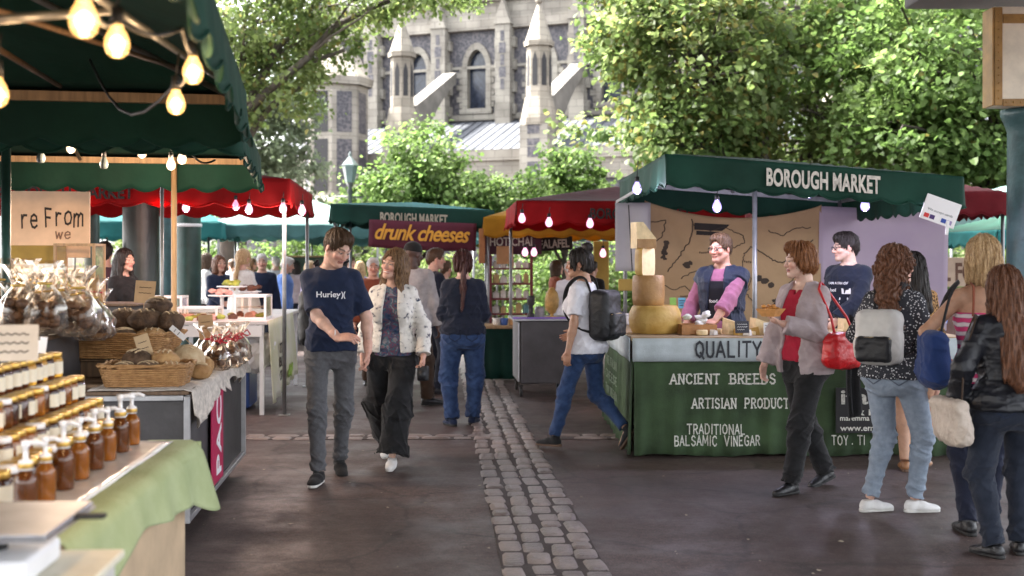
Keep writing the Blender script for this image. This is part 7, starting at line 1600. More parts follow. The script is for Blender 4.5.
C_jean2 = cloth('pale_denim', (.195, .24, .305), (.255, .305, .375), scale=34); C_jean3 = cloth('indigo_denim', (.008, .012, .023), (.018, .024, .040), scale=14)
C_stitch = cloth('denim_stitching', (.008, .016, .04)); C_stitch2 = cloth('pale_denim_stitching', (.09, .11, .15))
C_blazer = cloth('grey_tweed', (.30, .28, .28), (.40, .375, .37)); C_brown = cloth('brown_cord', (.045, .026, .016)); C_pink = cloth('pink_shirt', (.33, .125, .215)); C_gilet = cloth('gilet_navy', (.009, .016, .040), rough=.5)
C_apron = cloth('apron_black', (.012, .012, .018)); C_cardi = cloth('mauve_wool', (.34, .275, .285), (.42, .35, .36), bump=.12, bs=240); C_crimson = cloth('crimson_cotton', (.33, .008, .03)); C_rust = cloth('rust_knit', (.22, .06, .03))
C_blue = cloth('blue_shirt', (.11, .22, .58)); C_lace = cloth('white_lace', (.58, .56, .54), (.72, .7, .68), scale=60); C_purple = cloth('dull_purple', (.07, .035, .045)); C_lilac = cloth('lilac_cotton', (.42, .38, .55))
L_black = pbr('black_leather', (.012, .012, .014), .38, .2, 20, .3, 70, spec=.5); L_white = pbr('white_canvas', (.70, .69, .68), .7, .06, 20, .2, 200); L_sole = pbr('rubber_white', (.62, .61, .58), .7, .1, 20)
L_sole_d = pbr('rubber_black', (.015, .015, .015), .7, .1, 20); L_tan = pbr('tan_leather', (.26, .12, .05), .45, .2, 20, .2, 90); L_sole_b = pbr('gum_rubber', (.12, .07, .045), .7, .1, 20)
L_jacket = pbr('leather_jacket', (.008, .009, .013), .46, .2, 14, .15, 60, spec=.4)
def patterned(name, kind, rough=.85):
    m, n, l, p = new_mat(name); p.inputs['Roughness'].default_value = rough; p.inputs['Specular IOR Level'].default_value = .25
    tc = n.new('ShaderNodeTexCoord'); rp = n.new('ShaderNodeValToRGB'); e = rp.color_ramp.elements
    if kind == 'acid':      # acid-washed white denim with dark blots
        t = n.new('ShaderNodeTexNoise'); t.inputs['Scale'].default_value = 26; t.inputs['Detail'].default_value = 4; l.new(tc.outputs['Object'], t.inputs['Vector']); l.new(t.outputs['Fac'], rp.inputs[0])
        e[0].position = .33; e[0].color = (.10, .10, .13, 1); e[1].position = .42; e[1].color = (.62, .59, .55, 1); x = e.new(.7); x.color = (.74, .71, .66, 1)
    elif kind == 'galaxy':
        t = n.new('ShaderNodeTexNoise'); t.inputs['Scale'].default_value = 16; t.inputs['Detail'].default_value = 5; t.inputs['Distortion'].default_value = 1.4; l.new(tc.outputs['Object'], t.inputs['Vector']); l.new(t.outputs['Fac'], rp.inputs[0])
        e[0].position = .3; e[0].color = (.012, .02, .05, 1); e[1].position = .75; e[1].color = (.25, .10, .14, 1)
        for q, c in ((.42, (.04, .07, .13, 1)), (.5, (.14, .05, .08, 1)), (.57, (.03, .10, .14, 1)), (.64, (.2, .19, .22, 1))): x = e.new(q); x.color = c
    elif kind == 'dots':
        t = n.new('ShaderNodeTexVoronoi'); t.inputs['Scale'].default_value = 62; l.new(tc.outputs['Object'], t.inputs['Vector']); l.new(t.outputs['Distance'], rp.inputs[0])
        e[0].position = .26; e[0].color = (.55, .55, .57, 1); e[1].position = .34; e[1].color = (.03, .032, .04, 1)
    elif kind == 'leopard':
        t = n.new('ShaderNodeTexVoronoi'); t.inputs['Scale'].default_value = 48; t.inputs['Randomness'].default_value = 1; l.new(tc.outputs['Object'], t.inputs['Vector']); l.new(t.outputs['Distance'], rp.inputs[0])
        e[0].position = .18; e[0].color = (.22, .10, .03, 1); e[1].position = .62; e[1].color = (.36, .20, .08, 1)
        for q, c in ((.27, (.015, .009, .006, 1)), (.42, (.02, .01, .006, 1)), (.5, (.36, .2, .08, 1))): x = e.new(q); x.color = c
    elif kind == 'stripes':
        t = n.new('ShaderNodeTexWave'); t.bands_direction = 'Z'; t.inputs['Scale'].default_value = 6; t.inputs['Distortion'].default_value = 2.5; t.inputs['Detail'].default_value = 2; l.new(tc.outputs['Object'], t.inputs['Vector']); l.new(t.outputs['Fac'], rp.inputs[0])
        e[0].position = .3; e[0].color = (.55, .05, .16, 1); e[1].position = .75; e[1].color = (.62, .55, .58, 1)
        x = e.new(.5); x.color = (.28, .09, .2, 1)
    l.new(rp.outputs[0], p.inputs['Base Color'])
    return m
P_acid = patterned('acid_denim', 'acid'); P_gal = patterned('galaxy_print', 'galaxy'); P_dots = patterned('dotted_cotton', 'dots'); P_leo = patterned('leopard_print', 'leopard'); P_str = patterned('striped_cotton', 'stripes')
SK = dict(fair=(.56, .34, .26), pale=(.60, .40, .32), tan=(.42, .235, .15), dark=(.075, .04, .028), ruddy=(.54, .29, .21))
M_nylon = pbr('black_nylon', (.009, .010, .013), .55, .3, 12, .2, 60)


def bag_obj(fig, name, label, cat, fld, mat, step=.009, disp=None, cuts=()):
    "something carried: a top-level mesh in the frame of the figure that carries it"
    V, Fq = fld.mesh(step, disp=disp, cuts=cuts)
    o = np_mesh(name, V * fig.k, Fq, mat, None); o.location = fig.root.location; o.rotation_euler = fig.root.rotation_euler
    return tag(o, label, cat)
def straps(fig, parent, name, pts, r, mat, flat=.35):
    mb = MB(); P = [Vector(fig.sp(V3(p)) if len(p) == 3 else Vector(p[:3])) * fig.k for p in pts]
    Q = []
    for i in range(len(P) - 1):     # smooth the run of the strap
        for t in (0, .25, .5, .75):
            p0, p1, p2, p3 = P[max(0, i - 1)], P[i], P[i + 1], P[min(len(P) - 1, i + 2)]
            Q.append(.5 * ((2 * p1) + (p2 - p0) * t + (2 * p0 - 5 * p1 + 4 * p2 - p3) * t * t + (3 * p1 - p0 - 3 * p2 + p3) * t ** 3))
    Q.append(P[-1]); mb.tube(Q, r, 8, 0, True, True, flat); return mb.build(name, mat, parent)
def backpack(fig, label, mat, mstrap, size=(.145, .09, .21), c=(0, .20, 1.2), pocket=True, pmat=None, front=True):
    f = Field(); cc = fig.sp(V3(c)); tw = rotm(fig.twist, 0, 0)
    f.rbox(cc, V3(size), tw, .06, k=.02); f.ell(cc + V3(0, .03, -.06), V3(size[0] * .95, size[1] * 1.25, size[2] * .6), tw, k=.05)
    o = bag_obj(fig, 'backpack', label, 'backpack', f, mat, disp=folds(5, .0035, .16))
    if pocket:
        f2 = Field(); f2.rbox(cc + tw @ V3(0, size[1] + .022, -.075), V3(size[0] * .78, .035, size[2] * .46), tw, .03, k=.01)
        V, Fq = f2.mesh(.009, disp=folds(9, .004, .1)); np_mesh('pocket', V * fig.k, Fq, pmat or mat, o)
        mb = MB(); zc = -.075 + size[2] * .44
        mb.tube([Vector(cc + tw @ V3(x, size[1] + .05 - abs(x) * .15, zc - abs(x) * .06)) * fig.k for x in np.linspace(-size[0] * .8, size[0] * .8, 9)], .0045 * fig.k, 6); mb.build('zip', pbr('zip_brass', (.45, .36, .22), .4, .1, 10, metal=.6), o)
    sx = .082 if fig.sex == 'f' else .095; top = c[2] + size[2] * .75
    for q in (1, -1):
        P_ = [(q * .07, .125, top - .02), (q * sx, .085, 1.49), (q * (sx + .012), .01, 1.513), (q * (sx + .015), -.085, 1.44), (q * (sx + .025), -.125, 1.32), (q * (sx + .05), -.10, 1.18), (q * (sx + .06), .02, 1.08), (q * .11, .14, c[2] - size[2] * .7)]
        if not front: P_ = P_[:3]
        straps(fig, o, 'shoulder_strap', P_, .024 * fig.k, mstrap)
    return o
def glasses(fig, mat):
    mb = MB()
    for q in (1, -1):
        pts = [Vector(fig.hp(q * .032 + .021 * math.cos(t), -.1005 + .004 * abs(math.cos(t)), .003 + .0145 * math.sin(t))) * fig.k for t in np.linspace(0, 2 * PI, 17)]
        mb.tube(pts, .0026 * fig.k, 5); mb.tube([Vector(fig.hp(q * .053, -.096, .008)) * fig.k, Vector(fig.hp(q * .076, -.04, .009)) * fig.k, Vector(fig.hp(q * .08, .015, .006)) * fig.k], .0024 * fig.k, 5)
    mb.tube([Vector(fig.hp(.011, -.104, .006)) * fig.k, Vector(fig.hp(-.011, -.104, .006)) * fig.k], .0024 * fig.k, 5)
    return mb.build('glasses', mat, fig.root)

def gx(px, Y): return ((px - CX) * Y / F, Y)
# --- the couple walking towards us
g = Figure('young man in navy logo t-shirt and grey trousers looking down at his hands', gx(331, 8.85), 8, 1.85, 'm', SK['fair'], .90, lean=3, head=(38, 30, 4), seed=1,
           armR=dict(w=(.05, -.28, 1.0), pole=(-.8, .7, -.3), d=(.8, -.45, .08), n=(.1, .5, -.8), curl=(20, 35)), armL=dict(w=(.255, -.10, .90), pole=(.5, 1, 0), d=(-.05, -.1, -1), n=(-1, 0, 0)),
           footR=(-.085, -.20, 0), footL=(.06, .24, .02), fyR=-12, fyL=8, fpL=16)
g.build_body((.06, .035, .02)); g.trousers('trousers', C_grey, (.095, .067, .060, .047), end=-.01, fold=.006); g.hair(HAIR['brown'], 'short')
o = g.top('t_shirt', C_navy, hem=.90, arm=.82, infl=.013, fold=.005, armr=(.066, .064, .06, .05), flare=.014); tv, tf = g.last
V, Fc = text_geo('Hurley', 1, .018); V = fit_text(V, .165, .052); g.decal('lettering', (V, Fc), (-.015, -.5, 1.285), M_print, o, (tv, tf))
em = []                                                                  # the emblem after the word: two brackets turned away from each other
for q, x0 in ((1, .078), (-1, .102)):
    for t0, t1 in zip(np.linspace(-1, 1, 9)[:-1], np.linspace(-1, 1, 9)[1:]):
        a = lambda t, o_: (x0 + q * (.008 * (1 - t * t) + o_), t * .025)
        em.append([a(t0, -.003), a(t0, .003), a(t1, .003), a(t1, -.003)])
g.decal('emblem', em, (-.005, -.5, 1.285), M_print, o, (tv, tf))
g.shoes(C_black, L_sole, 'low'); MAN = g
bp = backpack(g, 'dark backpack worn by the man in the navy t-shirt', M_nylon, M_strap, (.165, .085, .20), (-.06, .185, 1.12), front=False)
mb = MB(); El, Wr = g.arm[-1][1:3]; mb.tube([Vector((lerp(El, Wr, .86) + rotm() @ V3(0, .034 * math.cos(t), .034 * math.sin(t)))) * g.k for t in np.linspace(0, 2 * PI, 15)], .004, 6); mb.build('bracelet', M_print, g.root)

g = Figure('smiling woman in acid-washed white denim jacket and wide black trousers', gx(393, 9.45), -6, 1.69, 'f', SK['fair'], 1.0, head=(-26, -4, 10), seed=2, smile=1, twist=4,
           armR=dict(w=(-.235, -.07, .90), pole=(-.5, 1, 0), d=(-.12, -.1, -1), n=(1, 0, 0)), armL=dict(w=(.265, -.08, .90), pole=(.7, .9, 0), d=(.02, -.1, -1), n=(-1, 0, 0), curl=(50, 60)),
           footL=(.035, -.22, 0), footR=(-.12, .36, .09), fyL=4, fyR=-14, fpR=42)
g.build_body((.08, .05, .03)); g.trousers('trousers', C_black, (.102, .098, .1, .112), calf=False, end=-.045, fold=.010, wl=.14)
g.top('t_shirt', P_gal, hem=.90, arm=.3, infl=.010, fold=.004, neck=1.46, vneck=.02); g.top('denim_jacket', P_acid, hem=.93, arm=1.93, infl=.022, fold=.006, open_=(.045, .085), armr=(.062, .056, .053, .045), neck=1.485)
g.hair(HAIR['light'], 'long', length=.30); g.shoes(L_white, L_sole, 'low'); GIRL = g
f = Field(); A = g.arm[1]; c = A[2] + V3(.0, -.01, -.14); f.rbox(c, (.045, .035, .06), None, .015); f.ell(c + V3(0, -.035, -.01), (.03, .03, .035), k=.01)
cb = bag_obj(g, 'camera_case', 'small black camera case hanging from the hand of the woman in white denim', 'camera case', f, M_nylon, .006)
mb = MB(); mb.tube([Vector(A[2] + V3(0, 0, -.06)) * g.k, Vector(c + V3(-.03, 0, .05)) * g.k], .005, 6); mb.tube([Vector(A[2] + V3(0, 0, -.06)) * g.k, Vector(c + V3(.03, 0, .05)) * g.k], .005, 6); mb.build('strap', M_strap, cb)

# --- behind them
g = Figure('man in pale grey blazer and dark knitted hat walking away', gx(412, 13.2), 172, 1.80, 'm', SK['dark'], 1.05, seed=3, lod=2, head=(-30, 5, 0), footL=(.09, .1, 0), footR=(-.13, -.2, 0), fyR=-60,
           armR=dict(w=(-.27, -.06, .87)), armL=dict(w=(.25, -.1, .9)))
g.build_body((.01, .01, .01)); g.trousers('trousers', C_brown, (.1, .08, .075, .062)); g.top('blazer', C_blazer, hem=.80, arm=1.95, infl=.026, armr=(.07, .062, .058, .05), fold=.004); g.shoes(L_black, L_sole_d, 'low')
f = Field(); f.ell(g.hp(0, .02, .062), (.09, .108, .085), g.hd, k=.01, clip=[(g.hp(0, 0, .04), -g.hd[:, 2])]); f.cone(g.hp(0, .02, .045), g.hp(0, .02, .05), .1, .098, k=.01, flat=(g.hd[:, 2], .25)); g.put('hat', f, cloth('hat_black', (.012, .012, .012)), step=.009)
g = Figure('dark haired man in dark jumper standing beyond the grey blazer', gx(434, 14.6), 118, 1.75, 'm', SK['fair'], 1.0, seed=4, lod=2, head=(-14, 2, 0))
g.build_body(); g.trousers('trousers', C_jean3); g.top('jumper', C_navy2, hem=.88, arm=1.95, infl=.02); g.hair(HAIR['brown'], 'short'); g.shoes(L_black, L_sole_d)
g = Figure('woman with long wine red ponytail in navy jumper and blue jeans', gx(463, 11.75), 184, 1.70, 'f', SK['fair'], 1.17, seed=5, head=(8, 8, 0), footL=(.11, .03, 0), footR=(-.10, -.08, 0), fyL=25, fyR=-20,
           armR=dict(w=(-.15, -.28, 1.14), pole=(-.35, 1, -.6), d=(.4, -.8, .2)), armL=dict(w=(.13, -.26, 1.08), pole=(.35, 1, -.6), d=(-.4, -.8, .2)))
g.build_body(); g.trousers('jeans', C_jean, (.104, .074, .064, .055), fold=.006); g.pockets(C_stitch); g.top('jumper', C_navy2, hem=.93, arm=1.97, infl=.02, fold=.007, armr=(.07, .064, .06, .05)); g.hair(HAIR['wine'], 'pony', length=.33, vol=1.3); g.shoes(C_navy, L_sole_d)

# --- woman with the black backpack striding left
g = Figure('woman with hair bun in white t-shirt and blue jeans striding left', gx(586, 10.15), -122, 1.70, 'f', SK['tan'], .97, lean=4, head=(27, 3, 0), seed=6,
           footL=(.075, -.29, 0), footR=(-.05, .36, .13), fyL=4, fyR=-6, fpR=52, armL=dict(w=(.235, -.05, .87), pole=(.5, 1, 0), d=(0, -.15, -1)), armR=dict(w=(-.22, -.24, 1.0), pole=(-.5, 1, -.3), d=(.1, -.8, -.3)))
g.build_body((.02, .015, .012)); g.trousers('jeans', C_jean, (.094, .066, .06, .048), end=-.03, fold=.005); g.pockets(C_stitch); g.top('t_shirt', C_white, hem=.86, arm=.75, infl=.017, hemflare=.012, fold=.006, armr=(.064, .064, .058, .05), flare=.012)
g.hair(HAIR['dark'], 'up'); g.shoes(C_black, L_sole_b, 'high')
backpack(g, 'black backpack on the woman with the hair bun', M_nylon, M_strap, (.15, .095, .215), (0, .205, 1.19))
mb = MB(); mb.tube([Vector(g.nb + V3(.066 * math.cos(t), .064 * math.sin(t) - .004, .012 - .02 * math.sin(t))) * g.k for t in np.linspace(0, 2 * PI, 19)], .008 * g.k, 6); mb.build('lanyard', C_crimson, g.root)

# --- behind the cheese counter
g = Figure('stallholder with glasses in navy gilet over pink shirt behind the counter', gx(722, 10.85), -30, 1.84, 'm', SK['ruddy'], 1.02, seed=7, head=(-16, 2, 0),
           armL=dict(w=(.08, -.40, 1.02), pole=(1, .6, 0), d=(-.5, -.8, -.25), n=(-.2, .2, -1)), armR=dict(w=(-.3, -.1, .92), pole=(-.6, 1, 0)))
g.beard = .25
g.build_body((.05, .04, .035)); g.trousers('trousers', C_black); o = g.top('shirt', C_pink, hem=.95, arm=1.55, infl=.006, fold=.006, armr=(.064, .060, .056, .048)); g.top('gilet', C_gilet, hem=.92, arm=.22, infl=.028, fold=.006, armr=(.070, .068, .06, .05), open_=(.05, .10), wl=.09, neck=1.49, hemflare=.02)
f = Field(); pr = g.prof.copy(); pr[:, 1:3] += .022; g.torso(f, pr[pr[:, 0] < 1.42], 0, z0=.62 if False else .80, z1=1.36)
ap = g.put('apron', f, C_apron, cuts=[lambda X, Y, Z: Y + .04, lambda X, Y, Z: np.abs(X) - .15]); V, Fc = text_geo('food', 1, .02); V = fit_text(V, .075, .03); g.decal('lettering', (V, Fc), (-.03, -.6, 1.19), M_print, ap, g.last)
g.hair(HAIR['brown'], 'short'); glasses(g, L_black); g.shoes(L_black)
g = Figure('dark haired stallholder with glasses in navy printed sweatshirt', gx(848, 11.3), -52, 1.86, 'm', SK['pale'], 1.0, seed=8, head=(-32, 4, 0), armL=dict(w=(.12, -.32, 1.0), pole=(1, .6, 0)), armR=dict(w=(-.24, -.1, .9)))
g.beard = .2
g.build_body((.015, .012, .01)); g.trousers('trousers', C_black); o = g.top('sweatshirt', C_navy2, hem=.9, arm=1.95, infl=.022, fold=.007, armr=(.07, .064, .06, .05)); gl = g.last
for tx, zz, w_, xx in (('I AM A FAN OF', 1.32, .20, 0), ('food', 1.26, .07, -.06)):
    V, Fc = text_geo(tx, 1, .01); V = fit_text(V, w_, .022 if tx[0] == 'I' else .03); g.decal('lettering', (V, Fc), (xx, -.6, zz), M_print, o, gl)
for xx, zz in ((.08, 1.25), (.05, 1.17)):
    g.decal('label_patch', [[(-.042, -.024), (.042, -.024), (.042, .024), (-.042, .024)]], (xx, -.6, zz), M_print, o, gl)
g.hair(HAIR['dark'], 'short', vol=1.5); glasses(g, L_black); g.shoes(L_black)

# --- the row of women on the right
g = Figure('woman with short red curls in mauve jacket, black trousers and ankle boots', gx(803, 8.42), -58, 1.72, 'f', SK['pale'], 1.05, seed=9, head=(-26, 2, 0), twist=6,
           footL=(.07, -.19, 0), footR=(-.05, .27, .03), fyL=2, fyR=-4, fpR=18, armR=dict(w=(-.25, -.14, .87), pole=(-.4, 1, 0), d=(.05, -.3, -1), n=(1, .2, 0)), armL=dict(w=(.10, -.29, 1.20), pole=(.6, .7, -.9), d=(-.75, -.55, .2), n=(0, .2, 1), curl=(35, 30)))
g.build_body((.25, .12, .06)); g.trousers('trousers', C_black, (.098, .074, .068, .056), fold=.006); g.top('blouse', C_crimson, hem=.93, arm=.0, infl=.010, fold=.004, neck=1.43, vneck=.06)
g.top('jacket', C_cardi, hem=.84, arm=1.93, infl=.026, fold=.006, open_=(.06, .095), armr=(.068, .062, .058, .048), neck=1.485, hemflare=.014)
def curls(f, h, Rm):
    for q in (1, -1): f.ell(h(q * .066, .03, -.02), (.036, .062, .06), Rm, k=.02)
    f.ell(h(0, -.045, .108), (.062, .05, .034), Rm, k=.02); f.ell(h(0, .085, -.03), (.07, .045, .065), Rm, k=.02)
g.hair(HAIR['red'], 'wavy', length=.0, vol=1.7, extra=curls) if False else g.hair(HAIR['red'], 'short', vol=1.7, extra=curls); g.shoes(L_black, L_sole_d, 'boot'); PINK = g
# red handbag on her shoulder, tray of food in her hand, dark scarf over the arm
f = Field(); c = V3(.30, .09, 1.02); f.rbox(c, (.06, .165, .115), rotm(0, 0, 4), .045, k=.02); f.ell(c + V3(0, 0, -.05), (.075, .165, .085), k=.04)
hb = bag_obj(g, 'handbag', 'glossy red leather handbag on the shoulder of the woman in mauve', 'handbag', f, pbr('red_leather', (.50, .010, .014), .35, .12, 12, .35, 40), .008, folds(4, .004, .12))
mb = MB()
for y0 in (-.09, .1): mb.tube([Vector(v) * g.k for v in (c + V3(0, y0, .1), c + V3(-.05, y0 * .8, .22), V3(.185, y0 * .4, 1.44), V3(.15, .02, 1.485))], .009, 8)
mb.build('handle', MATS['red_leather'], hb)
M_tray = pbr('paper_tray', (.62, .30, .10), .7, .15, 20); M_chip = pbr('golden_food', (.55, .24, .05), .6, .3, 40, .4, 60)
W = g.arm[1]; c = Vector(W[2] + W[3] * .09 + V3(0, 0, .03)) * g.k; fl = Matrix.Rotation(R(20), 3, 'Z')
mb = MB(); b0 = .045; b1 = .075; h_ = .05
for i, (dx, dy) in enumerate(((1, 0), (0, 1), (-1, 0), (0, -1))):
    ex, ey = -dy, dx
    P = [c + fl @ Vector(((dx * b + ex * b * s_), (dy * b + ey * b * s_), z)) for b, z, s_ in ((b0, 0, -1), (b0, 0, 1), (b1, h_, 1), (b1, h_, -1))]
    Q = [p + Vector((0, 0, .003)) - (fl @ Vector((dx, dy, 0))) * .003 for p in P]; mb.add(P + Q, [(0, 1, 2, 3), (7, 6, 5, 4), (0, 3, 7, 4), (1, 5, 6, 2), (2, 6, 7, 3), (0, 4, 5, 1)])
mb.box(c + Vector((0, 0, .002)), (b0 * 2, b0 * 2, .004), R(20)); tr = mb.build('food_tray', M_tray); tr.location = g.root.location; tr.rotation_euler = g.root.rotation_euler
tag(tr, 'orange paper tray of food held by the red haired woman', 'food tray')
mb = MB(); q = random.Random(3)
for i in range(16): mb.blob(c + Vector((q.uniform(-.05, .05), q.uniform(-.05, .05), .035 + q.uniform(0, .04))), (.022, .014, .012), 8, 6, 0, .2, i)
mb.build('food', M_chip, tr)
fld = lambda u, v: Vector((.26 + .07 * (u - .5) + .012 * math.sin(u * 9), .27 + .045 * math.sin(u * 7 + v * 2) + .02 * v, 1.25 - v * .68)) * g.k
mb = MB(); mb.sheet(lambda u, v: Vector((.25 + .03 * math.sin(u * 11 + v), .20 + .16 * u - .03 * math.sin(v * 3), 1.26 - v * .70 - .04 * math.sin(u * 5))) * g.k, 12, 14, .02)
sc_ = mb.build('scarf', C_black); sc_.location = g.root.location; sc_.rotation_euler = g.root.rotation_euler; tag(sc_, 'black scarf hanging behind the red handbag', 'scarf')

g = Figure('woman with long auburn waves in dark dotted top and pale jeans', gx(894, 7.68), 143, 1.69, 'f', SK['fair'], 1.04, seed=10, head=(-42, 2, 0), footL=(.135, .08, 0), footR=(-.11, -.08, 0), fyL=-40, fyR=-48,
           armR=dict(w=(-.27, -.04, .88), pole=(-.5, 1, 0), d=(0, -.1, -1)), armL=dict(w=(.10, -.24, 1.18), pole=(1, .4, -.6), d=(-.6, -.5, .4)))
g.build_body((.1, .05, .03)); g.trousers('jeans', C_jean2, (.097, .064, .057, .044), end=-.03, fold=.0055); g.pockets(C_stitch2); g.top('blouse', P_dots, hem=.90, arm=1.9, infl=.018, fold=.006, armr=(.064, .058, .055, .046)); g.hair(HAIR['auburn'], 'wavy', length=.30, vol=1.5); g.shoes(L_white, L_sole, 'low')
bpk = backpack(g, 'white and black backpack on the woman in pale jeans', pbr('white_nylon', (.55, .54, .52), .6, .06, 10, .12, 60), M_strap, (.145, .085, .175), (.03, .19, 1.17), True, M_nylon)

g = Figure('bare legged woman in leopard print top and dark shorts', gx(914, 9.25), 190, 1.66, 'f', SK['tan'], .98, seed=11, lod=1, head=(-30, 4, 0), footL=(.1, .04, 0), footR=(-.1, -.06, 0), fyL=-20, fyR=-50)
g.build_body(legs='bare'); g.top('blouse', P_leo, hem=.86, arm=1.6, infl=.016, fold=.006); g.skirt('shorts', C_black, 1.0, .70, (.185, .2)); g.hair(HAIR['dark'], 'long', length=.2); g.shoes(L_tan, L_sole_b, 'low')

g = Figure('woman with blond bob in backless pink striped top and tall black boots', gx(984, 7.1), 176, 1.74, 'f', SK['tan'], 1.02, seed=12, head=(-14, 3, 0), footL=(.11, .06, 0), footR=(-.07, -.12, 0), armL=dict(w=(.21, -.2, 1.05), pole=(1, .6, 0)), armR=dict(w=(-.25, -.05, .87)))
g.build_body((.2, .12, .06)); g.trousers('leggings', cloth('navy_legging', (.010, .013, .03)), (.093, .066, .06, .045)); g.top('sun_top', P_str, hem=.90, arm=0, infl=.010, fold=.004, backlow=(1.31, 1.31), neck=1.42)
mb = MB()
for q_ in (1, -1):
    P_ = [g.sp(V3(q_ * .10, .118, 1.29)), g.sp(V3(q_ * .095, .112, 1.38)), g.sp(V3(q_ * .085, .08, 1.462)), g.sp(V3(q_ * .085, .01, 1.497)), g.sp(V3(q_ * .09, -.08, 1.43))]
    mb.tube([Vector(p) * g.k for p in P_], .011, 8, 0, True, True, .5)
mb.build('shoulder_strap', C_rust, g.root); g.hair(HAIR['blond'], 'bob', vol=1.2); g.shoes(L_black, L_sole_d, 'tall')
f = Field(); c = V3(.30, .02, 1.04); f.rbox(c, (.065, .15, .16), rotm(0, 0, 3), .06, k=.02); f.ell(c + V3(0, 0, -.07), (.085, .16, .1), k=.05)
bb_ = bag_obj(g, 'shoulder_bag', 'dark blue cloth shoulder bag of the blond woman', 'shoulder bag', f, cloth('bag_blue', (.014, .035, .13)), .008, folds(6, .006, .1))
straps(g, bb_, 'strap', [(.28, .10, 1.18), (.22, .07, 1.40), (.155, .03, 1.492), (.20, -.07, 1.40), (.28, -.08, 1.18)], .014, M_strap)

g = Figure('woman with very long auburn hair in black leather jacket and dark jeans', gx(1006, 6.55), 186, 1.56, 'f', SK['fair'], 1.12, seed=13, head=(-6, 6, 0), footL=(.10, .04, 0), footR=(-.10, -.03, 0), fyL=24, fyR=-20, armL=dict(w=(.26, -.1, .95), pole=(.8, .8, 0)), armR=dict(w=(-.22, -.22, 1.1), pole=(-.8, .8, 0)))
g.build_body(); g.trousers('jeans', C_jean3, (.100, .068, .060, .048), fold=.006); g.pockets(C_stitch); g.top('leather_jacket', L_jacket, hem=.90, arm=1.95, infl=.020, fold=.005, armr=(.07, .062, .058, .05), wl=.11); g.hair(HAIR['auburn'], 'long', length=.40, vol=1.6, hback=.05); g.shoes(L_black, L_sole_d, 'low')
f = Field(); c = V3(.34, -.02, .83); f.rbox(c, (.045, .18, .13), rotm(0, 0, 8), .03, k=.02); f.ell(c + V3(0, .03, -.06), (.06, .16, .085), k=.04)
bb_ = bag_obj(g, 'tote_bag', 'slouchy beige tote bag beside the leather jacket', 'tote bag', f, pbr('beige_canvas', (.46, .39, .33), .7, .12, 10, .4, 40), .008, folds(8, .005, .2))
straps(g, bb_, 'strap', [(.33, .09, .93), (.29, .06, 1.22), (.20, .02, 1.47), (.26, -.07, 1.22), (.33, -.11, .93)], .012, C_brown)

# --- further off: left aisle, middle and right
def bystander(label, px, Y, top_py, face, sex, hair, hk, topm, legm, skin='fair', build=1.0, head=(0, 0, 0), arm=1.95, lod=3, group=None, **kw):
    H = ZP(top_py, Y); g = Figure(label, gx(px, Y), face, max(1.5, min(1.88, H)), sex, SK[skin], build, seed=int(px), lod=lod, head=head, group=group, **kw)
    g.build_body(); g.trousers('trousers', legm); g.top('top', topm, hem=.88, arm=arm, infl=.02); g.hair(HAIR[hair], hk); g.shoes(L_black); return g
bystander('dark haired woman in black jacket by the green iron columns', 124, 13.2, 250, 62, 'f', 'dark', 'long', C_black, C_black, lod=2)
bystander('short haired man in dull purple shirt seen from behind', 105, 14.2, 243, 205, 'm', 'dark', 'short', C_purple, C_jean3, lod=2, arm=.7)
bystander('person with red cap colour top far along the left aisle', 205, 22, 258, 70, 'f', 'brown', 'bob', C_lilac, C_black, build=.95) if False else None
bystander('woman in navy holding a tray by the pastry table', 219, 17.5, 256, 40, 'f', 'auburn', 'bob', C_navy, C_jean3, armL=dict(w=(.05, -.34, 1.05), pole=(1, .5, 0)), armR=dict(w=(-.1, -.34, 1.05), pole=(-1, .5, 0)))
bystander('blond woman in white lace top with a plait', 243, 16.8, 250, 150, 'f', 'blond', 'pony', C_lace, C_white)
bystander('grey haired man in navy striped waistcoat', 262, 18.5, 255, 10, 'm', 'grey', 'short', C_navy, C_jean3)
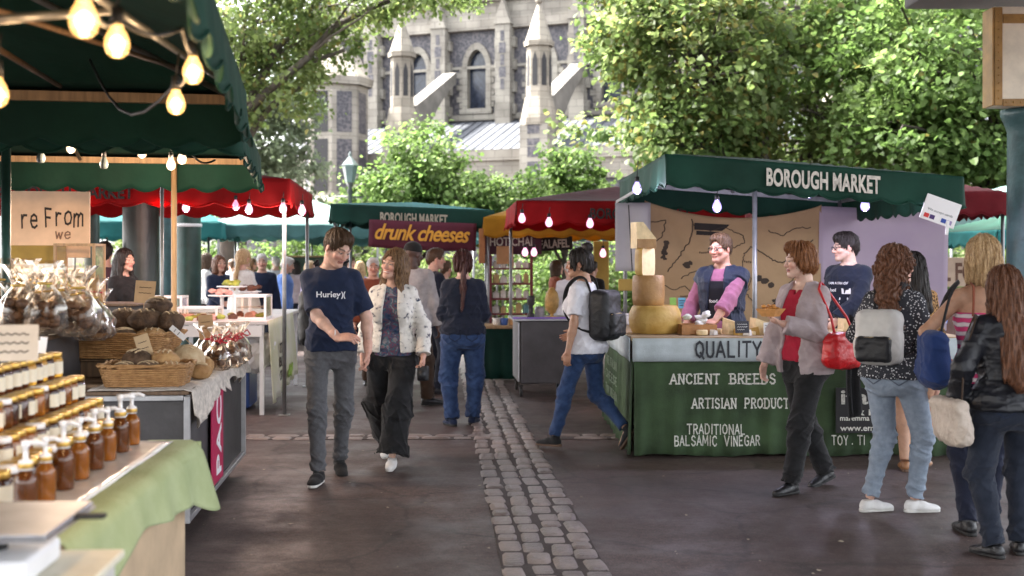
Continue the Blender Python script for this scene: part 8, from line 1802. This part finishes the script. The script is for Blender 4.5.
bystander('stooping man in bright blue shirt in the left aisle', 285, 19.5, 258, 100, 'm', 'grey', 'short', C_blue, C_jean3, head=(0, 14, 0))
bystander('fair haired woman in lilac top with dark rucksack', 310, 20, 262, 60, 'f', 'blond', 'bob', C_lilac, C_black)
bystander('man in pale top at the back of the left aisle', 276, 24, 257, 200, 'm', 'grey', 'short', C_white, C_jean3)
bystander('dark haired shopper in white beside the column', 206, 21, 254, 110, 'f', 'brown', 'bob', C_lace, C_black)
bystander('balding man in rust jumper facing us', 373, 15.5, 259, 12, 'm', 'grey', 'short', C_rust, C_brown, 'ruddy')
bystander('grey haired man in white shirt under the falafel banner', 570, 17.5, 263, 190, 'm', 'grey', 'short', C_white, C_black, head=(0, 8, 0))
bystander('dark haired shopper in black jacket by the yellow canopy', 592, 18.2, 262, 150, 'm', 'dark', 'short', C_black, C_jean3)
bystander('white haired person in blue vest beyond the stall', 936, 15.5, 262, 60, 'f', 'grey', 'short', C_blue, C_black)
bystander('shopper in black coat between the two canopies', 445, 17, 262, 150, 'm', 'brown', 'short', C_black, C_jean3)

for i, (px, Y, tp, fc, sx, hr, hk, tm, lb) in enumerate(((214, 24, 259, 30, 'f', 'dark', 'long', C_crimson, 'dark haired woman in crimson far down the left aisle'), (232, 26, 260, 190, 'm', 'brown', 'short', C_jean2, 'brown haired man in pale denim far down the left aisle'), (252, 25, 259, 70, 'f', 'light', 'long', C_black, 'long haired shopper in black far down the left aisle'), (296, 23, 261, 200, 'f', 'dark', 'bob', C_cardi, 'shopper in mauve close behind the man in navy'), (320, 25.5, 258, 20, 'm', 'dark', 'short', C_lace, 'man in off white near the dark green kiosk'), (360, 21, 262, 170, 'f', 'blond', 'long', C_lilac, 'fair long haired shopper in lilac behind the couple'), (350, 23, 258, 60, 'm', 'brown', 'short', C_jean3, 'brown haired shopper in dark blue behind the couple'), (556, 19.5, 261, 100, 'f', 'brown', 'bob', C_rust, 'brown haired woman in rust red under the mustard awning'))):
    bystander(lb, px, Y, tp, fc, sx, hr, hk, tm, C_jean3)
